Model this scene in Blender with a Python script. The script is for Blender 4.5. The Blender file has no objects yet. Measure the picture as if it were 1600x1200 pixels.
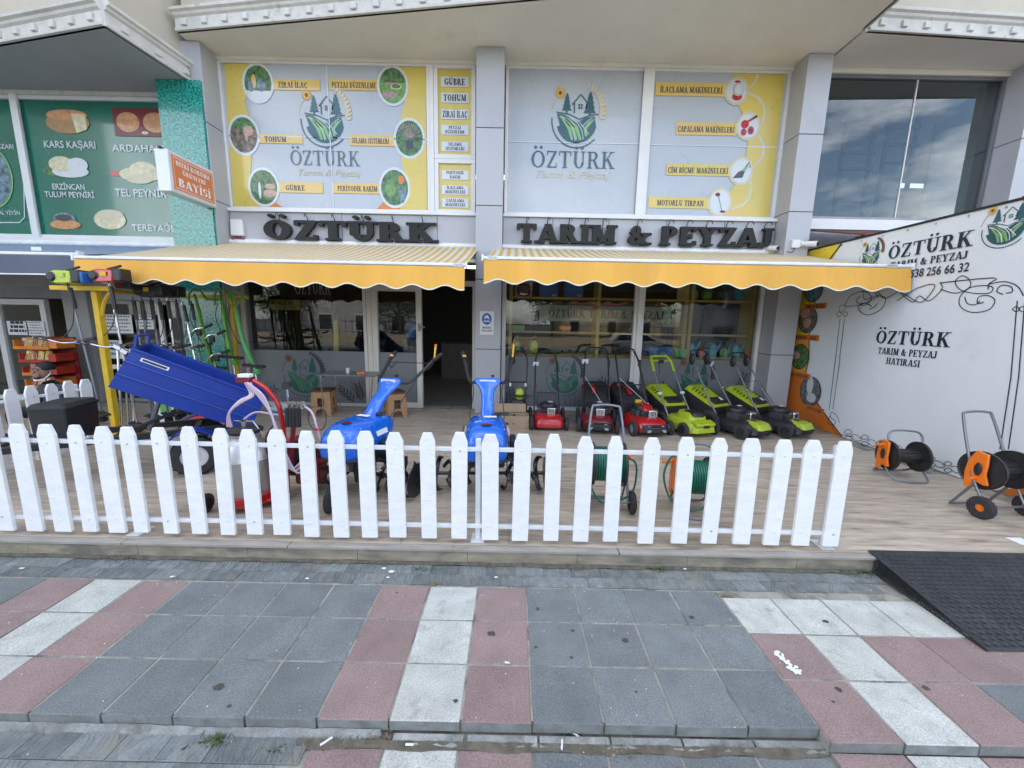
import bpy, math, random
from mathutils import Vector, Matrix
R = math.radians
random.seed(7)
S = bpy.context.scene
C = S.collection
# ---------------------------------------------------------------- camera, sky, sun, exposure
cam = bpy.data.objects.new('camera', bpy.data.cameras.new('camera')); C.objects.link(cam)
PITCH, ROLL, CZ, FPX = R(9.2), .02, 1.75, 600.0
cam.data.sensor_width = 36; cam.data.lens = 36*FPX/1600; cam.data.clip_start = .05; cam.data.clip_end = 600
_r = Vector((1, 0, 0)); _u = Vector((0, math.sin(PITCH), math.cos(PITCH)))
_x = _r*math.cos(ROLL)+_u*math.sin(ROLL); _y = -_r*math.sin(ROLL)+_u*math.cos(ROLL); _z = _x.cross(_y)
cam.matrix_world = Matrix(((_x.x, _y.x, _z.x, 0), (_x.y, _y.y, _z.y, 0), (_x.z, _y.z, _z.z, CZ), (0, 0, 0, 1)))
S.camera = cam
S.render.resolution_x, S.render.resolution_y = 1024, 768
S.view_settings.view_transform = 'Standard'; S.view_settings.look = 'None'
S.view_settings.exposure = 1.75; S.view_settings.gamma = 1
SUN_EL, SUN_AZ = R(52), R(14)      # the sun stands behind the building: the whole shopfront is in open shade
W = bpy.data.worlds.new('World'); S.world = W; W.use_nodes = True
wn = W.node_tree; wn.nodes.clear()
wo = wn.nodes.new('ShaderNodeOutputWorld'); wb = wn.nodes.new('ShaderNodeBackground'); sk = wn.nodes.new('ShaderNodeTexSky')
sk.sky_type = 'NISHITA'; sk.sun_disc = False; sk.sun_elevation = SUN_EL; sk.sun_rotation = SUN_AZ; sk.dust_density = 1.2; sk.altitude = 100
tc = wn.nodes.new('ShaderNodeTexCoord'); mp = wn.nodes.new('ShaderNodeMapping'); mp.inputs['Scale'].default_value = (1, 1, 2.6)
nz = wn.nodes.new('ShaderNodeTexNoise'); nz.inputs['Scale'].default_value = 2.2; nz.inputs['Detail'].default_value = 8; nz.inputs['Roughness'].default_value = .62
cr = wn.nodes.new('ShaderNodeValToRGB'); cr.color_ramp.elements[0].position = .46; cr.color_ramp.elements[1].position = .66
mx = wn.nodes.new('ShaderNodeMixRGB'); mx.inputs['Color2'].default_value = (11, 11.2, 11.6, 1)
wn.links.new(tc.outputs['Generated'], mp.inputs[0]); wn.links.new(mp.outputs[0], nz.inputs['Vector']); wn.links.new(nz.outputs['Fac'], cr.inputs[0])
wn.links.new(cr.outputs[0], mx.inputs['Fac']); wn.links.new(sk.outputs[0], mx.inputs['Color1']); wn.links.new(mx.outputs[0], wb.inputs[0])
wb.inputs[1].default_value = .14; wn.links.new(wb.outputs[0], wo.inputs[0])
sl = bpy.data.lights.new('sun', 'SUN'); sl.energy = 3.6; sl.angle = R(.5); sl.color = (1, .95, .87)
so = bpy.data.objects.new('sun', sl); C.objects.link(so)
sd = Vector((math.sin(SUN_AZ)*math.cos(SUN_EL), math.cos(SUN_AZ)*math.cos(SUN_EL), math.sin(SUN_EL)))
so.rotation_euler = sd.to_track_quat('Z', 'Y').to_euler()

# ---------------------------------------------------------------- survey: a photo pixel on a plane of known depth -> metres
def ray(px, py):
    u = (px-800)/FPX; v = (600-py)/FPX
    d = _x*u+_y*v-_z
    return d
def onY(px, py, y): d = ray(px, py); t = y/d.y; return (d.x*t, y, CZ+d.z*t)
def onX(px, py, x): d = ray(px, py); t = x/d.x; return (x, d.y*t, CZ+d.z*t)
def onZ(px, py, z): d = ray(px, py); t = (z-CZ)/d.z; return (d.x*t, d.y*t, z)

# ---------------------------------------------------------------- materials
MATS = {}
def M(name, col, rough=.5, metal=0, var=.08, vs=6, bump=0, bs=80, rnd=0, coat=0, st=(1, 1, 1), dirt=None, dirt_s=2, dirt_t=.58, spec=.5, fine=0, det=5):
    m = bpy.data.materials.new(name); m.use_nodes = True; n = m.node_tree; N = n.nodes; L = n.links.new
    b = N['Principled BSDF']; b.inputs['Roughness'].default_value = rough; b.inputs['Metallic'].default_value = metal
    b.inputs['Coat Weight'].default_value = coat; b.inputs['Coat Roughness'].default_value = .06; b.inputs['Specular IOR Level'].default_value = spec
    g = N.new('ShaderNodeNewGeometry'); mp = N.new('ShaderNodeMapping'); mp.inputs['Scale'].default_value = st
    L(g.outputs['Position'], mp.inputs[0])
    def noise(s, d=det, r=.6):
        t = N.new('ShaderNodeTexNoise'); t.inputs['Scale'].default_value = s; t.inputs['Detail'].default_value = d; t.inputs['Roughness'].default_value = r
        L(mp.outputs[0], t.inputs['Vector']); return t.outputs['Fac']
    def rng(x, a, b_, c, d):
        t = N.new('ShaderNodeMapRange'); L(x, t.inputs[0])
        for i, v in enumerate((a, b_, c, d)): t.inputs[i+1].default_value = v
        return t.outputs[0]
    f = rng(noise(vs), .3, .7, 1-var, 1+var)
    def mul(a, b_):
        t = N.new('ShaderNodeMath'); t.operation = 'MULTIPLY'; L(a, t.inputs[0]); L(b_, t.inputs[1]); return t.outputs[0]
    if fine: f = mul(f, rng(noise(150, 3, .7), .35, .65, 1-fine, 1+fine))
    if rnd:
        oi = N.new('ShaderNodeObjectInfo'); f = mul(f, rng(oi.outputs['Random'], 0, 1, 1-rnd, 1+rnd))
    vm = N.new('ShaderNodeVectorMath'); vm.operation = 'SCALE'; vm.inputs[0].default_value = col[:3]; L(f, vm.inputs['Scale'])
    out = vm.outputs[0]
    if dirt:
        x = N.new('ShaderNodeMixRGB'); x.inputs['Color2'].default_value = (*dirt, 1)
        L(rng(noise(dirt_s, 8, .65), dirt_t, dirt_t+.16, 0, .85), x.inputs[0]); L(out, x.inputs['Color1']); out = x.outputs[0]
    L(out, b.inputs['Base Color'])
    if var: L(rng(noise(vs*2.3), .3, .7, max(0, rough-.06), min(1, rough+.08)), b.inputs['Roughness'])
    if bump:
        bp = N.new('ShaderNodeBump'); bp.inputs['Strength'].default_value = 1; bp.inputs['Distance'].default_value = bump
        L(noise(bs, 4), bp.inputs['Height']); L(bp.outputs[0], b.inputs['Normal'])
    MATS[name] = m
    return m
def glassmat(name, tint, k=1.0, ior=1.5):
    m = bpy.data.materials.new(name); m.use_nodes = True; n = m.node_tree; N = n.nodes; L = n.links.new; N.remove(N['Principled BSDF'])
    o = N['Material Output']; t = N.new('ShaderNodeBsdfTransparent'); t.inputs[0].default_value = (*tint, 1)
    gl = N.new('ShaderNodeBsdfGlossy'); gl.inputs['Roughness'].default_value = .004; gl.inputs[0].default_value = (.97, 1, .99, 1)
    fr = N.new('ShaderNodeFresnel'); fr.inputs[0].default_value = ior
    ml = N.new('ShaderNodeMath'); ml.operation = 'MULTIPLY'; ml.inputs[1].default_value = k; ml.use_clamp = True
    x = N.new('ShaderNodeMixShader'); L(fr.outputs[0], ml.inputs[0]); bf = N.new('ShaderNodeNewGeometry'); iv = N.new('ShaderNodeMath'); iv.operation = 'SUBTRACT'; iv.inputs[0].default_value = 1; L(bf.outputs['Backfacing'], iv.inputs[1]); m2 = N.new('ShaderNodeMath'); m2.operation = 'MULTIPLY'; L(ml.outputs[0], m2.inputs[0]); L(iv.outputs[0], m2.inputs[1]); L(m2.outputs[0], x.inputs[0]); L(t.outputs[0], x.inputs[1]); L(gl.outputs[0], x.inputs[2]); L(x.outputs[0], o.inputs[0])
    nz = N.new('ShaderNodeTexNoise'); nz.inputs['Scale'].default_value = .8; bp = N.new('ShaderNodeBump'); bp.inputs['Distance'].default_value = .0006; bp.inputs['Strength'].default_value = 1
    g = N.new('ShaderNodeNewGeometry'); L(g.outputs['Position'], nz.inputs['Vector']); L(nz.outputs['Fac'], bp.inputs['Height']); L(bp.outputs[0], gl.inputs['Normal'])
    MATS[name] = m; return m
def emat(name, col, s):
    m = bpy.data.materials.new(name); m.use_nodes = True; b = m.node_tree.nodes['Principled BSDF']
    b.inputs['Emission Color'].default_value = (*col, 1); b.inputs['Emission Strength'].default_value = s; MATS[name] = m; return m
def stripes(name, ca, cb, per, frac, axis='X', rough=.8, trans=0):
    m = M(name, ca, rough, var=.06, vs=3); n = m.node_tree; N = n.nodes; L = n.links.new; b = N['Principled BSDF']
    g = N.new('ShaderNodeNewGeometry'); sp = N.new('ShaderNodeSeparateXYZ'); L(g.outputs['Position'], sp.inputs[0])
    dv = N.new('ShaderNodeMath'); dv.operation = 'DIVIDE'; dv.inputs[1].default_value = per; L(sp.outputs[axis], dv.inputs[0])
    ad = N.new('ShaderNodeMath'); ad.operation = 'ADD'; ad.inputs[1].default_value = 200; L(dv.outputs[0], ad.inputs[0])
    fr = N.new('ShaderNodeMath'); fr.operation = 'FRACT'; L(ad.outputs[0], fr.inputs[0])
    cp = N.new('ShaderNodeMath'); cp.operation = 'LESS_THAN'; cp.inputs[1].default_value = frac; L(fr.outputs[0], cp.inputs[0])
    x = N.new('ShaderNodeMixRGB'); src = b.inputs['Base Color'].links[0].from_socket
    x.inputs['Color2'].default_value = (*cb, 1); L(cp.outputs[0], x.inputs[0]); L(src, x.inputs['Color1']); L(x.outputs[0], b.inputs['Base Color'])
    return m

# ---------------------------------------------------------------- mesh builder
class G:
    def __init__(s): s.v = []; s.f = []
    def add(s, vs, fs):
        o = len(s.v); s.v += [tuple(p) for p in vs]; s.f += [tuple(i+o for i in f) for f in fs]; return s
    def box(s, cx, cy, cz, sx, sy, sz, rx=0, ry=0, rz=0, tx=1, ty=1):
        h = []
        for k in (-.5, .5):
            a, b = (tx, ty) if k > 0 else (1, 1)
            for i, j in ((-.5, -.5), (.5, -.5), (.5, .5), (-.5, .5)): h.append(Vector((i*sx*a, j*sy*b, k*sz)))
        if rx or ry or rz:
            m = Matrix.Rotation(rz, 3, 'Z')@Matrix.Rotation(ry, 3, 'Y')@Matrix.Rotation(rx, 3, 'X'); h = [m@p for p in h]
        return s.add([(p.x+cx, p.y+cy, p.z+cz) for p in h], [(3, 2, 1, 0), (4, 5, 6, 7), (0, 1, 5, 4), (1, 2, 6, 5), (2, 3, 7, 6), (3, 0, 4, 7)])
    def bb(s, x0, x1, y0, y1, z0, z1): return s.box((x0+x1)/2, (y0+y1)/2, (z0+z1)/2, x1-x0, y1-y0, z1-z0)
    def tube(s, pts, r, n=8, closed=False, cap=True, sq=None):
        P = [Vector(p) for p in pts]; k = len(P); rs = r if isinstance(r, (list, tuple)) else [r]*k
        t0 = (P[1]-P[0]).normalized(); up = Vector((0, 0, 1)) if abs(t0.z) < .9 else Vector((1, 0, 0))
        x = t0.cross(up).normalized(); vs = []
        for i in range(k):
            a = P[(i-1) % k] if (closed or i) else P[0]; b = P[(i+1) % k] if (closed or i < k-1) else P[-1]
            t = (b-a).normalized(); x = (x-t*x.dot(t)).normalized(); y = t.cross(x)
            for j in range(n):
                an = 2*math.pi*(j+.5)/n; vs.append(P[i]+x*rs[i]*math.cos(an)*(sq[0] if sq else 1)+y*rs[i]*math.sin(an)*(sq[1] if sq else 1))
        fs = [(i*n+j, i*n+(j+1) % n, ((i+1) % k)*n+(j+1) % n, ((i+1) % k)*n+j) for i in range(k if closed else k-1) for j in range(n)]
        if cap and not closed: fs += [tuple(range(n))[::-1], tuple((k-1)*n+j for j in range(n))]
        return s.add(vs, fs)
    def lathe(s, prof, c=(0, 0, 0), axis='z', n=20, arc=1.0, cap=True):
        vs = []; k = len(prof)
        for r, h in prof:
            for j in range(n):
                a = 2*math.pi*arc*j/n; p = (r*math.cos(a), r*math.sin(a), h)
                if axis == 'x': p = (p[2], p[0], p[1])
                elif axis == 'y': p = (p[0], p[2], p[1])
                vs.append((p[0]+c[0], p[1]+c[1], p[2]+c[2]))
        fs = [(i*n+j, i*n+(j+1) % n, (i+1)*n+(j+1) % n, (i+1)*n+j) for i in range(k-1) for j in range(n)]
        if cap and prof[0][0] > 1e-5: fs.append(tuple(range(n))[::-1])
        if cap and prof[-1][0] > 1e-5: fs.append(tuple((k-1)*n+j for j in range(n)))
        return s.add(vs, fs)
    def loft(s, rings, cap=True):
        n = len(rings[0]); k = len(rings); vs = [p for r in rings for p in r]
        fs = [(i*n+j, i*n+(j+1) % n, (i+1)*n+(j+1) % n, (i+1)*n+j) for i in range(k-1) for j in range(n)]
        if cap: fs += [tuple(range(n))[::-1], tuple((k-1)*n+j for j in range(n))]
        return s.add(vs, fs)
    def flat(s, pts, F, d=0): return s.add([F(u, v, d) for u, v in pts], [tuple(range(len(pts)))])
    def prism(s, pts, F, d0, d1):
        n = len(pts); return s.add([F(u, v, d0) for u, v in pts]+[F(u, v, d1) for u, v in pts], [tuple(range(n))[::-1], tuple(range(n, 2*n))]+[(i, (i+1) % n, n+(i+1) % n, n+i) for i in range(n)])
    def line(s, pts, w, F, d=0, closed=False):
        n = len(pts); L_ = []; Rr = []
        for i in range(n):
            a = pts[(i-1) % n] if (closed or i) else pts[i]; b = pts[(i+1) % n] if (closed or i < n-1) else pts[i]
            dx, dy = b[0]-a[0], b[1]-a[1]; l = math.hypot(dx, dy) or 1; nx, ny = -dy/l*w/2, dx/l*w/2
            L_.append((pts[i][0]+nx, pts[i][1]+ny)); Rr.append((pts[i][0]-nx, pts[i][1]-ny))
        for i in range(n if closed else n-1):
            j = (i+1) % n; s.flat([L_[i], L_[j], Rr[j], Rr[i]], F, d)
        return s
    def blob(s, c, r, e=1.0, seg=14, rg=9, e2=None, zmin=-1):
        vs = []; e2 = e2 or e
        pw = lambda q, k: math.copysign(abs(q)**k, q)
        for i in range(rg+1):
            ph = -math.pi/2+math.pi*i/rg
            for j in range(seg):
                th = 2*math.pi*j/seg; z = max(zmin, pw(math.sin(ph), e2))
                vs.append((c[0]+r[0]*pw(math.cos(ph), e2)*pw(math.cos(th), e), c[1]+r[1]*pw(math.cos(ph), e2)*pw(math.sin(th), e), c[2]+r[2]*z))
        return s.add(vs, [(i*seg+j, i*seg+(j+1) % seg, (i+1)*seg+(j+1) % seg, (i+1)*seg+j) for i in range(rg) for j in range(seg)])
    def mesh(s, name, mat, smooth=True, merge=False):
        me = bpy.data.meshes.new(name); me.from_pydata(s.v, [], s.f); me.materials.append(MATS[mat] if isinstance(mat, str) else mat)
        if smooth:
            me.shade_smooth(); me.set_sharp_from_angle(angle=R(38))
        return me
    def obj(s, name, mat, parent=None, smooth=True, bev=0, kind=None, loc=None, world=False, rot=None, bseg=2, sub=0):
        if world and parent is not None:
            w = wl(parent); s.v = [(x-w[0], y-w[1], z-w[2]) for x, y, z in s.v]
        o = bpy.data.objects.new(name, s.mesh(name, mat, smooth)); C.objects.link(o)
        if parent is not None: o.parent = parent
        if loc: o.location = loc
        if rot: o.rotation_euler = rot
        if bev:
            b = o.modifiers.new('bevel', 'BEVEL'); b.width = bev; b.segments = bseg; b.limit_method = 'ANGLE'; b.angle_limit = R(40)
        if sub:
            m = o.modifiers.new('sub', 'SUBSURF'); m.levels = m.render_levels = sub
            for e in o.data.edges: e.use_edge_sharp = False
        if kind: o['kind'] = kind
        return o
def wl(o):
    v = Vector((0, 0, 0))
    while o is not None: v += o.location; o = o.parent
    return v
def thing(name, label, cat, loc=(0, 0, 0), rotz=0, group=None):
    o = bpy.data.objects.new(name, None); C.objects.link(o); o.empty_display_size = .1
    o.location = loc; o.rotation_euler = (0, 0, rotz); o['label'] = label; o['category'] = cat
    if group: o['group'] = group
    return o
def tag(o, label, cat, group=None):
    o['label'] = label; o['category'] = cat
    if group: o['group'] = group
    return o
def dup(root, loc=None, rotz=None, label=None):
    kids = {}
    for o in bpy.data.objects:
        if o.parent: kids.setdefault(o.parent, []).append(o)
    def cp(o, par):
        c = o.copy(); C.objects.link(c); c.parent = par
        for k in kids.get(o, []): cp(k, c)
        return c
    r = cp(root, None)
    if loc: r.location = loc
    if rotz is not None: r.rotation_euler = (0, 0, rotz)
    if label: r['label'] = label
    return r
def copyobj(o, loc=None, rot=None, parent=None):
    c = o.copy(); C.objects.link(c)
    if parent is not None: c.parent = parent
    if loc: c.location = loc
    if rot: c.rotation_euler = rot
    return c
def FY(y0): return lambda u, v, d=0: (u, y0-d, v)          # prints on a wall facing the street
def FX(x0): return lambda u, v, d=0: (x0-d, -u, v)         # prints on the banner wall (u = -y)
def arc(cx, cy, rx, ry, a0, a1, n=16): return [(cx+rx*math.cos(R(a0+(a1-a0)*i/n)), cy+ry*math.sin(R(a0+(a1-a0)*i/n))) for i in range(n+1)]
def smoothpath(pts, n=6):
    P = [Vector(p) for p in pts]; out = []
    for i in range(len(P)-1):
        a = P[max(i-1, 0)]; b = P[i]; c = P[i+1]; d = P[min(i+2, len(P)-1)]
        for k in range(n):
            t = k/n; out.append(tuple(.5*((2*b)+(c-a)*t+(2*a-5*b+4*c-d)*t*t+(3*b-a-3*c+d)*t**3)))
    out.append(tuple(P[-1])); return out

# ---------------------------------------------------------------- lettering: a slab-serif alphabet drawn with stems, bars and rings
GL = {
 'A': (.84, 'S .40 1 .10 0 n;S .42 1 .72 0 T;H .2 .62 .28;B .10 0;B .72 0'),
 'B': (.72, 'S .18 0 .18 1 T;R .36 .75 .26 .25 -90 90;R .38 .26 .31 .26 -90 90;H .03 .38 .96;H .2 .38 .5;H .03 .38 .04'),
 'C': (.76, 'R .42 .5 .37 .5 42 318;V .70 .66 .98;V .70 .06 .2'),
 'D': (.80, 'S .18 0 .18 1 T;R .34 .5 .42 .5 -90 90;H .03 .36 .96;H .03 .36 .04'),
 'E': (.70, 'S .18 0 .18 1 T;H .03 .62 .96;H .2 .46 .5;H .03 .65 .04;V .60 .74 .98;V .63 .02 .26;V .46 .38 .62'),
 'F': (.68, 'S .18 0 .18 1 T;H .03 .62 .96;H .2 .46 .5;V .60 .74 .98;B .18 0'),
 'G': (.82, 'R .42 .5 .37 .5 42 318;V .70 .66 .98;S .68 .08 .68 .45 T;B .66 .41'),
 'H': (.84, 'S .18 0 .18 1 T;S .66 0 .66 1 T;H .2 .64 .5;B .18 0;B .18 1;B .66 0;B .66 1'),
 'I': (.38, 'S .19 0 .19 1 T;B .19 0;B .19 1'),
 'J': (.54, 'S .34 .22 .34 1 T;R .2 .24 .24 .24 180 360;B .34 1'),
 'K': (.82, 'S .18 0 .18 1 T;S .62 1 .24 .42 n;S .36 .6 .68 0 T;B .18 0;B .18 1;B .62 1;B .68 0'),
 'L': (.68, 'S .18 0 .18 1 T;H .03 .62 .04;V .60 .02 .3;B .18 1'),
 'M': (1.0, 'S .16 0 .16 1 n;S .2 1 .5 .08 T;S .8 1 .5 .08 n;S .82 0 .82 1 T;B .16 0;B .16 1;B .82 0;B .84 1'),
 'N': (.86, 'S .16 0 .16 1 n;S .2 1 .68 0 T;S .7 0 .7 1 n;B .16 0;B .14 1;B .7 1'),
 'O': (.84, 'R .42 .5 .40 .5 0 360'),
 'P': (.70, 'S .18 0 .18 1 T;R .36 .72 .30 .28 -90 90;H .03 .38 .96;H .2 .38 .47;B .18 0'),
 'R': (.82, 'S .18 0 .18 1 T;R .36 .74 .28 .26 -90 90;H .03 .38 .96;H .2 .38 .5;S .42 .5 .66 0 T;B .18 0;B .7 0'),
 'S': (.64, 'R .32 .74 .26 .26 40 270;R .32 .27 .28 .27 -140 90;V .55 .72 .98;V .08 .02 .26'),
 'T': (.76, 'S .38 0 .38 1 T;H .02 .74 .96;V .04 .72 .98;V .72 .72 .98;B .38 0'),
 'U': (.84, 'S .2 .3 .2 1 T;S .66 .3 .66 1 n;R .43 .33 .28 .33 180 360;B .2 1;B .66 1'),
 'V': (.82, 'S .14 1 .4 0 T;S .68 1 .42 0 n;B .14 1;B .68 1'),
 'Y': (.80, 'S .14 1 .4 .46 T;S .66 1 .4 .46 n;S .4 0 .4 .5 T;B .14 1;B .66 1;B .4 0'),
 'Z': (.72, 'S .58 .98 .14 .02 T;H .06 .64 .96;H .06 .66 .04;V .09 .74 .98;V .63 .02 .26'),
 '&': (.92, 'R .36 .75 .2 .25 -60 240;R .34 .28 .3 .28 110 340;S .22 .66 .78 0 T;S .62 .2 .76 .52 n;B .78 0;B .76 .5'),
 '-': (.4, 'H .05 .35 .4'), '.': (.25, 'H .06 .2 .05'),
}
def glyph(ch, T, n, sl_=.13):
    base = {'Ö': ('O', 'd'), 'Ü': ('U', 'd'), 'İ': ('I', 'i'), 'Ç': ('C', 'c'), 'Ş': ('S', 'c'), 'Ğ': ('G', 'b')}.get(ch)
    w, cmd = GL[base[0] if base else ch]; P = []
    for c in cmd.split(';'):
        k, *a = c.split()
        if k == 'S':
            x0, y0, x1, y1 = map(float, a[:4]); t = T if a[4] == 'T' else n*1.25; t /= 2
            P.append([(x0-t, y0), (x0+t, y0), (x1+t, y1), (x1-t, y1)])
        elif k == 'H':
            x0, x1, y = map(float, a); y = min(max(y, n/2), 1-n/2); P.append([(x0, y-n/2), (x1, y-n/2), (x1, y+n/2), (x0, y+n/2)])
        elif k == 'V':
            x, y0, y1 = map(float, a); t = n*.45; P.append([(x-t, y0), (x+t, y0), (x+t, y1), (x-t, y1)])
        elif k == 'B':
            x, y = map(float, a); t = T/2+.09; y0, y1 = (0, n*.8) if y < .3 else (1-n*.8, 1) if y > .9 else (y, y+n*.8)
            P.append([(x-t, y0), (x+t, y0), (x+t, y1), (x-t, y1)])
        elif k == 'R':
            cx, cy, rx, ry, a0, a1 = map(float, a); m = 20 if a1-a0 > 200 else 11
            o = arc(cx, cy, rx, ry, a0, a1, m); q = arc(cx, cy, max(rx-T, .02), max(ry-n, .02), a0, a1, m)
            for i in range(m): P.append([q[i], o[i], o[i+1], q[i+1]])
    if base:
        m = w/2
        if base[1] == 'd':
            for dx in (-.17, .17): P.append(arc(m+dx, 1.2, .09, .09, 0, 330, 11))
        if base[1] == 'i': P.append(arc(m, 1.2, .1, .09, 0, 330, 11))
        if base[1] == 'c': P.append([(m-.05, 0), (m+.05, 0), (m+.13, -.14), (m-.08, -.26), (m-.02, -.14)])
        if base[1] == 'b': P.append(arc(m, 1.26, .16, .12, 180, 360, 8)+arc(m, 1.26, .1, .06, 360, 180, 8))
    return w, P
def textw(s, T=.18, n=.08, gap=.05): return sum((.36 if c == ' ' else GL[{'Ö': 'O', 'Ü': 'U', 'İ': 'I', 'Ç': 'C', 'Ş': 'S', 'Ğ': 'G'}.get(c, c)][0])+gap for c in s)-gap
def serif(g, s, F, u0, u1, v, h, d=.003, T=.18, n=.08, align=None, slope=0):
    """write s between u0 and u1 with baseline v and cap height h"""
    w = textw(s); k = (u1-u0)/w; x = 0
    i = 0
    for c in s:
        if c == ' ': x += .36+.05; continue
        gw, P = glyph(c, T, n)
        for p in P:
            g.flat([(u0+(x+a)*k, v+b*h+slope*(x+a)*k) for a, b in p], F, d+.00012*(i % 7)); i += 1
        x += gw+.05
    return g
def sans(name, s, F, u, v, h, d, mat, parent, align='CENTER', sx=1.0, shear=0, bold=0):
    """plain letters with the built-in font, turned into a flat mesh"""
    cu = bpy.data.curves.new('t', 'FONT'); cu.body = s; cu.size = 1; cu.align_x = align; cu.offset = bold; cu.resolution_u = 4
    o = bpy.data.objects.new('t', cu); C.objects.link(o); dg = bpy.context.evaluated_depsgraph_get(); e = o.evaluated_get(dg); me = e.to_mesh()
    k = h/.73; g = G(); g.v = [F(u+(p.co.x+shear*p.co.y)*k*sx, v+p.co.y*k, d) for p in me.vertices]; g.f = [tuple(q.vertices) for q in me.polygons]
    e.to_mesh_clear(); bpy.data.objects.remove(o); bpy.data.curves.remove(cu)
    return g.obj(name, mat, parent, smooth=False, world=True)
# ================================================================ materials used
M('tile_grey', (.160, .173, .172), .85, var=.16, vs=5, fine=.30, bump=.0006, bs=220, rnd=.1, dirt=(.22, .23, .23), dirt_s=3, dirt_t=.6)
M('tile_red', (.262, .182, .168), .85, var=.12, vs=5, fine=.26, bump=.0006, bs=220, rnd=.08, dirt=(.3, .25, .25), dirt_s=3, dirt_t=.6)
M('tile_white', (.46, .46, .42), .85, var=.16, vs=7, fine=.26, bump=.0006, bs=220, rnd=.06, dirt=(.25, .25, .23), dirt_s=9, dirt_t=.56)
M('mortar', (.30, .28, .235), .95, var=.3, vs=9, bump=.003, bs=120, dirt=(.09, .085, .07), dirt_s=6, dirt_t=.5)
M('tile_edge', (.2, .21, .2), .9, var=.25, vs=12, bump=.003, bs=90, dirt=(.12, .12, .11), dirt_s=8)
M('paver', (.19, .205, .20), .85, var=.2, vs=14, fine=.15, bump=.004, bs=45, rnd=.22, dirt=(.27, .25, .20), dirt_s=5, dirt_t=.53)
M('kerb_stone', (.27, .275, .26), .9, var=.3, vs=8, fine=.15, bump=.006, bs=50, rnd=.15, dirt=(.13, .12, .10), dirt_s=7, dirt_t=.47)
M('travertine', (.45, .375, .295), .42, var=.32, vs=3.0, fine=.06, rnd=.07, st=(1.0, 9, 4), det=11, dirt=(.20, .15, .11), dirt_s=2.6, dirt_t=.53, bump=.0004, bs=8)
M('riser_stone', (.27, .235, .175), .8, var=.3, vs=5, st=(1, 1, 3), bump=.002, bs=40, dirt=(.12, .115, .10), dirt_s=3, dirt_t=.5)
M('nosing', (.33, .30, .26), .6, var=.2, vs=4, st=(1, 4, 4), dirt=(.2, .18, .16), dirt_s=8, dirt_t=.56, bump=.0008, bs=70)
M('asphalt', (.06, .06, .062), .9, var=.2, vs=3, fine=.2, bump=.002, bs=140)
M('panel_clad', (.42, .42, .445), .38, var=.04, vs=1.2, rnd=.03, dirt=(.36, .35, .36), dirt_s=2, dirt_t=.62)
M('joint_dark', (.06, .06, .065), .8)
M('plaster', (.52, .47, .38), .9, var=.09, vs=1.1, bump=.0015, bs=60, dirt=(.33, .31, .25), dirt_s=1.3, dirt_t=.6, det=9)
M('soffit', (.74, .71, .62), .9, var=.07, vs=.9, bump=.0007, bs=90, dirt=(.60, .56, .46), dirt_s=.9, dirt_t=.58)
M('soffit_grey', (.36, .36, .35), .9, var=.06, vs=.9, bump=.001, bs=70)
M('cornice', (.62, .60, .56), .8, var=.12, vs=5, bump=.002, bs=50, dirt=(.30, .28, .25), dirt_s=5, dirt_t=.57, det=8)
M('white_frame', (.72, .71, .70), .35, var=.04)
M('cream_frame', (.62, .58, .52), .4, var=.05)
M('white_paint', (.80, .80, .80), .55, var=.05, vs=6, bump=.0007, bs=38, st=(1, 1, 3.2), dirt=(.62, .62, .59), dirt_s=11, dirt_t=.59)
M('white_rail', (.72, .74, .76), .4, var=.05)
M('bolt_steel', (.55, .55, .56), .4, metal=.7)
M('vinyl_grey', (.43, .46, .50), .3, var=.04, vs=1, coat=.5)
M('vinyl_yellow', (.62, .48, .10), .3, var=.05, vs=1, coat=.5)
M('vinyl_gold', (.66, .45, .12), .3, var=.05, vs=1, coat=.5)
M('vinyl_white', (.60, .63, .66), .3, var=.03, coat=.5)
M('vinyl_pale', (.58, .52, .36), .35, coat=.3)
M('vinyl_dark', (.05, .045, .05), .35, coat=.4)
M('vinyl_teal', (.02, .09, .115), .35, coat=.4)
M('vinyl_slate', (.10, .12, .16), .35, coat=.4)
M('vinyl_green', (.22, .42, .17), .35, coat=.4)
M('vinyl_brown', (.18, .07, .02), .35)
M('vinyl_sun', (.66, .40, .07), .35)
M('vinyl_orange', (.62, .20, .03), .4, coat=.2)
M('frost', (.165, .175, .18), .5, var=.05, vs=1.2, coat=.35)
M('frost_dark', (.035, .035, .04), .5)
M('shop_green', (.012, .15, .10), .25, var=.12, vs=.9, coat=.7)
M('glitter', (.012, .24, .20), .22, var=.98, vs=32, det=2, coat=.5, bump=.002, bs=55)
M('sign_black', (.013, .013, .010), .42, var=.1, spec=.3)
M('sign_side', (.02, .02, .02), .3)
M('board_orange', (.66, .19, .05), .5)
M('board_frame', (.6, .6, .58), .35)
M('awning_yellow', (.76, .40, .07), .8, var=.10, vs=1.4, st=(1, 1, .25), bump=.02, bs=2.2, dirt=(.66, .36, .08), dirt_s=2.5, dirt_t=.56)
M('awning_trim', (.82, .76, .6), .8)
M('awning_grey', (.10, .115, .15), .8, var=.06, vs=2)
M('awning_bar', (.78, .79, .80), .3)
stripes('canopy', (.60, .58, .50), (.60, .37, .09), .118, .48)
stripes('canopy_blue', (.35, .42, .50), (.05, .10, .22), .16, .4)
M('banner_white', (.76, .79, .825), .5, var=.035, vs=.9, bump=.02, bs=1.1, det=3, dirt=(.66, .69, .71), dirt_s=.9, dirt_t=.6)
M('ink', (.022, .024, .04), .5)
M('ban_yellow', (.78, .56, .03), .5, var=.05)
M('ban_orange', (.64, .17, .02), .5, var=.05)
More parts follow.
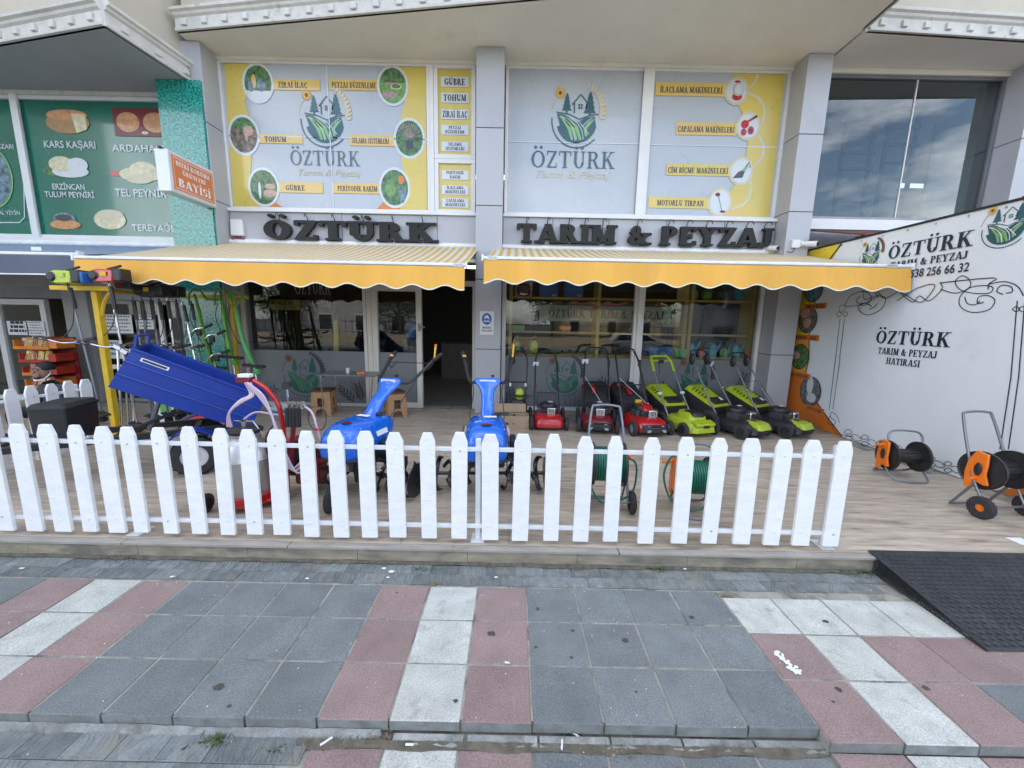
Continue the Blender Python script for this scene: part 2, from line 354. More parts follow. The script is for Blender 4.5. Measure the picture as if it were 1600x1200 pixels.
M('haze_wall_grey', (.42, .43, .42), .9)
M('amber_print', (.70, .32, .03), .5)
M('ban_dk', (.03, .04, .035), .5, var=.4, vs=30)
M('black_plastic', (.022, .022, .024), .42, var=.15, vs=20)
M('black_matte', (.02, .02, .021), .75, var=.2, vs=20, bump=.001, bs=80)
M('black_metal', (.03, .03, .033), .35, metal=.3)
M('rubber', (.035, .035, .036), .85, var=.25, vs=20, bump=.001, bs=90)
M('grey_metal', (.22, .225, .25), .38, metal=.6)
M('grey_plastic', (.23, .25, .28), .45)
M('steel', (.62, .62, .64), .22, metal=1, var=.08, vs=12)
M('steel_satin', (.60, .59, .57), .38, metal=.85, var=.06, st=(1, 1, .2))
M('chrome', (.7, .7, .72), .12, metal=1, var=.04)
M('red_paint', (.45, .012, .015), .28, var=.08, coat=.6)
M('red_dark', (.16, .006, .012), .4, coat=.3)
M('blue_paint', (.003, .125, .60), .25, var=.05, coat=.8)
M('blue_tub', (.004, .034, .27), .38, var=.12, vs=3, coat=.2, dirt=(.03, .07, .3), dirt_s=4, dirt_t=.62)
M('green_film', (.05, .20, .10), .5)
M('blue_line', (.10, .17, .45), .4)
M('lime', (.40, .50, .02), .35, var=.06, coat=.35)
M('green_tool', (.10, .34, .02), .38, coat=.3)
M('green_hose', (.003, .12, .075), .35, coat=.3, var=.1, vs=20)
M('orange_plastic', (.85, .19, .01), .4, var=.05, coat=.2)
M('yellow_steel', (.66, .43, .02), .5, var=.15, vs=9, dirt=(.4, .2, .04), dirt_s=8, dirt_t=.62)
M('gold', (.7, .42, .08), .25, metal=.8)
M('hose_pink', (.52, .40, .47), .2, coat=.6)
M('cardboard', (.36, .25, .16), .85, var=.08, vs=8)
M('stool_brown', (.42, .23, .11), .6, var=.1, vs=30)
M('stool_dark', (.09, .04, .02), .7)
M('table_top', (.16, .17, .15), .3, var=.2)
M('paper', (.75, .76, .78), .8, var=.03)
M('print_grey', (.2, .2, .22), .8)
M('skin', (.27, .15, .105), .55, var=.06)
M('hair', (.012, .010, .009), .7, var=.3, vs=60)
M('jacket', (.045, .055, .065), .85, var=.15, vs=12, bump=.003, bs=25)
M('trousers', (.03, .03, .038), .85, var=.15)
M('snack_red', (.42, .03, .015), .4, var=.1)
M('snack_orange', (.68, .20, .02), .45, var=.1)
M('snack_bag', (.55, .38, .12), .25, var=.6, vs=28, coat=.5)
M('snack_bag_b', (.35, .10, .06), .25, var=.7, vs=30, coat=.5)
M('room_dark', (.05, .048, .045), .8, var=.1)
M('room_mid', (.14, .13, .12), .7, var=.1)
M('shelf_wood', (.50, .34, .09), .55, var=.12, vs=4)
M('shelf_back', (.10, .05, .02), .7)
M('cyan_plastic', (.04, .36, .48), .35); M('pink_plastic', (.60, .10, .16), .35); M('green_plastic', (.10, .40, .12), .35)
M('blue_pack', (.02, .13, .42), .4, var=.1); M('teal_dark', (.02, .10, .08), .5)
M('roof_tile', (.16, .045, .03), .8, var=.3, vs=8); M('timber', (.07, .045, .03), .8, var=.3)
M('leaf', (.05, .10, .025), .7, var=.4, vs=2); M('bark', (.10, .075, .05), .9, var=.3)
M('weed', (.06, .10, .03), .8, var=.4, vs=20); M('dry_grass', (.22, .17, .09), .9, var=.4, vs=20)
M('wall_beige', (.40, .33, .23), .85, var=.1, vs=1); M('wall_white', (.42, .42, .41), .85, var=.08, vs=1); M('wall_pink', (.42, .18, .17), .8, var=.1)
M('car_white', (.75, .75, .75), .25, coat=1, var=.02); M('car_glass', (.02, .025, .03), .08, coat=1)
M('mat_rubber', (.024, .026, .029), .62, var=.35, vs=9, bump=.002, bs=60, dirt=(.06, .062, .065), dirt_s=6, dirt_t=.55)
M('stain_dark', (.07, .062, .055), .9, var=.3, vs=30); M('paint_white', (.75, .76, .76), .8, var=.05)
M('soil', (.11, .095, .07), .95, var=.4, vs=20, bump=.004, bs=60)
M('photo_green', (.07, .16, .05), .4, var=.9, vs=16, det=6, coat=.4); M('photo_brown', (.16, .12, .09), .4, var=.9, vs=18, det=6, coat=.4)
M('photo_blue', (.12, .20, .24), .4, var=.8, vs=14, det=6, coat=.4); M('photo_lawn', (.14, .30, .08), .4, var=.4, vs=20, coat=.4)
M('photo_flower', (.40, .22, .26), .4, var=.5, vs=40, coat=.4); M('photo_skin', (.50, .32, .25), .4, var=.3, vs=18, coat=.4); M('photo_grey', (.13, .13, .14), .4, var=.9, vs=22, coat=.4)
M('cheese_dark', (.35, .20, .07), .4, var=.2, vs=12, coat=.4); M('cheese_light', (.62, .56, .36), .4, var=.25, vs=14, coat=.4); M('bread', (.55, .26, .11), .4, var=.3, vs=14, coat=.4)
glassmat('glass', (.84, .87, .86), 1.5); glassmat('glass_upper', (.62, .68, .70), 2.2)
emat('tube_light', (1, 1, .97), 3.0)
# ================================================================ ground, pavement, terrace
g = G(); g.add([(-300, -300, -.22), (300, -300, -.22), (300, 300, -.22), (-300, 300, -.22)], [(0, 1, 2, 3)])
g.obj('ground', 'asphalt', kind='structure', smooth=False)
pave = G(); pave.bb(-9, 6.5, 1.45, 2.325, -.2, -.0045); pave.bb(-9, 6.5, 2.3255, 2.57, -.2, -.017); pave.bb(1.396, 6.5, 1.39, 1.4499, -.2, -.0055)
pave = pave.obj('pavement', 'mortar', kind='structure', smooth=False)
low = G().bb(-9, 6.5, -1.6, 1.4495, -.2, -.076).obj('lower_pavement', 'mortar', kind='structure', smooth=False)
G().bb(-30, 30, -1.75, -1.6, -.2, -.06).obj('road_kerb', 'kerb_stone', kind='structure', bev=.01)
TW = .319; TX = .12
def tile_mesh(w, d, mat, t=.052):
    g = G(); e = .004
    vs = []; fs = []
    for z, i in ((-t, 0), (-e, 0), (0, e)):
        vs += [(-w/2+i, -d/2+i, z), (w/2-i, -d/2+i, z), (w/2-i, d/2-i, z), (-w/2+i, d/2-i, z)]
    for k in (0, 1):
        for j in range(4): fs.append((k*4+j, k*4+(j+1) % 4, k*4+4+(j+1) % 4, k*4+4+j))
    fs.append((8, 9, 10, 11)); g.add(vs, fs); me = g.mesh('tile', mat, smooth=False); me.materials.append(MATS['tile_edge'])
    for i in range(4): me.polygons[i].material_index = 1
    return me
TM = {}
def put_tile(x0, x1, y0, y1, z, mat, parent, gap=.010):
    key = (round(x1-x0, 3), round(y1-y0, 3), mat)
    if key not in TM: TM[key] = tile_mesh(x1-x0-gap, y1-y0-gap, mat)
    o = bpy.data.objects.new('tile', TM[key]); C.objects.link(o); o.parent = parent
    o.location = ((x0+x1)/2+random.uniform(-.0015, .0015), (y0+y1)/2+random.uniform(-.0015, .0015), z+random.uniform(-.0015, .002))
    o.rotation_euler = (random.uniform(-.006, .006), random.uniform(-.006, .006), random.uniform(-.005, .005))
def tcol(k):
    q = (k+3) % 7
    return 'tile_red' if q in (0, 2) else 'tile_white' if q == 1 else 'tile_grey'
for k in range(-15, 4):
    for y1, y0 in ((2.315, 2.022), (2.022, 1.727), (1.727, 1.432)): put_tile(TX+TW*k, TX+TW*(k+1), y0, y1, 0, tcol(k), pave)
for k in range(4, 12):
    for r_, (y1, y0) in enumerate(((2.262, 1.965), (1.965, 1.677), (1.677, 1.375))):
        if r_ < 2 and TX+TW*k > 2.9: continue
        m = 'tile_white' if r_ == 0 else ('tile_red', 'tile_white', 'tile_red')[k-4] if k < 7 else ('tile_red' if r_ == 1 else 'tile_grey')
        put_tile(TX+TW*k, TX+TW*(k+1), y0, y1, .001, m, pave)
for k in range(-3, 12):
    for j in range(3):
        y1 = 1.382-.3*j; put_tile(TX+TW*k, TX+TW*(k+1), y1-.3, y1, -.072 if k < 4 else -.05, tcol(k), low)
def paver_mesh(v):
    g = G(); w, d = .197, .103
    g.box(0, 0, -.02, w, d, .04)
    rr = random.Random(v)
    for i in range(9):                                  # wavy ribs cast into the top
        x = -w/2+.012+i*(w-.02)/8; a = rr.uniform(-.02, .02)+(.018 if v % 2 else -.018)
        p = [(x+a*math.sin(t*2.2+v), -d/2+.006+t*(d-.012)) for t in (0, .25, .5, .75, 1)]
        for q in range(4):
            (x0, y0), (x1, y1) = p[q], p[q+1]
            x0, x1 = [max(-w/2+.004, min(w/2-.004, c)) for c in (x0, x1)]
            g.add([(x0-.006, y0, 0), (x0, y0, .0055), (x0+.006, y0, 0), (x1-.006, y1, 0), (x1, y1, .0055), (x1+.006, y1, 0)], [(0, 3, 4, 1), (1, 4, 5, 2)])
    return g.mesh('paver', 'paver', smooth=False)
PV = [paver_mesh(i) for i in range(4)]
def put_paver(x, y, z, parent, rz=0):
    o = bpy.data.objects.new('paver', random.choice(PV)); C.objects.link(o); o.parent = parent
    o.location = (x, y, z+random.uniform(-.003, .002)); o.rotation_euler = (random.uniform(-.012, .012), random.uniform(-.012, .012), rz+random.uniform(-.01, .01))
for j in range(2):
    n = 35
    for i in range(n):
        x = -4.35+.2*i+(.1 if j else 0)
        if x < 2.72: put_paver(x, 2.383+.107*j, -.005, pave)
for i in range(6):
    x = 1.5+.2*i; put_paver(x, 2.30, -.0062, pave) if False else None
for j in range(8):
    for i in range(13):
        x = -.95-.2*i-(.1 if j % 2 else 0)
        put_paver(x, 1.36-.107*j, -.066, low)
rr = random.Random(3)                                   # broken kerb stones and cement lip between the two levels
for i in range(6):
    x0 = -.49+i*.316+(.01 if i else 0); x1 = x0+.306; g = G(); n = 7; top = []
    a = [(x0+(x1-x0)*t/n, 1.388+rr.uniform(-.004, .004)) for t in range(n+1)]; b = [(x0+(x1-x0)*t/n, 1.428) for t in range(n+1)]
    vs = [(x, y, -.062+rr.uniform(-.004, .002)) for x, y in a]+[(x, y, -.055) for x, y in b]+[(x, y-.006, -.09) for x, y in a]
    fs = [(t, t+1, n+2+t, n+1+t) for t in range(n)]+[(2*n+2+t, 2*n+3+t, t+1, t) for t in range(n)]
    if x0 < 1.3: g.add(vs, fs).obj('kerb_stone', 'kerb_stone', low, smooth=False)
g = G(); n = 60; vs = []
for i in range(n+1):
    x = -5+4.45*i/n; w = .012+.015*rr.random()+(.008*math.sin(i*.7)); 
    vs += [(x, 1.434, -.043+rr.uniform(-.008, .004)), (x, 1.429-w*.45, -.058+rr.uniform(-.006, .005)), (x, 1.429-w-.01, -.074)]
g.add(vs, [(i*3+3+a, i*3+4+a, i*3+1+a, i*3+a) for i in range(n) for a in (0, 1)]); g.obj('cement_lip', 'kerb_stone', low, kind='structure')

ter = G().bb(-12, 9, 2.585, 20, -.2, .108).obj('terrace', 'mortar', kind='structure', smooth=False)
TS = {}
for i in range(18):
    for j in range(11):
        if 'a' not in TS:
            g = G().box(0, 0, -.01, .797, .397, .02); TS['a'] = g.mesh('stone_slab', 'travertine', smooth=False)
        x = -9.2+.8*i+(.4 if j % 2 else 0); y = 2.803+.4*j
        if x > 5.2: continue
        o = bpy.data.objects.new('stone_slab', TS['a']); C.objects.link(o); o.parent = ter; o.location = (x, y, .12+random.uniform(-.0007, .0007))
for i in range(13):
    x = -9.4+1.2*i
    if x < 4.9: G().box(0, 0, 0, 1.196, .055, .022).obj('nosing_slab', 'nosing', ter, loc=(x+random.uniform(-.002, .002), 2.572, .110+random.uniform(-.001, .001)), bev=.003)
for i in range(20):
    x = -9.5+.8*i
    if x < 5: G().box(0, 0, 0, .797, .03, .103).obj('riser_slab', 'riser_stone', ter, loc=(x, 2.573+random.uniform(-.001, .001), .043))

# rubber ramp
ramp = thing('rubber_ramp', 'black rubber mat ramp with cell pattern sloping from the pavement up to the terrace', 'ramp', (2.66, 1.87, 0))
g = G(); g.add([(0, .01, .014), (1.75, .01, .014), (1.75, .74, .14), (0, .74, .14), (0, .0, 0), (1.75, .0, 0), (1.75, .66, .002), (0, .66, .002), (0, .0, .0)],
               [(0, 1, 2, 3), (4, 5, 1, 0), (1, 5, 6, 2)]).obj('slope', 'mat_rubber', ramp, smooth=False)
g = G(); nx, ny = 34, 20
for j in range(ny):
    for i in range(nx):
        u = .03+i*1.68/nx+(.025 if j % 2 else 0); v = .03+j*.69/ny; z = .014+.126*v/.74
        g.add([(u-.022, v, z+.0005), (u, v-.014, z+.004), (u+.022, v, z+.0005), (u, v+.012, z+.012)], [(0, 1, 3), (1, 2, 3), (0, 3, 2)])
g.obj('tread_pattern', 'mat_rubber', ramp, kind='stuff', smooth=False)
g = G()
for j in range(26):
    for r_ in range(5):
        y = .02+j*.027+(.0135 if r_ % 2 else 0); z = .012+r_*.026
        if z+.02 < .014+.126*y/.74: g.tube([(-.004, y-.012, z+.012), (-.004, y, z+.001), (-.004, y+.012, z+.012)], .0032, 4); g.tube([(-.004, y-.012, z+.012), (-.004, y, z+.024), (-.004, y+.012, z+.012)], .0032, 4)
g.tube([(-.004, .0, .012), (-.004, .74, .136)], .006, 5); g.tube([(-.004, .0, .004), (-.004, .70, .004)], .006, 5)
g.obj('side_lattice', 'mat_rubber', ramp)
G().add([(.03, .05, .012), (.03, .7, .012), (.03, .7, .126), (.03, .05, .022)], [(0, 1, 2, 3)]).obj('inner_side', 'black_matte', ramp, smooth=False)

# ================================================================ the building
YF = 7.1; YP = 6.7
bld = thing('shop_building', 'apartment building with grey clad pillars, printed upper windows and overhanging cream storeys', 'building', (0, YF, 0))
def B(g, name, mat, bev=0, smooth=True, parent=None, kind=None): return g.obj(name, mat, parent or bld, smooth=smooth, bev=bev, world=True, kind=kind)
# masses behind the facade: walls above the shops, party walls, rooms
B(G().bb(-14, -5.7, 7.16, 7.3, 3.0, 3.02), 'ledge', 'joint_dark')
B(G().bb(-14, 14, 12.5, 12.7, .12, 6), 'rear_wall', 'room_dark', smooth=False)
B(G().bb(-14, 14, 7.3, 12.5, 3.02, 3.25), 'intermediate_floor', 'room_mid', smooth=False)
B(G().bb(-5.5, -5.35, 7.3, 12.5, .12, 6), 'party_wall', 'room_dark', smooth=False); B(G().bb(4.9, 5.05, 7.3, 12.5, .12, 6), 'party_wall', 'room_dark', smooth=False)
# upper storeys and their soffits
SZ = 5.95; SL = 5.38
def slab(poly, z0, z1, name, mat): 
    g = G(); n = len(poly); g.add([(x, y, z0) for x, y in poly]+[(x, y, z1) for x, y in poly], [tuple(range(n))[::-1], tuple(range(n, 2*n))]+[(i, (i+1) % n, n+(i+1) % n, n+i) for i in range(n)]); return B(g, name, mat, smooth=False)
mid = [(-5.14, 6.53), (4.85, 5.17), (4.9, 6.24), (4.95, 12), (-5.14, 12)]
slab(mid, SZ, SZ+.03, 'soffit', 'soffit'); slab([(-5.10, 6.61), (4.80, 5.25), (4.85, 12), (-5.1, 12)], SZ+.031, 22, 'upper_wall', 'plaster')
slab([(4.951, 6.24), (14, 6.72), (14, 12), (4.951, 12)], SZ, SZ+.03, 'soffit', 'soffit'); slab([(4.951, 6.32), (14, 6.80), (14, 12), (4.951, 12)], SZ+.031, 22, 'upper_wall', 'plaster')
slab([(-14, 6.9), (-9.2, 6.38), (-5.30, 5.56), (-5.15, 6.95), (-5.15, 12), (-14, 12)], SL, SL+.03, 'soffit', 'soffit_grey')
slab([(-14, 6.97), (-9.2, 6.46), (-5.37, 5.65), (-5.22, 6.95), (-5.21, 12), (-14, 12)], SL+.031, 22, 'upper_wall', 'plaster')
def cornice(a, b, z, h=.30, o=1):
    """moulded band with dentil blocks along an edge from a to b; outside is to the right of a->b when o = 1"""
    a = Vector(a); b = Vector(b); t = (b-a).normalized(); nrm = Vector((t.y, -t.x))*o; L_ = (b-a).length
    prof = [(-.03, 0), (.035, 0), (.04, .03), (.02, .035), (.02, .17), (.05, .19), (.06, .22), (.095, .235), (.10, .265), (.07, .29), (-.03, .30)]
    g = G(); g.add([(*(p+nrm*q), z+w*h/.3) for p in (a, b) for q, w in prof], [])
    n = len(prof); g.f += [(i, i+1, n+i+1, n+i) for i in range(n-1)]+[tuple(range(n))[::-1], tuple(range(n, 2*n))]
    c = B(g, 'cornice', 'cornice', smooth=False)
    k = max(1, int(L_/.33)); an = math.atan2(t.y, t.x)
    for i in range(k):
        p = a+t*((i+.5)*L_/k)+nrm*.036
        G().box(0, 0, 0, .085, .035, .085*h/.3).obj('dentil', 'cornice', c, world=False, loc=Vector((p.x, p.y, z+.10*h/.3))-wl(c), rot=(0, 0, an), bev=.006)
    return c
cornice((-5.14, 6.53), (4.85, 5.17), SZ)
cornice((4.85, 5.17), (4.9, 6.2), SZ); cornice((4.99, 6.242), (14, 6.72), SZ)
cornice((-14, 6.9), (-9.2, 6.38), SL, .3); cornice((-9.2, 6.38), (-5.30, 5.56), SL, .3); cornice((-5.30, 5.56), (-5.15, 6.85), SL, .3)
# end caps so that the moulding under the soffit meets the windows
B(G().bb(-5.0, 4.95, 7.02, 7.12, SZ-.055, SZ-.002), 'soffit_trim', 'soffit'); B(G().bb(4.97, 12, 7.02, 7.12, SZ-.075, SZ-.002), 'soffit_trim', 'soffit')
B(G().bb(-14, -5.7, 7.02, 7.12, SL-.06, SL-.002), 'soffit_trim', 'cornice')
# clad pillars: panels one above the other with dark open joints
def pillar(x0, x1, ztop, cuts, y0=YP, y1=7.35, z0=.12):
    core = B(G().bb(x0+.015, x1-.015, y0+.015, y1, z0, ztop), 'pillar', 'joint_dark', smooth=False)
    zs = [z0]+cuts+[ztop]
    for a, b in zip(zs, zs[1:]):
        G().bb(x0, x1, y0, y1-.01, a+.006, b-.006).obj('panel', 'panel_clad', core, world=True, bev=.003)
    return core
cuts = [1.27, 2.45, 3.63, 4.80]
pillar(-5.52, -4.95, SZ-.001, cuts); pillar(-.655, -.215, SZ-.001, cuts); pillar(4.50, 4.89, SZ-.001, cuts); pillar(8.05, 8.6, SZ-.001, cuts)
# glitter cladding wrapped round the left pillar
B(G().bb(-5.66, -4.97, 6.655, 6.699, 2.2, SL-.005).bb(-5.66, -5.53, 6.7, 7.1, 2.2, SL-.005), 'glitter_panel', 'glitter', smooth=False)
B(G().bb(-5.66, -4.99, 6.66, 6.698, .12, 2.195), 'glitter_panel', 'glitter', smooth=False)
# sign bands with vertical joints, ledge above
def band(x0, x1, z0, z1, joints, name='fascia_panel'):
    B(G().bb(x0, x1, 7.04, 7.2, z0, z1), 'fascia_backing', 'joint_dark', smooth=False)
    xs = [x0]+joints+[x1]
    for a, b in zip(xs, xs[1:]): B(G().bb(a+.004, b-.004, 7.0, 7.039, z0, z1), name, 'panel_clad', bev=.002)
band(-4.94, -.66, 2.98, 3.53, [-3.0, -1.35]); band(-.21, 4.495, 2.98, 3.53, [.65, 1.62, 2.62, 3.62])
B(G().bb(-4.94, -.66, 6.95, 7.1, 3.532, 3.585), 'ledge', 'white_frame', bev=.006); B(G().bb(-.21, 4.495, 6.95, 7.1, 3.532, 3.585), 'ledge', 'white_frame', bev=.006)
# side infill between pillar and windows
B(G().bb(4.895, 7.95, 7.04, 7.2, 3.45, 3.62), 'ledge', 'white_frame'); B(G().bb(4.895, 14, 7.1, 7.2, .12, 3.44), 'side_wall', 'panel_clad', smooth=False)

def U(px, py, y=YF): p = onY(px, py, y); return (p[0], p[2])
FW = FY(YF-.012)
def frame(g, x0, x1, z0, z1, w=.05, y0=7.06, y1=7.14):
    g.bb(x0, x1, y0, y1, z0, z0+w).bb(x0, x1, y0, y1, z1-w, z1).bb(x0, x0+w, y0, y1, z0+w, z1-w).bb(x1-w, x1, y0, y1, z0+w, z1-w); return g
def window(x0, x1, z0, z1, mat='vinyl_grey', fm='white_frame', w=.05):
    f = B(frame(G(), x0, x1, z0, z1, w), 'window', fm, bev=.004)
    G().bb(x0+w, x1-w, 7.095, 7.11, z0+w, z1-w).obj('pane', mat, f, world=True, smooth=False)
    return f
def sub(w, g, name, mat): return g.obj(name, mat, w, world=True, smooth=False)
def disc(px, py, rx, ry, n=26):
    c = U(px, py); e = U(px+rx, py); t = U(px, py-ry); return arc(c[0], c[1], e[0]-c[0], t[1]-c[1], 0, 360*(n-1)/n, n-1)
def logo(parent, F, cx, cy, s, d=.003, gap='vinyl_grey', pal=('vinyl_teal', 'vinyl_green', 'vinyl_sun', 'vinyl_pale', 'vinyl_brown'), wheat=True, name='emblem'):
    q = lambda pts: [(cx+x*s, cy+y*s) for x, y in pts]
    t = G(); t.line(q(arc(0, 0, 1.0, 1.0, 175, 318, 26)), .045*s, F, d)
    base = arc(0, .02, .82, .86, 197, 343, 20); top = [(.78, .08), (.45, .12), (.2, .02), (-.15, .14), (-.5, .20), (-.78, .22)]
    t.flat(q(base+top[:0]+[(.70, .16), (.35, .12), (.06, -.06)]), F, d)
    t.flat(q([(-.80, .24), (-.5, .2), (-.15, .02), (.12, -.22), (.3, -.6), (.0, -.78), (-.3, -.72), (-.6, -.4)]), F, d+.0003)
    t.line(q([(-.83, .30), (-.3, .22), (.1, .05), (.5, .2), (.86, .24)]), .035*s, F, d+.0004)
    for tx, tz, k in ((-.42, .28, .85), (.5, .2, 1.05)):
        t.flat(q([(tx-.03, tz-.02), (tx+.03, tz-.02), (tx+.03, tz+.1), (tx-.03, tz+.1)]), F, d+.0006)
        for i in range(4):
            w = (.24-.045*i)*k; z0 = tz+.08+.16*i*k; t.flat(q([(tx-w, z0), (tx+w, z0), (tx+w*.35, z0+.22*k), (tx, z0+.26*k), (tx-w*.35, z0+.22*k)]), F, d+.0007+.0001*i)
    t.line(q([(-.12, .26), (-.12, .62), (-.2, .58), (.12, .95), (.44, .6), (.36, .62), (.36, .35)]), .05*s, F, d+.0008)
    for wx in (.07, .17):
        for wz in (.46, .56): t.flat(q([(wx-.035, wz-.035), (wx+.035, wz-.035), (wx+.035, wz+.035), (wx-.035, wz+.035)]), F, d+.0009)
    t.obj(name, pal[0], parent, world=True, smooth=False)
    gn = G()
    for o in (-.55, -.22, .12): gn.flat(q([(-.62+o*.1, .17), (-.3+o*.3, .03), (.0+o*.45, -.22), (.16+o*.5, -.7), (.07+o*.5, -.73), (-.12+o*.45, -.3), (-.4+o*.3, -.03)]), F, d+.0012)
    gn.flat(q([(.76, .1), (.45, -.05), (.28, -.3), (.36, -.6), (.44, -.55), (.42, -.3), (.6, -.08)]), F, d+.0013)
    gn.obj(name, pal[1], parent, world=True, smooth=False)
    gp = G()
    for p_ in ([(-.70, .14), (-.35, -.06), (-.12, -.36), (-.04, -.74)], [(-.30, .10), (.02, -.10), (.22, -.38), (.28, -.70)], [(.02, .02), (.26, -.22), (.50, -.50)], [(.62, .10), (.40, -.04), (.22, -.24)]):
        gp.line(q([p[:2] for p in smoothpath([(x, z, 0) for x, z in p_], 4)]), .035*s, F, d+.0016+.00004*len(gp.v)/10)
    gp.obj(name, gap, parent, world=True, smooth=False)
    sg = G()
    for i in range(14):
        a = 2*math.pi*i/14; c_, s_ = math.cos(a), math.sin(a); x0, z0 = -.70, .98
        sg.flat(q([(x0+.11*c_-.04*s_, z0+.11*s_+.04*c_), (x0+.25*c_, z0+.25*s_), (x0+.11*c_+.04*s_, z0+.11*s_-.04*c_)]), F, d+.001)
    sg.flat(q(arc(-.70, .98, .135, .135, 0, 345, 16)), F, d+.0014); sg.obj(name, pal[2], parent, world=True, smooth=False)
    G().flat(q(arc(-.70, .98, .075, .075, 0, 345, 14)), F, d+.0018).obj(name, pal[4], parent, world=True, smooth=False)
    wg = G(); wg.line(q(arc(-.1, .2, .98, .9, 138, 176, 8)), .02*s, F, d+.0004)
    if wheat:
        path = arc(.02, .35, 1.0, 1.0, -18, 62, 9); wg.line(q(path), .02*s, F, d+.0005)
        for i, (x, z) in enumerate(path):
            an = R(-18+80*i/9+90); r = .27*(1-.05*i)
            for sgn in (-1, 1):
                a = an+sgn*.55; ex, ez = x+r*math.cos(a), z+r*math.sin(a); nx, nz_ = -math.sin(a)*.065, math.cos(a)*.065; mx_, mz_ = (x+ex)/2, (z+ez)/2
                wg.flat(q([(x, z), (mx_+nx, mz_+nz_), (ex, ez), (mx_-nx, mz_-nz_)]), F, d+.0006+.0001*((i*2+sgn) % 5))
    wg.obj(name, pal[3], parent, world=True, smooth=False)
def ser(parent, s, F, u0, u1, v, h, mat, d=.003, T=.19, n=.08, slope=0, name='lettering'): return serif(G(), s, F, u0, u1, v, h, d, T, n, slope=slope).obj(name, mat, parent, world=True, smooth=False)
def photo(parent, px, py, rx, ry, kind, halo=1.14, hm='vinyl_white'):
    if halo: halo = 1+(halo-1)*.6
    if halo: sub(parent, G().flat(disc(px, py, rx*halo+1, ry*halo+1), FW, .004), 'print_halo', hm)
    c = U(px, py); w = U(px+rx, py)[0]-c[0]; h = U(px, py-ry)[1]-c[1]
    E = lambda x, z, a, b, a0=0, a1=342: arc(c[0]+x*w, c[1]+z*h, a*w, b*h, a0, a1, 18)
    def lay(mats):
        for i, (m, pts) in enumerate(mats): sub(parent, G().flat(pts, FW, .006+.0006*i), 'photo_print', m)
    if kind == 'bottles': lay([('photo_green', E(0, 0, 1, 1)), ('vinyl_white', arc(c[0], c[1], w, h, 205, 335, 12)), ('photo_blue', E(.25, -.1, .3, .38)), ('vinyl_gold', E(-.3, .1, .17, .4)), ('photo_blue', E(-.55, -.15, .2, .35))])
    elif kind == 'garden': lay([('photo_lawn', E(0, 0, 1, 1)), ('photo_green', arc(c[0], c[1], w, h, 10, 170, 14)), ('vinyl_pale', E(.25, -.05, .42, .17)), ('photo_green', E(.25, -.03, .33, .12)), ('photo_flower', E(-.2, -.5, .55, .17)), ('photo_flower', E(-.1, .12, .5, .06))])
    elif kind == 'hand': lay([('photo_brown', E(0, 0, 1, 1)), ('photo_green', arc(c[0], c[1], w, h, 20, 160, 12)), ('photo_skin', E(.35, .25, .38, .3)), ('photo_skin', E(.2, .0, .14, .35))])
    elif kind == 'soil': lay([('photo_green', E(0, 0, 1, 1)), ('photo_skin', E(.45, -.35, .5, .22)), ('photo_skin', E(.5, .05, .4, .16)), ('vinyl_white', E(-.3, -.2, .1, .5))])
    elif kind == 'sprinkler':
        lay([('photo_green', E(0, 0, 1, 1)), ('vinyl_dark', [(c[0]-.28*w, c[1]-.6*h), (c[0]+.28*w, c[1]-.6*h), (c[0]+.3*w, c[1]-.1*h), (c[0]-.3*w, c[1]-.1*h)])]); g = G()
        for i in range(11):
            a = R(30+12*i); g.line([(c[0]+.1*w*math.cos(a), c[1]), (c[0]+.9*w*math.cos(a), c[1]+.9*h*math.sin(a))], .008, FW, .008)
        sub(parent, g, 'photo_print', 'photo_flower')
    elif kind == 'gardener': lay([('photo_green', E(0, 0, 1, 1)), ('photo_blue', E(.55, -.35, .25, .5)), ('vinyl_orange', E(.5, .45, .22, .25)), ('photo_lawn', E(-.3, -.1, .4, .4))])
    elif kind == 'mach':
        lay([('vinyl_white', E(0, 0, 1, 1))])
    return c, w, h, E
# ---- left upper window
w1 = window(-4.97, -1.47, 3.585, 5.92)
L1 = [U(351, 98), U(416, 99), U(398, 120), U(383, 160), U(393, 190), U(397, 215), U(394, 245), U(392, 270), U(400, 300), U(412, 327), U(357, 327)]
L1 = [(max(x, -4.915), min(max(z, 3.64), 5.865)) for x, z in L1]
sub(w1, G().flat(L1, FW, .002), 'yellow_border', 'vinyl_yellow')
L2 = [(min(x, -1.525), min(max(z, 3.64), 5.865)) for x, z in (U(668, 101), U(611, 100), U(630, 130), U(633, 160), U(626, 185), U(631, 215), U(627, 250), U(634, 280), U(625, 310), U(600, 331), U(668, 331))]
sub(w1, G().flat(L2, FW, .002), 'yellow_border', 'vinyl_yellow')
sub(w1, G().flat([(-4.4, 3.642), (-4.05, 3.642), (-4.3, 3.78)], FW, .0028).flat([(-2.42, 3.642), (-2.0, 3.642), (-2.1, 3.8), (-2.3, 3.76)], FW, .0028), 'orange_corner', 'vinyl_orange')
sub(w1, G().bb(-3.175, -3.16, 7.083, 7.0945, 3.64, 5.865).bb(-4.915, -3.176, 7.084, 7.0945, 4.765, 4.778).bb(-3.159, -1.525, 7.084, 7.0945, 4.765, 4.778), 'pane_seam', 'vinyl_white')
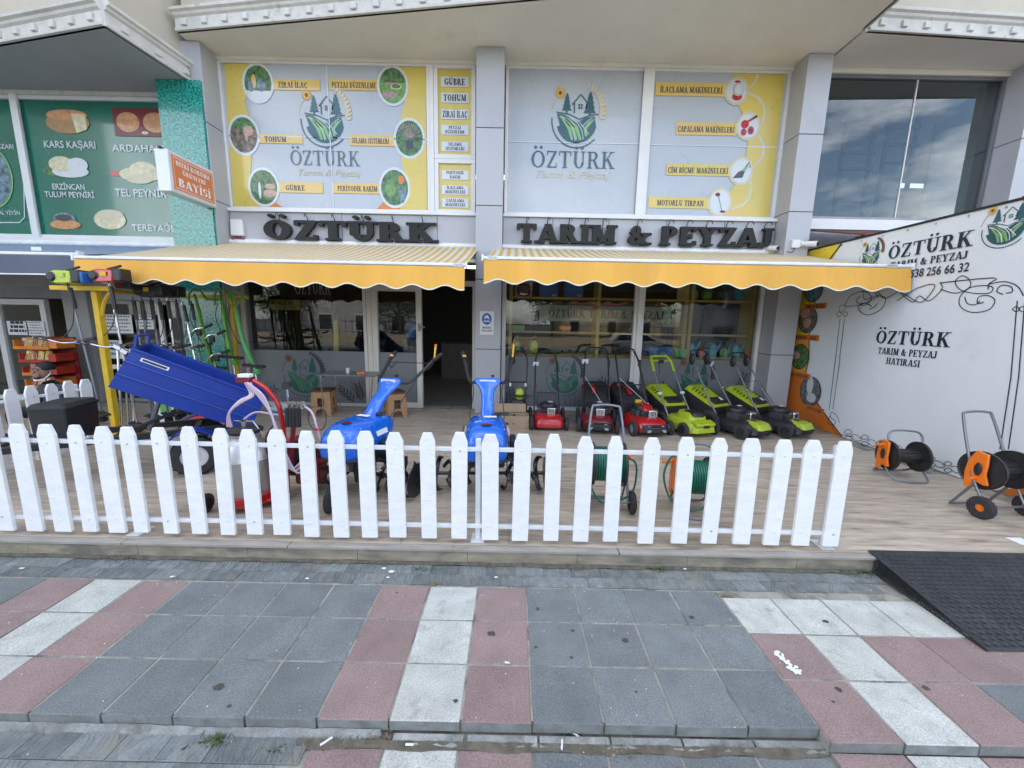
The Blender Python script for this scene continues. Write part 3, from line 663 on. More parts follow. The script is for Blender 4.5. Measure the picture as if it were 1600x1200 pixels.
for t, x0, y0, x1, y1, a, b in (('ZİRAİ İLAÇ', 424, 125, 500, 141, 435, 481), ('TOHUM', 402, 211, 473, 224, 414, 448), ('GÜBRE', 432, 286, 505, 301, 447, 477), ('PEYZAJ DÜZENLEME', 515, 125, 592, 141, 519, 588), ('SULAMA SİSTEMLERİ', 547, 212, 620, 228, 550, 608), ('PERİYODİK BAKIM', 520, 287, 600, 302, 528, 590)):
    p = U(x0, y1); q = U(x1, y0); sub(w1, G().flat([p, (q[0], p[1]), q, (p[0], q[1])], FW, .0035), 'caption_strip', 'vinyl_gold')
    l, r_ = U(a, (y0+y1)/2), U(b, (y0+y1)/2); ser(w1, t, FW, l[0], r_[0], l[1]-.045, .085, 'vinyl_dark', .0048, T=.24, n=.1)
for px, py, k in ((404, 131, 'bottles'), (614, 135, 'garden'), (382, 212, 'hand'), (640, 217, 'sprinkler'), (413, 293, 'soil'), (617, 294, 'gardener')): photo(w1, px, py, 21, 28 if k != 'soil' else 27, k, 1.2)
c0 = U(508, 192); logo(w1, FW, c0[0], c0[1]+.02, .40, .004)
ser(w1, 'ÖZTÜRK', FW, -3.87, -2.68, 4.33, .235, 'vinyl_slate', .004, T=.13, n=.055)
sans('script_lettering', 'Tarım & Peyzaj', FW, -3.24, 4.17, .105, .004, 'vinyl_pale', w1, shear=.35, sx=1.25)
B(G().bb(-1.468, -1.402, 7.05, 7.14, 3.585, 5.92), 'mullion', 'white_frame')
# ---- narrow panel window
w2 = window(-1.40, -.70, 4.47, 5.92, 'vinyl_yellow', w=.07); w3 = window(-1.40, -.70, 3.585, 4.468, 'vinyl_yellow', w=.07)
for i, (t, z, n_) in enumerate((('GÜBRE', 5.66, 1), ('TOHUM', 5.42, 1), ('ZİRAİ İLAÇ', 5.17, 1), ('PEYZAJ|DÜZENLEME', 4.93, 2), ('SULAMA|SİSTEMLERİ', 4.67, 2), ('PERİYODİK|BAKIM', 4.22, 2), ('İLAÇLAMA|MAKİNELERİ', 3.98, 2), ('ÇAPALAMA|MAKİNELERİ', 3.77, 2))):
    w = w2 if i < 5 else w3
    sub(w, G().flat([(-1.28, z-.075), (-.82, z-.075), (-.82, z+.075), (-1.28, z+.075)], FW, .002), 'caption_strip', 'vinyl_white')
    ls = t.split('|')
    for j, s in enumerate(ls):
        h = .1 if n_ == 1 else .05; wd = min(.42, textw(s)*h*(.85 if n_ == 1 else .9)); zz = z-h/2 if n_ == 1 else z+.012-.068*j
        ser(w, s, FW, -1.05-wd/2, -1.05+wd/2, zz, h, 'vinyl_dark', .0035, T=.26, n=.1)
# ---- right upper windows
w4 = window(-.20, 2.16, 3.585, 5.92); w5 = window(2.162, 4.50, 3.585, 5.92)
B(G().bb(2.07, 2.25, 7.045, 7.0595, 3.585, 5.92), 'mullion', 'white_frame', bev=.004)
sub(w4, G().bb(-.15, 2.1, 7.084, 7.0945, 4.76, 4.775), 'pane_seam', 'vinyl_white'); sub(w5, G().bb(2.25, 4.41, 7.084, 7.0945, 4.755, 4.77), 'pane_seam', 'vinyl_white')
c0 = U(901, 192); logo(w4, FW, c0[0], c0[1]+.03, .42, .004)
ser(w4, 'ÖZTÜRK', FW, .25, 1.68, 4.37, .265, 'vinyl_teal', .004, T=.14, n=.055)
sans('script_lettering', 'Tarım & Peyzaj', FW, .95, 4.21, .12, .004, 'vinyl_pale', w4, shear=.35, sx=1.3)
L3 = [(min(x, 4.41), min(max(z, 3.64), 5.865)) for x, z in (U(1233, 110), U(1145, 110), U(1150, 160), U(1166, 190), U(1168, 225), U(1160, 270), U(1140, 300), U(1120, 318), U(1108, 345), U(1233, 345))]
sub(w5, G().flat(L3, FW, .002), 'yellow_border', 'vinyl_yellow')
sub(w5, G().flat([(3.36, 3.642), (4.1, 3.642), (3.62, 3.9)], FW, .0028), 'orange_corner', 'vinyl_gold')
g = G()
for a in ([U(1185, 112), U(1178, 130), U(1165, 141)], [U(1168, 146), U(1185, 155), U(1194, 175), U(1190, 192), U(1184, 200)], [U(1184, 212), U(1192, 228), U(1190, 245), U(1176, 262)], [U(1170, 282), U(1172, 300), U(1163, 318), U(1142, 327)]):
    pts = smoothpath([(x, z, 0) for x, z in a], 5); sub(w5, G().line([(min(p[0], 4.40), p[1]) for p in pts], .045, FW, .003), 'ring_print', 'vinyl_pale')
for t, x0, x1, y0, y1, a, b in (('İLAÇLAMA MAKİNELERİ', 1023, 1134, 131, 150, 1031, 1128), ('ÇAPALAMA MAKİNELERİ', 1055, 1152, 193, 211, 1058, 1147), ('ÇİM BİÇME MAKİNELERİ', 1040, 1142, 258, 274, 1043, 1137), ('MOTORLU TIRPAN', 1012, 1108, 309, 325, 1026, 1099)):
    p = U(x0, y1); q = U(x1, y0); p = (max(p[0], 2.26), p[1]); sub(w5, G().flat([p, (q[0], p[1]), q, (p[0], q[1])], FW, .0035), 'caption_strip', 'vinyl_gold' if y0 < 200 else 'vinyl_yellow')
    l, r_ = U(a, (y0+y1)/2), U(b, (y0+y1)/2); ser(w5, t, FW, l[0], r_[0], l[1]-.045, .09, 'vinyl_dark', .0048, T=.24, n=.1)
for i, (px, py) in enumerate(((1150, 143), (1168, 198), (1157, 268), (1124, 317))):
    sub(w5, G().flat(disc(px, py, 19, 23), FW, .004), 'print_halo', 'vinyl_pale'); c, w, h, Ee = photo(w5, px, py, 15.5, 19, 'mach', 0)
    if i == 0:
        for m, p in (('red_paint', Ee(.1, -.5, .5, .3)), ('vinyl_grey', Ee(.15, .1, .55, .55)), ('vinyl_white', Ee(.2, .15, .42, .45)), ('red_paint', Ee(.0, .75, .3, .1)), ('red_paint', Ee(-.1, .3, .22, .1))): sub(w5, G().flat(p, FW, .0075+.0005*len(m)), 'photo_print', m)
    elif i == 1:
        sub(w5, G().flat(Ee(-.35, .15, .4, .35), FW, .0075).flat(Ee(-.4, -.5, .3, .3), FW, .0076).flat(Ee(.3, -.35, .32, .35), FW, .0077).line([(c[0]-.2*w, c[1]+.3*h), (c[0]+.7*w, c[1]+.8*h)], .035, FW, .008), 'photo_print', 'red_paint')
        sub(w5, G().flat(Ee(.3, -.35, .15, .17), FW, .0085).line([(c[0]+.4*w, c[1]+.65*h), (c[0]+.8*w, c[1]+.85*h)], .04, FW, .0085), 'photo_print', 'vinyl_dark')
    elif i == 2:
        sub(w5, G().flat([(c[0]-.8*w, c[1]-.6*h), (c[0]+.2*w, c[1]-.55*h), (c[0]+.5*w, c[1]+.3*h), (c[0]-.3*w, c[1]-.1*h)], FW, .0075).line([(c[0]+.1*w, c[1]), (c[0]+.75*w, c[1]+.75*h), (c[0]+.85*w, c[1]+.3*h)], .02, FW, .008), 'photo_print', 'vinyl_dark')
        sub(w5, G().flat([(c[0]-.1*w, c[1]), (c[0]+.4*w, c[1]), (c[0]+.75*w, c[1]+.5*h), (c[0]+.3*w, c[1]+.3*h)], FW, .009), 'photo_print', 'vinyl_green')
    else:
        sub(w5, G().line([(c[0]-.25*w, c[1]+.6*h), (c[0]+.3*w, c[1]-.75*h)], .012, FW, .0075), 'photo_print', 'vinyl_slate'); sub(w5, G().flat(Ee(-.3, .65, .25, .16), FW, .008).flat(Ee(.35, -.75, .3, .1), FW, .008), 'photo_print', 'red_dark')
# ---- right-hand upper glazing (clear, mirrors the sky)
w6 = B(frame(G(), 4.9, 8.04, 3.62, 5.87, .045), 'window', 'grey_metal', bev=.003)
for a, b in ((4.945, 6.6), (6.615, 7.995)): G().bb(a, b, 7.095, 7.103, 3.665, 5.825).obj('pane', 'glass_upper', w6, world=True, smooth=False)
G().bb(6.6, 6.615, 7.08, 7.115, 3.665, 5.825).obj('glazing_joint', 'white_frame', w6, world=True)
g = G()
for x0, x1, z0, z1 in ((4.95, 5.4, 3.3, 5.5), (6.2, 6.8, 3.3, 5.6), (7.0, 7.6, 3.3, 5.8)):
    for i in range(9):
        z = z0+(z1-z0)*i/8; g.bb(x0, x1, 7.9, 7.95, z, z+.05)
    g.bb(x0, x0+.06, 7.95, 8.0, z0, z1).bb(x1-.06, x1, 7.95, 8.0, z0, z1)
B(G().bb(4.95, 8.0, 8.6, 8.65, 3.26, 5.9), 'haze_wall', 'haze_wall_grey'); B(G().bb(8.55, 12, 8.6, 8.65, 3.26, 5.9), 'haze_wall', 'haze_wall_grey')  # light grey walls added behind the panes to lift their dark tone to haze
tag(g.obj('storage_rack', 'room_mid'), 'dim open storage racks standing behind the clear upper window at right', 'rack')
w7 = B(frame(G(), 8.5, 12, 3.62, 5.87, .045), 'window', 'grey_metal'); G().bb(8.55, 11.95, 7.095, 7.103, 3.67, 5.82).obj('pane', 'glass_upper', w7, world=True, smooth=False)
# ---- left neighbour's green window
def gwin(x0, x1): return window(x0, x1, 3.05, SL-.06, 'shop_green', w=.055)
w8 = gwin(-8.42, -5.67); w9 = gwin(-12.2, -8.425)
B(G().bb(-8.45, -8.33, 7.02, 7.058, 2.98, SL-.06), 'mullion', 'white_frame', bev=.004)
for t, px0, px1, py in (('KARS KAŞARI', 71, 151, 231), ('ARDAHAN BALI', 177, 290, 237), ('ERZİNCAN', 84, 134, 296), ('TULUM PEYNİRİ', 72, 149, 308), ('TEL PEYNİR', 182, 262, 307), ('TEREYAĞI', 208, 271, 361)):
    a, b = U(px0, py), U(min(px1, 262) if t != 'TEREYAĞI' else 271, py); h = .115 if py not in (296, 308) else .095; h = .13 if px0 in (182,) else h
    o = sans('lettering', t, FW, 0, 0, 1, .003, 'vinyl_white', w8, align='LEFT', bold=.012)
    me = o.data; xs = [v.co.x for v in me.vertices]; x0 = min(xs); k = (b[0]-a[0])/(max(xs)-x0)
    if t == 'ARDAHAN BALI': k *= 1.38
    w_ = wl(w8)
    for v in me.vertices: v.co.x = (v.co.x-x0)*k+a[0]-w_.x; v.co.z = (v.co.z+w_.z)*h+a[1]-w_.z
def food(kind, px, py, rx, ry):
    c = U(px, py); w = U(px+rx, py)[0]-c[0]; h = U(px, py-ry)[1]-c[1]; E_ = lambda x, z, a, b: arc(c[0]+x*w, c[1]+z*h, a*w, b*h, 0, 345, 16)
    L_ = {'wheel': [('cheese_dark', E_(0, -.1, 1, .85)), ('bread', E_(0, .45, .95, .42)), ('cheese_light', [(c[0]+.2*w, c[1]+.6*h), (c[0]+.85*w, c[1]+.5*h), (c[0]+.85*w, c[1]-.6*h), (c[0]+.35*w, c[1]-.9*h)])],
          'tray': [('red_dark', [(c[0]-w, c[1]-h), (c[0]+w, c[1]-h), (c[0]+w, c[1]+h), (c[0]-w, c[1]+h)]), ('bread', E_(-.48, 0, .42, .72)), ('bread', E_(.5, 0, .44, .72)), ('cheese_light', E_(.1, -.75, .12, .12))],
          'white': [('photo_green', E_(-.1, -.3, 1, .55)), ('vinyl_white', E_(.1, -.35, .8, .5)), ('cheese_light', E_(-.25, .25, .55, .65)), ('vinyl_white', E_(.45, .2, .45, .6))],
          'curly': [('red_paint', E_(-.95, -.05, .25, .22)), ('cheese_light', E_(.15, -.1, .95, .6)), ('cheese_light', E_(.3, .3, .6, .6)), ('vinyl_pale', E_(.1, -.45, .6, .4))],
          'bowl': [('photo_blue', E_(0, .2, .75, .7)), ('bread', E_(0, -.35, 1, .5)), ('vinyl_dark', E_(-.05, .35, .55, .35))],
          'butter': [('cheese_light', E_(0, -.05, 1, .85)), ('vinyl_pale', E_(.05, .35, .85, .5))]}[kind]
    for i, (m, p) in enumerate(L_): sub(w8, G().flat(p, FW, .004+.0007*i), 'food_print', m)
for a in (('wheel', 107, 190, 34, 21), ('tray', 222, 192, 43, 22), ('white', 107, 262, 36, 19), ('curly', 215, 271, 35, 20), ('bowl', 103, 346, 24, 15), ('butter', 173, 343, 25, 18)): food(*a)
a = [U(-60, 198), U(28, 198), U(37, 206), U(40, 340), U(32, 348), U(-60, 348)]
sub(w9, G().line(a[1:5]+[a[5]], .018, FW, .003), 'line_print', 'vinyl_white')
c = U(-18, 275); sub(w9, G().line(arc(c[0], c[1], .42, .52, -80, 80, 16), .03, FW, .003), 'ring_print', 'vinyl_green'); sub(w9, G().flat(arc(c[0], c[1], .4, .5, -90, 90, 16), FW, .0025), 'photo_print', 'photo_blue')
sans('lettering', 'DOĞAL YİYİN', FW, U(33, 332)[0], U(33, 336)[1], .065, .003, 'vinyl_white', w9, align='RIGHT', bold=.01)
sans('lettering', 'PEYNİR PAZARI', FW, U(26, 245)[0], U(14, 233)[1], .075, .003, 'vinyl_white', w9, align='RIGHT', bold=.01)
B(G().bb(-14, -5.67, 6.98, 7.2, 2.9, 3.045), 'ledge', 'white_frame', bev=.006)
B(G().bb(-14, -5.67, 7.05, 7.2, 2.2, 2.898), 'fascia_panel', 'soffit_grey')
# ================================================================ ground-floor shopfront
# left shop window, frosted to waist height
fr = B(frame(G(), -4.93, -2.66, .121, 2.975, .06, 7.04, 7.14), 'window', 'cream_frame', bev=.004)
G().bb(-4.87, -2.72, 7.09, 7.10, .181, 2.915).obj('pane', 'glass', fr, world=True, smooth=False)
G().bb(-4.87, -2.72, 7.075, 7.089, .181, 1.15).obj('frosted_film', 'frost', fr, world=True, smooth=False)
FF = FY(7.073)
# door leaf beside the doorway and fixed post
dr = B(frame(G(), -2.56, -1.66, .121, 2.35, .1, 7.03, 7.12), 'door', 'cream_frame', bev=.005)
B(G().bb(-2.655, -2.565, 7.04, 7.14, .121, 2.975).bb(-2.56, -.66, 7.04, 7.14, 2.36, 2.45), 'door_frame', 'cream_frame', bev=.004)
G().bb(-2.46, -1.76, 7.08, 7.09, .221, 2.25).obj('pane', 'glass', dr, world=True, smooth=False)
G().bb(-2.46, -1.76, 7.065, 7.079, .221, 1.15).obj('frosted_film', 'frost', dr, world=True, smooth=False)
G().tube([(-1.70, 6.99, 1.62), (-1.70, 6.95, 1.62), (-1.58, 6.95, 1.62)], .014, 6).box(-1.7, 7.02, 1.62, .04, .02, .14).obj('handle', 'grey_metal', dr, world=True)
B(G().bb(-2.56, -.66, 7.09, 7.10, 2.455, 2.975), 'pane', 'glass')
B(G().bb(-.74, -.66, 7.04, 7.14, .121, 2.359), 'door_frame', 'cream_frame')
# right shop window
for a, b in ((-.205, 2.25), (2.30, 4.49)):
    f = B(frame(G(), a, b, .121, 2.975, .07 if a < 0 else .06, 7.04, 7.14), 'window', 'white_frame', bev=.004)
    G().bb(a+.06, b-.06, 7.09, 7.10, .20, 2.915).obj('pane', 'glass', f, world=True, smooth=False)
    G().bb(a+.06, b-.06, 7.075, 7.089, .20, 1.13).obj('frosted_film', 'frost', f, world=True, smooth=False)
    if a < 0: fr_r1 = f
    else: fr_r2 = f
B(G().bb(2.235, 2.335, 7.0, 7.035, .121, 2.975), 'mullion', 'white_frame', bev=.004)
B(G().bb(4.462, 4.56, 6.95, 7.1, .121, 2.97), 'side_post', 'grey_metal') if False else None
FPAL = ('teal_dark', 'green_film', 'vinyl_brown', 'frost_dark', 'vinyl_dark')
for par, px, py, s in ((fr, 474, 588, .36), (dr, 621, 592, .22), (fr_r1, 882, 590, .33), (fr_r2, 1085, 592, .33)):
    c = onY(px, py, 7.07); logo(par, FF, c[0], c[2]-.02, s, .002, 'frost', FPAL)
    w = s*3.2 if par is not dr else .45; ser(par, 'ÖZTÜRK', FF, c[0]-w/2, c[0]+w/2, c[2]-s*1.62, s*.45, 'vinyl_slate', .002, T=.13, n=.055)
def wheat(par, px, py, h, lean):
    c = onY(px, py, 7.07); g = G(); a0 = R(90-lean); pts = []
    for i in range(7):
        t = i/6; a = a0-R(lean*.5)*t; pts.append((c[0]+h*t*math.cos(a), c[2]+h*t*math.sin(a)))
    g.line(pts, .012, FF, .002)
    for i in range(1, 7):
        x, z = pts[i]; ang = math.atan2(pts[i][1]-pts[i-1][1], pts[i][0]-pts[i-1][0])
        for s_ in (-1, 1):
            a = ang+s_*.62; L_ = .19-.012*i; w_ = .017; ex, ez = x+L_*math.cos(a), z+L_*math.sin(a); nx, nz_ = -math.sin(a)*w_, math.cos(a)*w_; mx_, mz_ = x+.45*(ex-x), z+.45*(ez-z)
            g.flat([(x, z), (mx_+nx, mz_+nz_), (ex, ez), (mx_-nx, mz_-nz_)], FF, .0022+.0002*i+(.0001 if s_ > 0 else 0))
            a2 = ang+s_*.4; g.line([(ex, ez), (ex+.12*math.cos(a2), ez+.12*math.sin(a2))], .005, FF, .0022)
    g.obj('wheat_print', 'frost_dark', par, world=True, smooth=False)
for a in ((fr, 392, 636, .42, -25), (fr, 400, 636, .5, 30), (fr, 556, 632, .45, -30), (fr, 566, 630, .33, -8), (fr_r1, 778, 640, .42, 25), (fr_r1, 795, 640, .40, 30), (fr_r1, 965, 628, .5, -25), (fr_r1, 975, 628, .42, 8), (fr_r2, 1005, 628, .45, 30), (fr_r2, 1150, 620, .4, 10)): wheat(*a)

# ---------------------------------------------------------------- inside the shop, seen through glass
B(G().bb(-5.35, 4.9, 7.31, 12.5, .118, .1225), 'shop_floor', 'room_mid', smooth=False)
for x, y in ((-1.25, 8.6), (1.9, 8.6)):
    t = tag(G().box(0, 0, 0, .9, .12, .05).obj('ceiling_light', 'tube_light', loc=(x, y, 2.9), bev=.01), 'fluorescent ceiling lamp just inside the open doorway' if x < 0 else 'fluorescent ceiling lamp above the shelves of the right shop window', 'ceiling lamp')
sh = thing('display_shelf', 'yellow edged wooden shelving with three levels behind the right shop window', 'shelf', (2.2, 7.45, .12))
for z in (1.02, 1.45, 2.08): G().box(0, 0, z, 4.5, .38, .03).obj('shelf_board', 'shelf_wood', sh)
for x in (-2.25, -.62, 1.0, 1.10, 2.25): G().box(x, 0, 1.25, .06, .40, 2.5).obj('upright', 'shelf_wood', sh)
G().box(0, .21, 1.75, 4.45, .02, .75).obj('back_panel', 'shelf_back', sh) if False else None
def item(name, label, cat, x, z, g, mat, group=None, y=7.42): return tag(g.obj(name, mat, loc=(x, y, z), bev=.004), label, cat, group)
SZ1, SZ2, SZ3 = 1.156, 1.586, 2.216
def canister(mat, kind):
    g = G(); g.blob((0, 0, .13), (.1, .075, .13), .6, 14, 8); g.tube([(0, 0, .25), (0, 0, .3), (.05, 0, .33)], .022, 8); return g
for i, (px, c_, lb) in enumerate(((805, 'green_tool', 'green sprayer tank with black straps at the left end of the lower shelf'), (833, 'lime', 'bright lime sprayer tank standing right of the strapped one on the lower shelf'))):
    t = thing('garden_sprayer', lb, 'sprayer', (onY(px, 545, 7.42)[0], 7.42, SZ1)); canister(0, 0).obj('tank', c_, t)
    G().tube(smoothpath([(-.09, -.06, .05), (-.06, -.1, .2), (0, -.08, .34), (.09, -.02, .2)]), .01, 6).obj('strap', 'black_plastic', t)
    G().lathe([(.03, .25), (.035, .29), (.0, .3)], n=12).obj('cap', 'black_plastic', t)
for px, m, lb in ((1080, 'cyan_plastic', 'cyan watering can at the left of the lower shelf row'), (1113, 'cyan_plastic', 'cyan watering can between the pink and the green one'), (1150, 'cyan_plastic', 'cyan watering can right of the green one'), (1186, 'cyan_plastic', 'cyan watering can at the right end of the row'),
                  (1095, 'pink_plastic', 'pink watering can among the cyan ones at left'), (1131, 'green_plastic', 'green watering can in the lower shelf row'), (1168, 'pink_plastic', 'pink watering can between the two right cyan ones')):
    x = onY(px, 545, 7.36)[0]; s = 1 if m == 'cyan_plastic' else .62
    t = thing('watering_can', lb, 'watering can', (x, 7.36 if s == 1 else 7.30, SZ1), 0, 'watering cans in the shop window')
    G().lathe([(.075*s, 0), (.085*s, .02), (.07*s, .2*s), (.05*s, .24*s)], n=16).obj('body', m, t)
    G().tube([(.05*s, 0, .08*s), (.12*s, 0, .2*s), (.16*s, 0, .30*s)], [.028*s, .02*s, .014*s], 8).obj('spout', m, t)
    G().tube(smoothpath([(-.07*s, 0, .06*s), (-.14*s, 0, .14*s), (-.08*s, 0, .26*s), (.03*s, 0, .25*s)], 4), .009, 6).obj('handle', m, t)
for px, m, n_, lb in ((857, 'blue_pack', 'SC', 'blue pack with printed front at the left of the top shelf'), (896, 'blue_pack', 'SC', 'blue pack with printed front right of its twin on the top shelf')):
    t = thing('fertiliser_pack', lb, 'pack', (onY(px, 460, 7.42)[0], 7.42, SZ3), 0, 'blue packs on the top shelf'); G().box(0, 0, .23, .34, .16, .46).obj('body', m, t, bev=.01)
    G().box(0, -.083, .33, .2, .004, .05).box(.1, -.083, .04, .07, .004, .035).obj('print', 'vinyl_pale', t); G().tube([(.12, -.085, .0), (-.08, -.085, .4)], .004, 4).obj('strap', 'black_plastic', t)
t = thing('boxed_engine', 'white boxed red engine on the top shelf at far left', 'engine', (onY(818, 462, 7.42)[0], 7.42, SZ3)); G().box(0, .05, .2, .32, .1, .4).obj('carton', 'vinyl_white', t); G().blob((0, -.04, .13), (.13, .08, .12), .7).obj('engine', 'red_dark', t); G().blob((0, -.1, .05), (.1, .04, .04), .8).obj('base', 'steel', t)
for i, (px, m) in enumerate(((1083, 'green_plastic'), (1104, 'green_tool'), (1130, 'teal_dark'), (1155, 'cyan_plastic'), (1176, 'green_plastic'))):
    g = G(); g.blob((0, 0, .1), (.09, .07, .1), .8); g.tube([(0, 0, .15), (.02, 0, .3), (.1, 0, .38)], [.03, .02, .02], 7)
    item('spray_bottle', ('green', 'olive green', 'dark teal', 'blue', 'dark green')[i]+' trigger bottle on the top shelf, '+('leftmost', 'second from left', 'middle one', 'fourth from left', 'rightmost')[i]+' of five', 'bottle', onY(px, 465, 7.42)[0], SZ3, g, m, 'trigger bottles on the top shelf')
for px, m, lb in ((878, 'green_tool', 'pale green folded pack on the middle shelf at left'),): item('folded_pack', lb, 'pack', onY(795, 510, 7.42)[0]+.1, SZ2, G().box(0, 0, .05, .4, .2, .1), m)
item('tool_case', 'white and orange tool lying on the middle shelf', 'tool', 1.0, SZ2, G().blob((0, 0, .06), (.12, .08, .06), .6), 'orange_plastic')
g = G(); g.blob((0, 0, .05), (.2, .08, .05), .7).tube([(-.1, 0, .08), (0, 0, .2), (.15, 0, .16)], .015, 6); item('hedge_trimmer', 'dark hedge trimmer on the lower shelf right of the sprayer tanks', 'trimmer', onY(862, 548, 7.42)[0], SZ1, g, 'black_plastic')
for px, m, w in ((1035, 'blue_pack', .62), (1056, 'green_plastic', .2)):
    item('storage_crate', 'dark blue storage crate on the lower shelf right of the mullion' if w > .5 else 'green storage crate beside the dark blue one', 'crate', onY(px, 548, 7.4)[0], SZ1, G().box(0, 0, .08, w, .25, .16, tx=.95), m, y=7.42 if w > .5 else 7.28)
t = thing('hanging_banner', 'white shop banner with dark serif lettering hung inside the right window', 'banner', (2.1, 8.3, 1.7)); FI = FY(8.295)
G().bb(-1.55, 1.25, 0, .01, .08, .42).obj('cloth', 'vinyl_white', t); ser(t, 'ÖZTÜRK TARIM & PEYZAJ', FI, .75, 3.2, 1.86, .17, 'ink', .003)
t = thing('roll_up_display', 'black display panel with white serif lettering inside the left shop window', 'display', (-4.05, 8.0, 1.6)); FI = FY(7.995)
c = onY(462, 450, 8.0); G().bb(-.55, .35, 0, .02, .3, 1.2).obj('panel', 'black_matte', t); ser(t, 'ÖZTÜRK', FI, -4.45, -3.72, 2.22, .3, 'paper', .003, T=.12, n=.05); ser(t, 'TARIM & PEYZAJ', FI, -4.42, -3.74, 1.98, .12, 'paper', .003)
G().bb(-.5, -.46, .0, .02, -1.48, .3).bb(-.1, -.06, 0, .02, -1.48, .3).bb(.05, .3, .0, .02, -1.48, .3).obj('stand', 'black_matte', t)
t = thing('discount_board', 'yellow notice board with black letters hanging inside the left shop window', 'notice', (-4.62, 7.9, 1.9)); G().bb(-.3, .3, 0, .01, 0, .2).obj('board', 'lime' if False else 'vinyl_yellow', t); ser(t, 'KALEM', FY(7.895), -4.88, -4.45, 2.0, .075, 'ink', .003); ser(t, 'EN UYGUN', FY(7.895), -4.8, -4.4, 1.92, .045, 'ink', .003)
t = thing('yellow_tape_roll', 'tall yellow packaging standing among dark tools inside the left window', 'packaging', (-3.62, 7.9, .12)); G().box(0, 0, 1.1, .09, .06, 1.0, ry=.06).obj('pack', 'vinyl_yellow', t)
for i, (x, h) in enumerate(((-3.9, 1.6), (-3.4, 1.3), (-2.9, 1.1))):
    g = G(); g.blob((0, 0, .45), (.18, .15, .25), .8).tube([(0, 0, .3), (.06, 0, h)], .02, 6).blob((.06, 0, h), (.08, .06, .12), .7).box(0, 0, .12, .3, .25, .24)
    item('stored_machine', ('tall', 'middle', 'short')[i]+' dark garden machine standing in the dim left shop room', 'machine', x, .12, g, 'black_plastic', y=8.4)
t = thing('water_dispenser', 'blue water bottle on a stand inside the glass door', 'water bottle', (-2.1, 8.0, .12)); G().lathe([(.1, 1.25), (.13, 1.28), (.13, 1.5), (.05, 1.58)], n=16).obj('bottle', 'blue_pack', t); G().box(0, 0, .62, .28, .28, 1.24).obj('cabinet', 'room_mid', t)
# counter deep in the doorway
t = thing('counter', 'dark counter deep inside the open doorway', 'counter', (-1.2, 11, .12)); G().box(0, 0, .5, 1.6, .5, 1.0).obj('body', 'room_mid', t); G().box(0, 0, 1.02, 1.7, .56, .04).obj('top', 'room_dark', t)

# ---------------------------------------------------------------- channel-letter signs
def word(s, x0, x1, z, h, label, cat='sign', brk=()):
    t = thing('lettering_sign', label, cat, ((x0+x1)/2, 6.93, z), 0, 'black letter signs above the awnings'); w = textw(s); k = (x1-x0)/w; x = 0
    F = lambda u, v, d=0: (u-(x0+x1)/2, -d, v-z)
    for c in s:
        if c == ' ': x += .41; continue
        gw, P = glyph(c, .27, .15); g = G()
        for i, p in enumerate(P): g.prism([(x0+(x+a)*k, z+b*h) for a, b in p], F, -.035, .035+.0004*i)
        g.obj('letter', 'sign_black', t, smooth=False)
        G().tube([(x0+(x+gw/2)*k-(x0+x1)/2, .06, h*.7), (x0+(x+gw/2)*k-(x0+x1)/2, .06, h+.05), (x0+(x+gw/2)*k-(x0+x1)/2, .0, h+.11), (x0+(x+gw/2)*k-(x0+x1)/2+.02, -.07, h+.09), (x0+(x+gw/2)*k-(x0+x1)/2+.03, -.1, h+.04)], .007, 6).obj('lamp_bracket', 'black_metal', t)
        x += gw+.05
    return t
word('ÖZTÜRK', -4.32, -1.36, 3.07, .32, 'black raised slab-serif letters of the left sign, over the left awning')
word('TARIM & PEYZAJ', .04, 4.42, 3.10, .31, 'black raised slab-serif letters of the longer right sign, over the right awning')

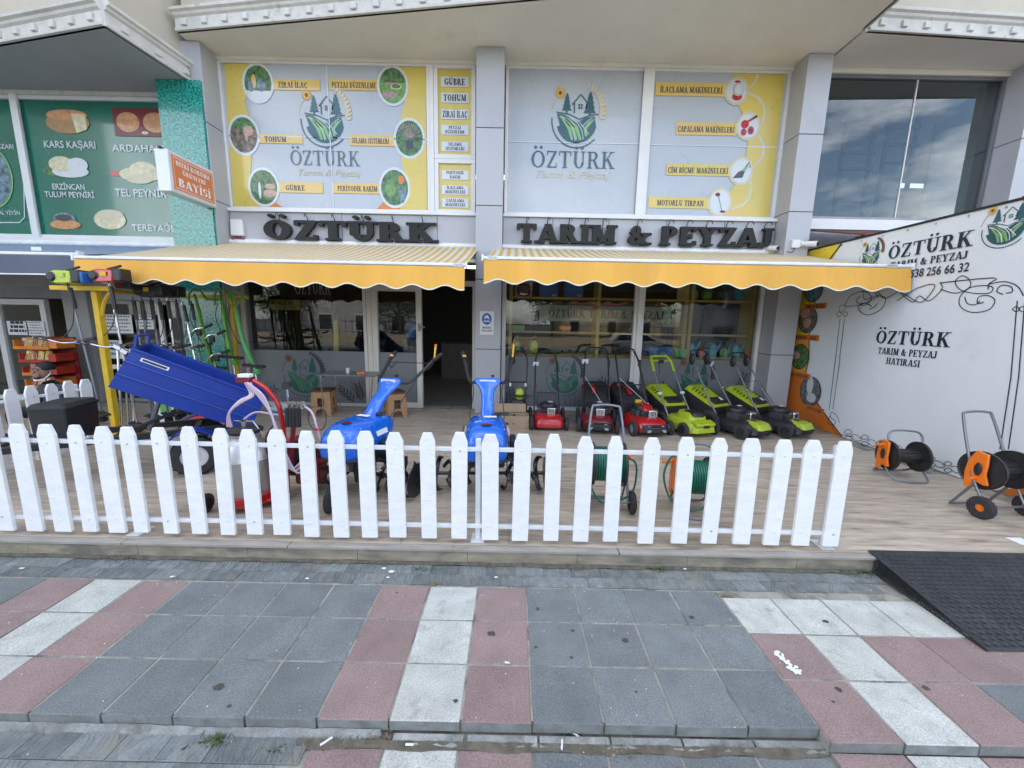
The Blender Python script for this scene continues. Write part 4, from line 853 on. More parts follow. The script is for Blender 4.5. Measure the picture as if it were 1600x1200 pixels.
# ---------------------------------------------------------------- awnings
def awning(x0, x1, yb, zb, yf, zf, drop, label, mats, scal, sag=0, name='awning', per=.405):
    t = thing(name, label, 'awning', ((x0+x1)/2, yb, zb)); 
    g = G(); n = 24; m = 8; vs = []
    for j in range(m+1):
        for i in range(n+1):
            f = j/m; vs.append((x0+.03+(x1-x0-.06)*i/n, yb+(yf-yb)*f, zb+(zf-zb)*f-.025*math.sin(math.pi*f)+.0))
    g.add(vs, [(j*(n+1)+i, j*(n+1)+i+1, (j+1)*(n+1)+i+1, (j+1)*(n+1)+i) for j in range(m) for i in range(n)]); g.obj('canopy', mats[0], t, world=True)
    G().tube([(x0, yf, zf), (x1, yf, zf)], .033, 10, sq=(1, .8)).obj('front_bar', 'awning_bar', t, world=True); G().tube([(x0+.03, yb, zb+.02), (x1-.03, yb, zb+.02)], .045, 10).obj('cassette', 'awning_bar', t, world=True)
    for x in (x0, x1): G().box(x, yf, zf, .02, .09, .085).obj('end_cap', 'awning_bar', t, world=True, bev=.004)
    for x in (x0+.5, x1-.5): G().tube([(x, yb-.02, zb-.1), (x+(.5 if x < (x0+x1)/2 else -.5), (yb+yf)/2, (zb+zf)/2-.1), (x, yf+.04, zf-.04)], .022, 6).obj('folding_arm', 'awning_bar', t, world=True)
    n = int((x1-x0)/.0225); top = []; bot = []; g = G(); tr = G(); rr = random.Random(int(x0*10)+50)
    for i in range(n+1):
        x = x0+.02+(x1-x0-.04)*i/n; ph = 2*math.pi*(x-x0)/per
        z = zf-drop+.028*math.cos(ph+math.pi)*scal-sag*max(0, 1-(x-x0)/.45)*0
        yy = lambda q: yf-.03-q*(.035+.012*math.sin(x*3.1+.5)+.009*math.sin(x*7.7))
        top.append((x, yf-.03, zf-.025)); bot.append((x, yy(1), z))
        for q in range(5): g.v.append((x, yy(q/4), zf-.025+(z-zf+.025)*q/4))
        tr.v += [(x, yy(1)-.003, z+.012), (x, yy(1)-.003, z-.004), (x, yy(1)+.003, z-.004)]
    for i in range(n):
        g.f += [(i*5+q, i*5+q+1, i*5+q+6, i*5+q+5) for q in range(4)]; tr.f += [(i*3+q, i*3+q+1, i*3+q+4, i*3+q+3) for q in (0, 1)]
    g.obj('valance', mats[1], t, world=True); tr.obj('valance_trim', mats[2], t, world=True); return t
aw1 = awning(-5.52, -.60, 7.0, 3.02, 5.0, 2.44, .285, 'striped left awning with plain yellow scalloped valance over the doorway', ('canopy', 'awning_yellow', 'awning_trim'), 1)
aw2 = awning(-.40, 4.97, 7.0, 3.02, 5.0, 2.53, .29, 'striped right awning with plain yellow scalloped valance over the lawn mowers', ('canopy', 'awning_yellow', 'awning_trim'), 1)
aw3 = awning(-10.5, -5.72, 7.0, 2.93, 5.25, 2.51, .27, 'dark grey valance awning of the neighbouring shop with blue striped top', ('canopy_blue', 'awning_grey', 'awning_bar'), 0)
for a, x in ((aw1, -.70), (aw2, -.28), (aw2, 4.7), (aw3, -5.95)): G().box(x, 4.964, (2.44 if a is aw1 else 2.53), .13, .002, .045).obj('maker_label', 'vinyl_white', a, world=True); sans('lettering', 'TENTE', FY(4.962 if a is not aw3 else 5.2), x, (2.43 if a is aw1 else 2.52)-.004, .025, 0, 'red_paint', a, sx=1.1) if a is not aw3 else None

# ---------------------------------------------------------------- projecting sign, alarm box, cameras, mask notice
t = thing('projecting_sign', 'orange and white double-sided box sign projecting over the street beside the glitter pillar', 'sign', (-4.975, 6.22, 3.48))
G().box(0, 0, .285, .19, .84, .56).obj('case', 'vinyl_white', t, bev=.01); G().box(.097, 0, .285, .006, .80, .52).obj('face', 'board_frame', t); G().box(.1015, 0, .285, .005, .75, .46).obj('orange_panel', 'board_orange', t)
G().box(0, 0, .575, .03, .9, .025).obj('bracket', 'black_metal', t); G().tube([(0, .42, .5), (0, .5, .5)], .02, 6).tube([(0, .42, .08), (0, .5, .08)], .02, 6).obj('wall_fixing', 'black_metal', t)
FS = lambda u, v, d=0: (-4.871+d, u, v)
for s, v, h, w in (('BİTKİ KORUMA', 3.87, .065, .62), ('ÜRÜNLERİ', 3.77, .06, .42), ('BAYİSİ', 3.59, .115, .6)): ser(t, s, FS, 6.22-w/2, 6.22+w/2, v, h, 'paper', .002, T=.24, n=.07)
g = G(); g.line([(5.87, 3.56), (6.57, 3.56), (6.57, 3.97), (5.87, 3.97)], .008, FS, .001, closed=True); g.obj('border_line', 'paper', t, world=True, smooth=False)
t = thing('alarm_box', 'white alarm siren box on the sign band left of the letters', 'alarm box', (-4.80, 6.97, 3.12)); G().box(0, 0, .14, .22, .07, .27, tx=.9).obj('housing', 'white_frame', t, bev=.015); G().box(0, -.01, -.01, .1, .03, .03).tube(smoothpath([(-.08, 0, .0), (-.1, -.02, -.05), (0, -.02, -.03), (.1, -.01, -.05), (.12, 0, 0)], 3), .006, 5).obj('red_lamp', 'red_dark', t)
def camera_unit(loc, label, d):
    t = thing('security_camera', label, 'camera', loc); G().box(0, .03, 0, .09, .06, .09).obj('mount', 'white_frame', t, bev=.01)
    G().tube([(0, 0, 0), (.06*d, -.1, -.02), (.09*d, -.16, -.03)], [.03, .045, .045], 12).obj('housing', 'white_frame', t); G().tube([(.09*d, -.16, -.03), (.095*d, -.17, -.032)], .032, 10).obj('lens', 'black_plastic', t)
camera_unit((4.36, 6.96, 3.10), 'white security camera on the sign band at the end of the right sign', 1)
camera_unit((4.75, 6.66, 3.12), 'white security camera on the front of the right pillar', 1.5)
t = thing('junction_box', 'white junction box on the right pillar beside its camera', 'box', (4.66, 6.68, 3.12)); G().box(0, 0, 0, .13, .05, .13).obj('box_body', 'white_frame', t, bev=.008); G().tube(smoothpath([(.0, 0, -.06), (-.05, -.01, -.14), (-.12, 0, -.12)], 3), .006, 5).obj('cable', 'black_plastic', t)
t = thing('mask_notice', 'small white notice with blue face mask symbol on the middle pillar', 'notice', (-.455, 6.694, 1.72)); G().box(0, 0, 0, .24, .006, .40).obj('sheet', 'paper', t); FN = FY(6.69)
G().flat(arc(-.455, 1.79, .085, .10, 0, 345, 20), FN, .001).obj('blue_disc', 'blue_pack', t, world=True, smooth=False)
G().flat(arc(-.455, 1.80, .04, .055, 0, 345, 14), FN, .002).flat(arc(-.455, 1.74, .055, .035, 0, 180, 10), FN, .0021).obj('face_symbol', 'paper', t, world=True, smooth=False); G().flat([(-.495, 1.76), (-.415, 1.76), (-.43, 1.80), (-.48, 1.80)], FN, .003).obj('mask_symbol', 'blue_pack', t, world=True, smooth=False)
sans('lettering', 'MASKE', FN, -.455, 1.625, .035, .002, 'ink', t, bold=.02); sans('lettering', 'KULLAN', FN, -.455, 1.575, .035, .002, 'ink', t, bold=.02)

# ---------------------------------------------------------------- big photo banner wall at right
XB = 5.0; ban = thing('banner_wall', 'large white printed banner on a wall-high frame at right with ornamental border and orange edge', 'banner', (XB, 5, .12)); FB = FX(XB-.004)
g = G(); n, m = 80, 40; rr = random.Random(5); vs = []
for j in range(m+1):
    for i in range(n+1):
        y = 7.05-4.55*i/n; z = .135+2.9*j/m; vs.append((XB+.004*math.sin(y*3+z)*math.sin(z*2.1)+.0015*math.sin(y*9+z*4), y, z))
g.add(vs, [(j*(n+1)+i, j*(n+1)+i+1, (j+1)*(n+1)+i+1, (j+1)*(n+1)+i) for j in range(m) for i in range(n)]); g.obj('cloth', 'banner_white', ban, world=True)
G().bb(XB+.03, XB+.07, 2.5, 7.05, 3.0, 3.05).bb(XB+.03, XB+.07, 2.5, 7.05, .122, .16).bb(XB+.03, XB+.07, 2.5, 2.55, .16, 3.0).bb(XB+.03, XB+.07, 4.6, 4.65, .16, 3.0).obj('frame', 'timber', ban, world=True)
G().bb(XB-.012, XB+.03, 2.5, 7.05, 3.036, 3.062).obj('top_rail', 'black_metal', ban, world=True)
def V(px, py): p = onX(px, py, XB-.004); return (-p[1], p[2])
FB2 = FX(XB-.0065)
tag_ = lambda g, nme, m: g.obj(nme, m, ban, world=True, smooth=False)
z0, z1 = .135, 3.03
e = [(-6.55, 2.42), (-6.50, 1.98), (-6.55, 1.66), (-6.47, 1.24), (-6.48, .98), (-6.28, .63), (-5.95, .38), (-5.60, .135)]
sp = [2.42, 1.62, .92]
tag_(G().flat([(-7.04, 1.62), (-6.54, 1.62), (-6.50, 1.98), (-6.54, 2.40), (-6.40, 3.03), (-7.04, 3.03)], FB, .003), 'yellow_print', 'ban_yellow'); tag_(G().flat([(-7.04, 3.03), (-7.04, 2.6), (-6.5, 2.5), (-6.15, 3.03)], FB, .0034), 'yellow_print', 'ban_yellow')
tag_(G().flat([(-7.04, .92), (-6.50, .92), (-6.47, 1.24), (-6.54, 1.62), (-7.04, 1.62)], FB, .003), 'amber_print', 'amber_print')
tag_(G().flat([(-7.04, .135), (-5.60, .135), (-5.95, .38), (-6.28, .63), (-6.50, .92), (-7.04, .92)], FB, .003), 'orange_print', 'ban_orange')
tag_(G().line([(-6.15, 3.03), (-6.45, 2.7)], .03, FB, .004).line([(-6.54, 2.4), (-6.50, 1.98), (-6.54, 1.62), (-6.47, 1.24), (-6.50, .92), (-6.28, .63), (-5.95, .38), (-5.60, .135)], .018, FB, .004), 'edge_line', 'ink')
tag_(G().flat([(-3.75, .135), (-2.55, .135), (-2.55, .45), (-3.1, .4), (-3.5, .28)], FB, .003), 'orange_print', 'ban_orange')
for (yy, zz, a, b, m) in ((-6.58, 2.36, .20, .19, 'photo_blue'), (-6.62, 1.88, .21, .225, 'photo_brown'), (-6.68, 1.25, .21, .22, 'photo_green'), (-6.34, .70, .23, .25, 'photo_grey')):
    tag_(G().flat(arc(yy, zz, a, b, 0, 345, 22), FB, .005), 'photo_rim', 'ban_dk'); tag_(G().flat(arc(yy, zz, a-.02, b-.02, 0, 345, 22), FB, .0058), 'photo_print', m)
tag_(G().flat(arc(-6.78, 1.27, .11, .07, 0, 340, 14), FB, .0066).flat(arc(-6.7, 2.0, .12, .09, 0, 340, 14), FB, .0066).flat(arc(-6.62, 1.83, .09, .08, 0, 340, 14), FB, .0068), 'photo_print', 'photo_skin')
tag_(G().flat(arc(-6.36, .8, .07, .15, 0, 340, 14), FB, .0066).flat(arc(-6.3, .6, .1, .08, 0, 340, 14), FB, .0066), 'photo_print', 'vinyl_white')
for s, yy, zz, w in (('ZİRAİ İLAÇ', -6.5, 2.10, .38), ('TOHUM - FİDE', -6.6, 1.58, .46), ('FİDE YETİŞTİR', -6.66, .93, .46), ('PEYZAJ', -6.2, .42, .3)):
    tag_(G().flat([(yy-w/2-.05, zz-.04), (yy+w/2+.05, zz-.04), (yy+w/2+.05, zz+.05), (yy-w/2-.05, zz+.05)], FB, .0072), 'caption_strip', 'ban_orange'); ser(ban, s, FB, yy-w/2, yy+w/2, zz-.025, .05, 'ink', .0085, T=.26, n=.1)
IT = lambda u, v, d=0: FB(u, v, d)
ser(ban, 'ÖZTÜRK', FB, -5.36, -4.40, 2.67, .17, 'ink', .004, T=.2, n=.075); ser(ban, 'TARIM & PEYZAJ', FB, -5.30, -4.42, 2.54, .085, 'ink', .004, T=.22, n=.09)
sans('phone_number', '0532 256 66 29 - 0538 256 66 32', FB, -4.38, 2.40, .10, .004, 'ink', ban, align='RIGHT', sx=.80, bold=.014)
logo(ban, FB, -4.13, 2.80, .20, .004, 'banner_white', ('vinyl_teal', 'vinyl_green', 'vinyl_sun', 'vinyl_brown', 'vinyl_brown')); logo(ban, FB, -5.62, 2.77, .17, .004, 'banner_white', ('vinyl_teal', 'vinyl_green', 'vinyl_sun', 'vinyl_brown', 'vinyl_brown'))
a, b = V(1370, 545), V(1485, 545)
ser(ban, 'ÖZTÜRK', FB, -5.33, -4.42, 1.56, .17, 'ink', .004, T=.2, n=.075); ser(ban, 'TARIM & PEYZAJ', FB, -5.27, -4.53, 1.42, .085, 'ink', .004, T=.22, n=.09); ser(ban, 'HATIRASI', FB, -5.13, -4.70, 1.295, .085, 'ink', .004, T=.22, n=.09)
g = G()                                                     # ornamental border
def orn(pts, w=.014, n=8): g.line([p[:2] for p in smoothpath([(x, z, 0) for x, z in [V(*q) for q in pts]], n)], w*.68, FB, .004+.0001*(len(g.v) % 9))
for d_ in (0, 7): orn([(1313+d_, 497), (1306+d_*.9, 560)], n=2); orn([(1306+d_, 560), (1296+d_*.8, 640)], n=2)
for d_ in (0, 12): orn([(1590+d_, 470), (1580+d_, 590)], n=2); orn([(1580+d_, 590), (1563+d_*1.1, 702)], n=2)
for cx, cy in ((1311, 491), (1321, 491)): orn([(cx-4, cy), (cx, cy-4), (cx+4, cy), (cx, cy+4), (cx-4, cy)], .012, 5)
orn([(1313, 488), (1313, 478), (1322, 478), (1317, 487), (1313, 488)], .012, 4)
orn([(1320, 478), (1330, 462), (1350, 455), (1362, 466), (1350, 477), (1338, 470), (1345, 463)]); orn([(1322, 479), (1345, 476), (1375, 462)])
orn([(1347, 456), (1365, 456), (1372, 463)]); orn([(1350, 457), (1352, 468), (1372, 462), (1384, 468), (1376, 484), (1356, 492), (1342, 484), (1346, 474), (1358, 476), (1362, 480)]); orn([(1372, 474), (1366, 480), (1358, 483)])
orn([(1372, 455), (1382, 466), (1400, 458), (1412, 450)]); orn([(1402, 452), (1418, 462), (1440, 472), (1460, 450), (1455, 444), (1430, 452), (1402, 470)], .014, 6)
orn([(1402, 452), (1412, 462), (1427, 472), (1437, 462), (1452, 470), (1472, 452), (1470, 442)], .014, 4); orn([(1468, 442), (1553, 434), (1546, 443), (1544, 452)], .016, 3)
orn([(1470, 452), (1495, 458), (1516, 448), (1514, 436), (1503, 431), (1493, 440), (1500, 452), (1520, 458), (1545, 458), (1552, 450), (1540, 446), (1515, 450), (1500, 465), (1502, 480), (1520, 488), (1545, 484), (1555, 470), (1545, 462), (1530, 464), (1528, 474), (1538, 472)])
orn([(1508, 464), (1512, 474), (1524, 476), (1532, 470)]); orn([(1545, 444), (1570, 440), (1590, 447), (1600, 462)]); orn([(1568, 460), (1558, 455), (1565, 446), (1580, 448), (1582, 456), (1572, 458)])
for cx, cy in ((1588, 483), (1598, 483)): orn([(cx-6, cy), (cx, cy-4), (cx+6, cy), (cx, cy+4), (cx-6, cy)], .012, 5)
orn([(1297, 650), (1294, 660), (1302, 664), (1306, 658), (1298, 652), (1300, 644), (1308, 650), (1312, 660)], .012); orn([(1300, 664), (1306, 676), (1320, 680), (1334, 682)], .012)
for i in range(9):
    x = 1325+i*26; y = 680+i*8.3
    if 1372 < x < 1462 and False: continue
    for s_ in (-1, 1): orn([(x-6, y+s_*5), (x, y+s_*9), (x+7, y+s_*5), (x, y+s_*1.5), (x-6, y+s_*5)], .011, 4)
    orn([(x+4, y), (x+13, y-1), (x+22, y+7)], .011, 3); orn([(x+4, y+2), (x+13, y+9), (x+22, y+8)], .011, 3)
tag_(g, 'ornament_border', 'ink')
g = G()
for i in range(14): g.lathe([(.012, 0), (.012, .006), (0, .009)], (0, 0, 0), 'x', 8); n_ = len(g.v)-24; g.v[n_:] = [(XB-.004-x, y+6.8-.33*i, z+3.0) for x, y, z in g.v[n_:]]
g.obj('eyelets', 'steel', ban, world=True)
# neighbour's lean-to roof seen over the banner
t = thing('lean_to', 'low neighbouring lean-to with rusty red tin roof and timber struts seen above the banner', 'lean-to', (6.6, 6, .12))
def ro(i): return None
for i in range(14): a = 5.08+.27*i; G().add([(a, 5.9, 3.12), (a+.26, 5.9, 3.12), (a+.26, 7.0, 3.42), (a, 7.0, 3.42), (a, 5.9, 3.10), (a+.26, 5.9, 3.10), (a+.26, 7.0, 3.40), (a, 7.0, 3.40)], [(0, 1, 2, 3), (7, 6, 5, 4), (0, 4, 5, 1), (1, 5, 6, 2), (3, 7, 4, 0)]).obj('roof_sheet', 'roof_tile', t, world=True, smooth=False)
G().bb(5.06, 5.12, 5.95, 6.01, .12, 3.1).bb(8.6, 8.66, 5.95, 6.01, .12, 3.1).obj('post', 'timber', t, world=True)
for i in range(4): G().tube([(5.3+i*.9, 6.9, 2.9), (5.2+i*.9, 6.0, 3.12)], .03, 4).obj('strut', 'timber', t, world=True)
G().bb(5.05, 9, 6.92, 7.0, 2.9, 3.05).obj('beam', 'red_dark', t, world=True)
# ================================================================ picket fences
def fence_thing(label, loc, rotz, xs, ztop, z0, lean, posts, seed, feet=True):
    t = thing('picket_fence', label, 'fence', loc, rotz, 'white picket fences round the terrace'); rr = random.Random(seed); F = lambda u, v, d=0: (u, -d, v)
    for i, x in enumerate(xs):
        w = rr.uniform(.104, .124)/2; h = ztop+rr.uniform(-.006, .006); k = rr.uniform(.5, .62); zb = z0+rr.uniform(-.006, .006); s = rr.uniform(.06, .08)
        p = G().prism([(-w, zb), (w, zb), (w*rr.uniform(.98, 1.02), h-s), (w*k, h-.004), (-w*k, h-.004), (-w, h-s+rr.uniform(-.008, .008))], F, .016, .04).obj('picket', 'white_paint', t, smooth=False, bev=.003, loc=(x, 0, 0), rot=(rr.uniform(-.008, .008), rr.uniform(-.012, .012), rr.uniform(-.02, .02)))
        for z in (ztop-.125, z0+.1): G().lathe([(.008, 0), (.007, .004), (0, .006)], (rr.uniform(-.012, .012), 0, 0), 'z', 8).obj('bolt', 'bolt_steel' if rr.random() < .3 else 'white_rail', p, loc=(0, -.0405, z+rr.uniform(-.01, .01)), rot=(R(90), 0, 0))
    x0, x1 = xs[0]-.12, xs[-1]+.03
    for z in (ztop-.13, z0+.09): G().bb(x0, x1, -.0155, .012, z-.014, z+.014).obj('rail', 'white_rail', t, bev=.003)
    for x in posts:
        G().bb(x-.02, x+.02, .013, .05, .004, ztop-.06).obj('post', 'white_rail', t, bev=.004)
        G().bb(x-.05, x+.05, -.03, .1, .0, .0038).obj('base_plate', 'white_rail', t)
    return t
PX = [-3.72, -3.51, -3.30, -3.10, -2.90, -2.72, -2.50, -2.29, -2.08, -1.88, -1.68, -1.46, -1.24, -1.03, -.82, -.59, -.37, -.14, .08, .31, .53, .75, 1.01, 1.26, 1.48, 1.72, 1.94, 2.16, 2.38]
fence_thing('long white picket fence along the front edge of the terrace', (0, 2.66, .123), 0, PX, .845, .03, 0, (-2.80, -.235, 2.38), 4)
fence_thing('short white picket fence running back towards the shop at far left', (-5.13, 3.6, .123), R(90), [.06, .23, .40, .57, .74, .91], .86, .05, 0, (.1, .85), 9)

# ================================================================ generic wheel
def wheel(parent, x, y, z, r, w, rim='grey_plastic', tyre='rubber', ax='x', name='wheel', rk=.6, rot=None):
    t = G().lathe([(r*rk, -w/2), (r*.9, -w/2), (r, -w*.32), (r, w*.32), (r*.9, w/2), (r*rk, w/2)], (0, 0, 0), ax, 28, cap=False).obj(name, tyre, parent, loc=(x, y, z), rot=rot)
    G().lathe([(0, -w*.40), (r*.2, -w*.46), (r*.22, -w*.3), (r*(rk+.01), -w*.34), (r*(rk+.01), w*.34), (r*.22, w*.3), (r*.2, w*.46), (0, w*.40)], (0, 0, 0), ax, 20).obj('rim', rim, t)
    g = G()
    for i in range(22):
        a = 2*math.pi*i/22; c, s = math.cos(a)*r*1.004, math.sin(a)*r*1.004
        if ax == 'x': g.box(0, c, s, w*.66, .012*r/.1, .008*r/.1, rx=a+math.pi/2)
        else: g.box(c, 0, s, .012*r/.1, w*.66, .008*r/.1, ry=-a+math.pi/2)
    g.obj('tread', tyre, t); return t

# ================================================================ lawn mowers
def rect(w, d, z, y=0, r=.25):
    pts = []; k = min(w, d)*r
    for cx, cy, a in ((w/2-k, d/2-k, 0), (-w/2+k, d/2-k, 90), (-w/2+k, -d/2+k, 180), (w/2-k, -d/2+k, 270)):
        pts += [(cx+k*math.cos(R(a+b)), cy+k*math.sin(R(a+b))+y, z) for b in (0, 30, 60, 90)]
    return pts
def mower(label, loc, rz, kind, sc=1.0, tagw=False):
    t = thing('lawn_mower', label, 'lawn mower', (loc[0], loc[1], .1215), rz, 'lawn mowers lined up under the right awning'); t.scale = (sc, sc, sc)
    red = kind.startswith('red'); W = .44; deck = {'red_small': 'red_paint', 'red': 'red_dark', 'red_big': 'red_paint', 'lime': 'lime', 'black': 'black_plastic'}[kind]
    # deck shell
    G().loft([rect(W, .60, .055), rect(W*1.0, .60, .12), rect(W*.93, .56, .17, .01), rect(W*.72, .44, .215, .02), rect(W*.5, .34, .225, .02)]).obj('deck', deck, t)
    if kind != 'red_small':     # front bumper
        G().loft([[(x, -.29, z) for x, z in ((-.19, .06), (.19, .06), (.17, .16), (-.17, .16))], [(x, -.345, z) for x, z in ((-.15, .065), (.15, .065), (.13, .13), (-.13, .13))]]).obj('bumper', {'red': 'black_plastic', 'red_big': 'black_plastic', 'lime': 'lime', 'black': 'black_plastic'}[kind], t, bev=.008)
    if kind in ('red', 'red_big'):
        F = lambda u, v, d=0: (u, -.352+max(0, v-.07)*.55-d, v)
        G().prism([(-.13, .075), (-.09, .075), (-.06, .115), (.06, .115), (.09, .075), (.13, .075), (.11, .155), (.06, .14), (-.06, .14), (-.11, .155)], F, 0, .012).obj('grille_trim', 'grey_plastic', t)
    wheels = ((-1, -.21, .095), (1, -.21, .095), (-1, .25, .115 if kind != 'black' else .14), (1, .25, .115 if kind != 'black' else .14))
    for s, y, r in wheels: wheel(t, s*(W/2+.035), y, r, r, .05, 'grey_plastic' if red else 'black_plastic')
    # engine
    if kind == 'lime':
        G().loft([rect(.30, .34, .18, -.06), rect(.28, .32, .25, -.05), rect(.2, .24, .30, -.02)]).obj('motor_cover', 'lime', t)
        G().loft([rect(.19, .24, .26, -.1), rect(.17, .22, .305, -.09), rect(.12, .16, .315, -.08)]).obj('battery_hatch', 'black_plastic', t)
        G().box(0, -.29, .185, .30, .12, .05, rx=.35).obj('nose', 'lime', t, bev=.015); G().box(0, -.349, .155, .09, .006, .035).obj('badge', 'black_plastic', t)
        for s in (-1, 1): G().box(s*.12, -.06, .25, .03, .12, .006, ry=s*.4).obj('chevron', 'black_plastic', t)
    else:
        G().box(0, .0, .25, .22, .24, .09).obj('engine_block', 'black_metal', t, bev=.012)
        for k in range(5): G().box(-.13, .0, .215+.018*k, .05, .16, .007).obj('cooling_fin', 'grey_metal', t)
        cov = 'black_plastic'
        G().lathe([(.02, 0), (.125, 0), (.13, .025), (.12, .055), (.07, .075), (0, .08)], (.0, .05, .29), 'z', 24).obj('fan_cover', cov, t)
        if kind == 'red_big': G().loft([rect(.16, .24, .30, 0), rect(.13, .2, .36, .02), rect(.05, .1, .385, .04)]).obj('engine_cowl', 'red_paint', t); G().box(-.03, .13, .38, .09, .05, .05).obj('fuel_cap', 'yellow_steel', t, bev=.01)
        G().box(.03, -.14, .27, .12, .07, .10).obj('muffler_guard', 'chrome', t, bev=.008)
        for k in range(4): G().box(.0+.02*k, -.177, .27, .006, .004, .06).obj('guard_slot', 'black_metal', t)
        G().box(.12, -.04, .27, .06, .12, .09).obj('air_filter', 'black_plastic', t, bev=.012); G().tube([(-.06, -.02, .3), (-.06, -.02, .37)], .022, 10).obj('filler_cap', 'black_plastic', t)
        G().box(.03, .03, .374, .07, .04, .003, rx=.1).obj('sticker', 'paper', t)
        if kind == 'black':
            G().loft([rect(.25, .28, .13, -.24, .1), rect(.24, .24, .20, -.22, .1), rect(.18, .16, .222, -.19, .1)]).obj('nose', 'lime', t, bev=.006); G().box(0, -.21, .2235, .09, .07, .004, rx=.1).obj('badge', 'black_plastic', t)
            G().tube([(-.2, -.26, .13), (-.06, -.36, .1), (.06, -.36, .1), (.2, -.26, .13)], .02, 8).obj('front_guard', 'black_plastic', t)
    # grass catcher
    if kind == 'red_small':
        G().box(0, .33, .33, .30, .03, .26, rx=-.35).obj('rear_flap', 'black_plastic', t, bev=.01)
    else:
        top = 'black_matte' if red else 'lime'
        G().loft([[(-.19, .28, .1), (.19, .28, .1), (.19, .68, .2), (-.19, .68, .2)], [(-.2, .27, .3), (.2, .27, .3), (.2, .75, .50), (-.2, .75, .50)]]).obj('grass_bag', 'black_matte', t, bev=.012)
        G().loft([[(-.205, .26, .305), (.205, .26, .305), (.205, .76, .505), (-.205, .76, .505)], [(-.17, .30, .36), (.17, .30, .36), (.15, .70, .57), (-.15, .70, .57)]]).obj('bag_lid', top, t, bev=.015)
        if red: G().box(-.03, .46, .478, .05, .2, .02, rx=.42).obj('lid_stripe', 'red_paint', t, bev=.004)
        else:
            G().box(0, .33, .392, .26, .13, .03, rx=.5).obj('lid_insert', 'black_plastic', t, bev=.01)
            for s in (-1, 1):
                for k in range(5): G().box(s*.155, .42+.05*k, .43+.023*k, .05, .012, .012, rx=.4, ry=s*.5).obj('vent_slot', 'black_plastic', t)
            if kind == 'black': G().box(.03, .31, .418, .045, .06, .003, rx=.5).obj('sticker', 'paper', t)
    # handle
    mt = 'black_metal' if red else 'grey_metal'; zt = {'red_small': 1.06, 'red': 1.08, 'red_big': 1.06}.get(kind, 1.0); yt = .72
    if red:
        p = [(-.20, .22, .16), (-.185, .42, .52), (-.175, .60, .86), (-.16, yt-.03, zt-.07), (-.11, yt, zt), (.11, yt, zt), (.16, yt-.03, zt-.07), (.175, .60, .86), (.185, .42, .52), (.20, .22, .16)]
        G().tube(smoothpath(p, 4), .0125, 8).obj('handle', mt, t); G().tube([(-.185, .44, .56), (.185, .44, .56)] if kind != 'red_small' else [(-.184, .43, .55), (-.15, .43, .55)], .01, 8).obj('crossbar', mt, t)
        for s in (-1, 1): G().lathe([(.02, -.012), (.024, 0), (.01, .02)], (s*.20, .44, .56), 'x', 10).obj('knob', 'red_paint', t)
        G().tube(smoothpath([(-.14, yt-.05, zt-.1), (-.1, yt-.04, zt-.03), (.1, yt-.04, zt-.03), (.14, yt-.05, zt-.1)], 3), .006, 6).obj('brake_bar', 'black_metal', t)
        if kind != 'red_small': G().tube(smoothpath([(.13, yt-.1, zt-.1), (.19, yt-.15, .8), (.1, .1, .36)], 4), .005, 5).obj('cable', 'black_plastic', t); G().tube([(-.17, .5, .66), (.04, .06, .38)], .003, 4).obj('pull_cord', 'paper', t); G().box(.185, .6, .86, .03, .05, .1).obj('throttle', 'black_plastic', t, bev=.008)
    elif kind == 'lime':
        for s in (-1, 1): G().tube([(s*.2, .16, .18), (s*.19, .4, .5), (s*.18, .58, .78)], .012, 8).obj('handle_tube', mt, t); G().tube([(s*.18, .58, .78), (s*.175, .66, .92), (s*.14, .74, 1.0)], .02, 8).obj('handle_end', 'lime', t); G().lathe([(.02, -.03), (.026, 0), (.012, .03)], (s*.2, .38, .48), 'x', 10).obj('clamp', 'paper', t)
        G().tube([(-.14, .74, 1.0), (.14, .74, 1.0)], .018, 8).tube([(-.165, .68, .93), (.165, .68, .93)], .012, 8).obj('grip', 'lime', t); G().box(0, .68, .92, .09, .05, .06).obj('switch_box', 'black_plastic', t, bev=.01)
        G().tube(smoothpath([(-.03, .68, .9), (-.06, .62, .75), (-.17, .55, .74)], 4), .005, 5).obj('cable', 'black_plastic', t)
    else:
        for s in (-1, 1):
            G().tube([(s*.2, .16, .18), (s*.19, .4, .52), (s*.17, .62, .86)], .012, 8).obj('handle_tube', mt, t); G().blob((s*.165, .69, .95), (.028, .05, .09), 1).obj('grip', 'black_plastic', t); G().lathe([(.018, -.03), (.026, 0), (.012, .03)], (s*.2, .42, .55), 'x', 10).obj('clamp', 'chrome', t)
        G().tube(smoothpath([(-.16, .70, 1.0), (-.14, .74, 1.07), (.14, .74, 1.07), (.16, .70, 1.0)], 4), .011, 8).obj('grip_bar', 'black_metal', t); G().tube([(-.18, .5, .66), (.18, .5, .66)], .004, 5).obj('cross_cable', 'black_plastic', t); G().tube(smoothpath([(.16, .68, .9), (.24, .55, .7), (.14, .2, .36)], 4), .005, 5).obj('cable', 'black_plastic', t)
    if tagw: G().box(tagw*.17, .6, .88, .10, .004, .07, rz=.3, rx=.3).obj('price_tag', 'paper', t)
    return t
mower('small red petrol mower with plain tall black handle, leftmost mower beside the cardboard box', (.58, 5.93), R(0), 'red_small', 1.05, -1)
mower('dark red petrol mower with grey bumper trim standing second from left behind the hose cart', (1.34, 5.86), R(-8), 'red', 1.12, -1)
mower('red petrol mower with bright red engine cowl and yellow fuel cap', (2.05, 5.78), R(9), 'red_big', 1.14)
mower('all lime green electric mower with lime handle top', (2.74, 5.80), R(17), 'lime', 1.10)
mower('black and lime petrol mower beside the all lime one, price tag on its handle', (3.50, 5.76), R(27), 'black', 1.13, 1)
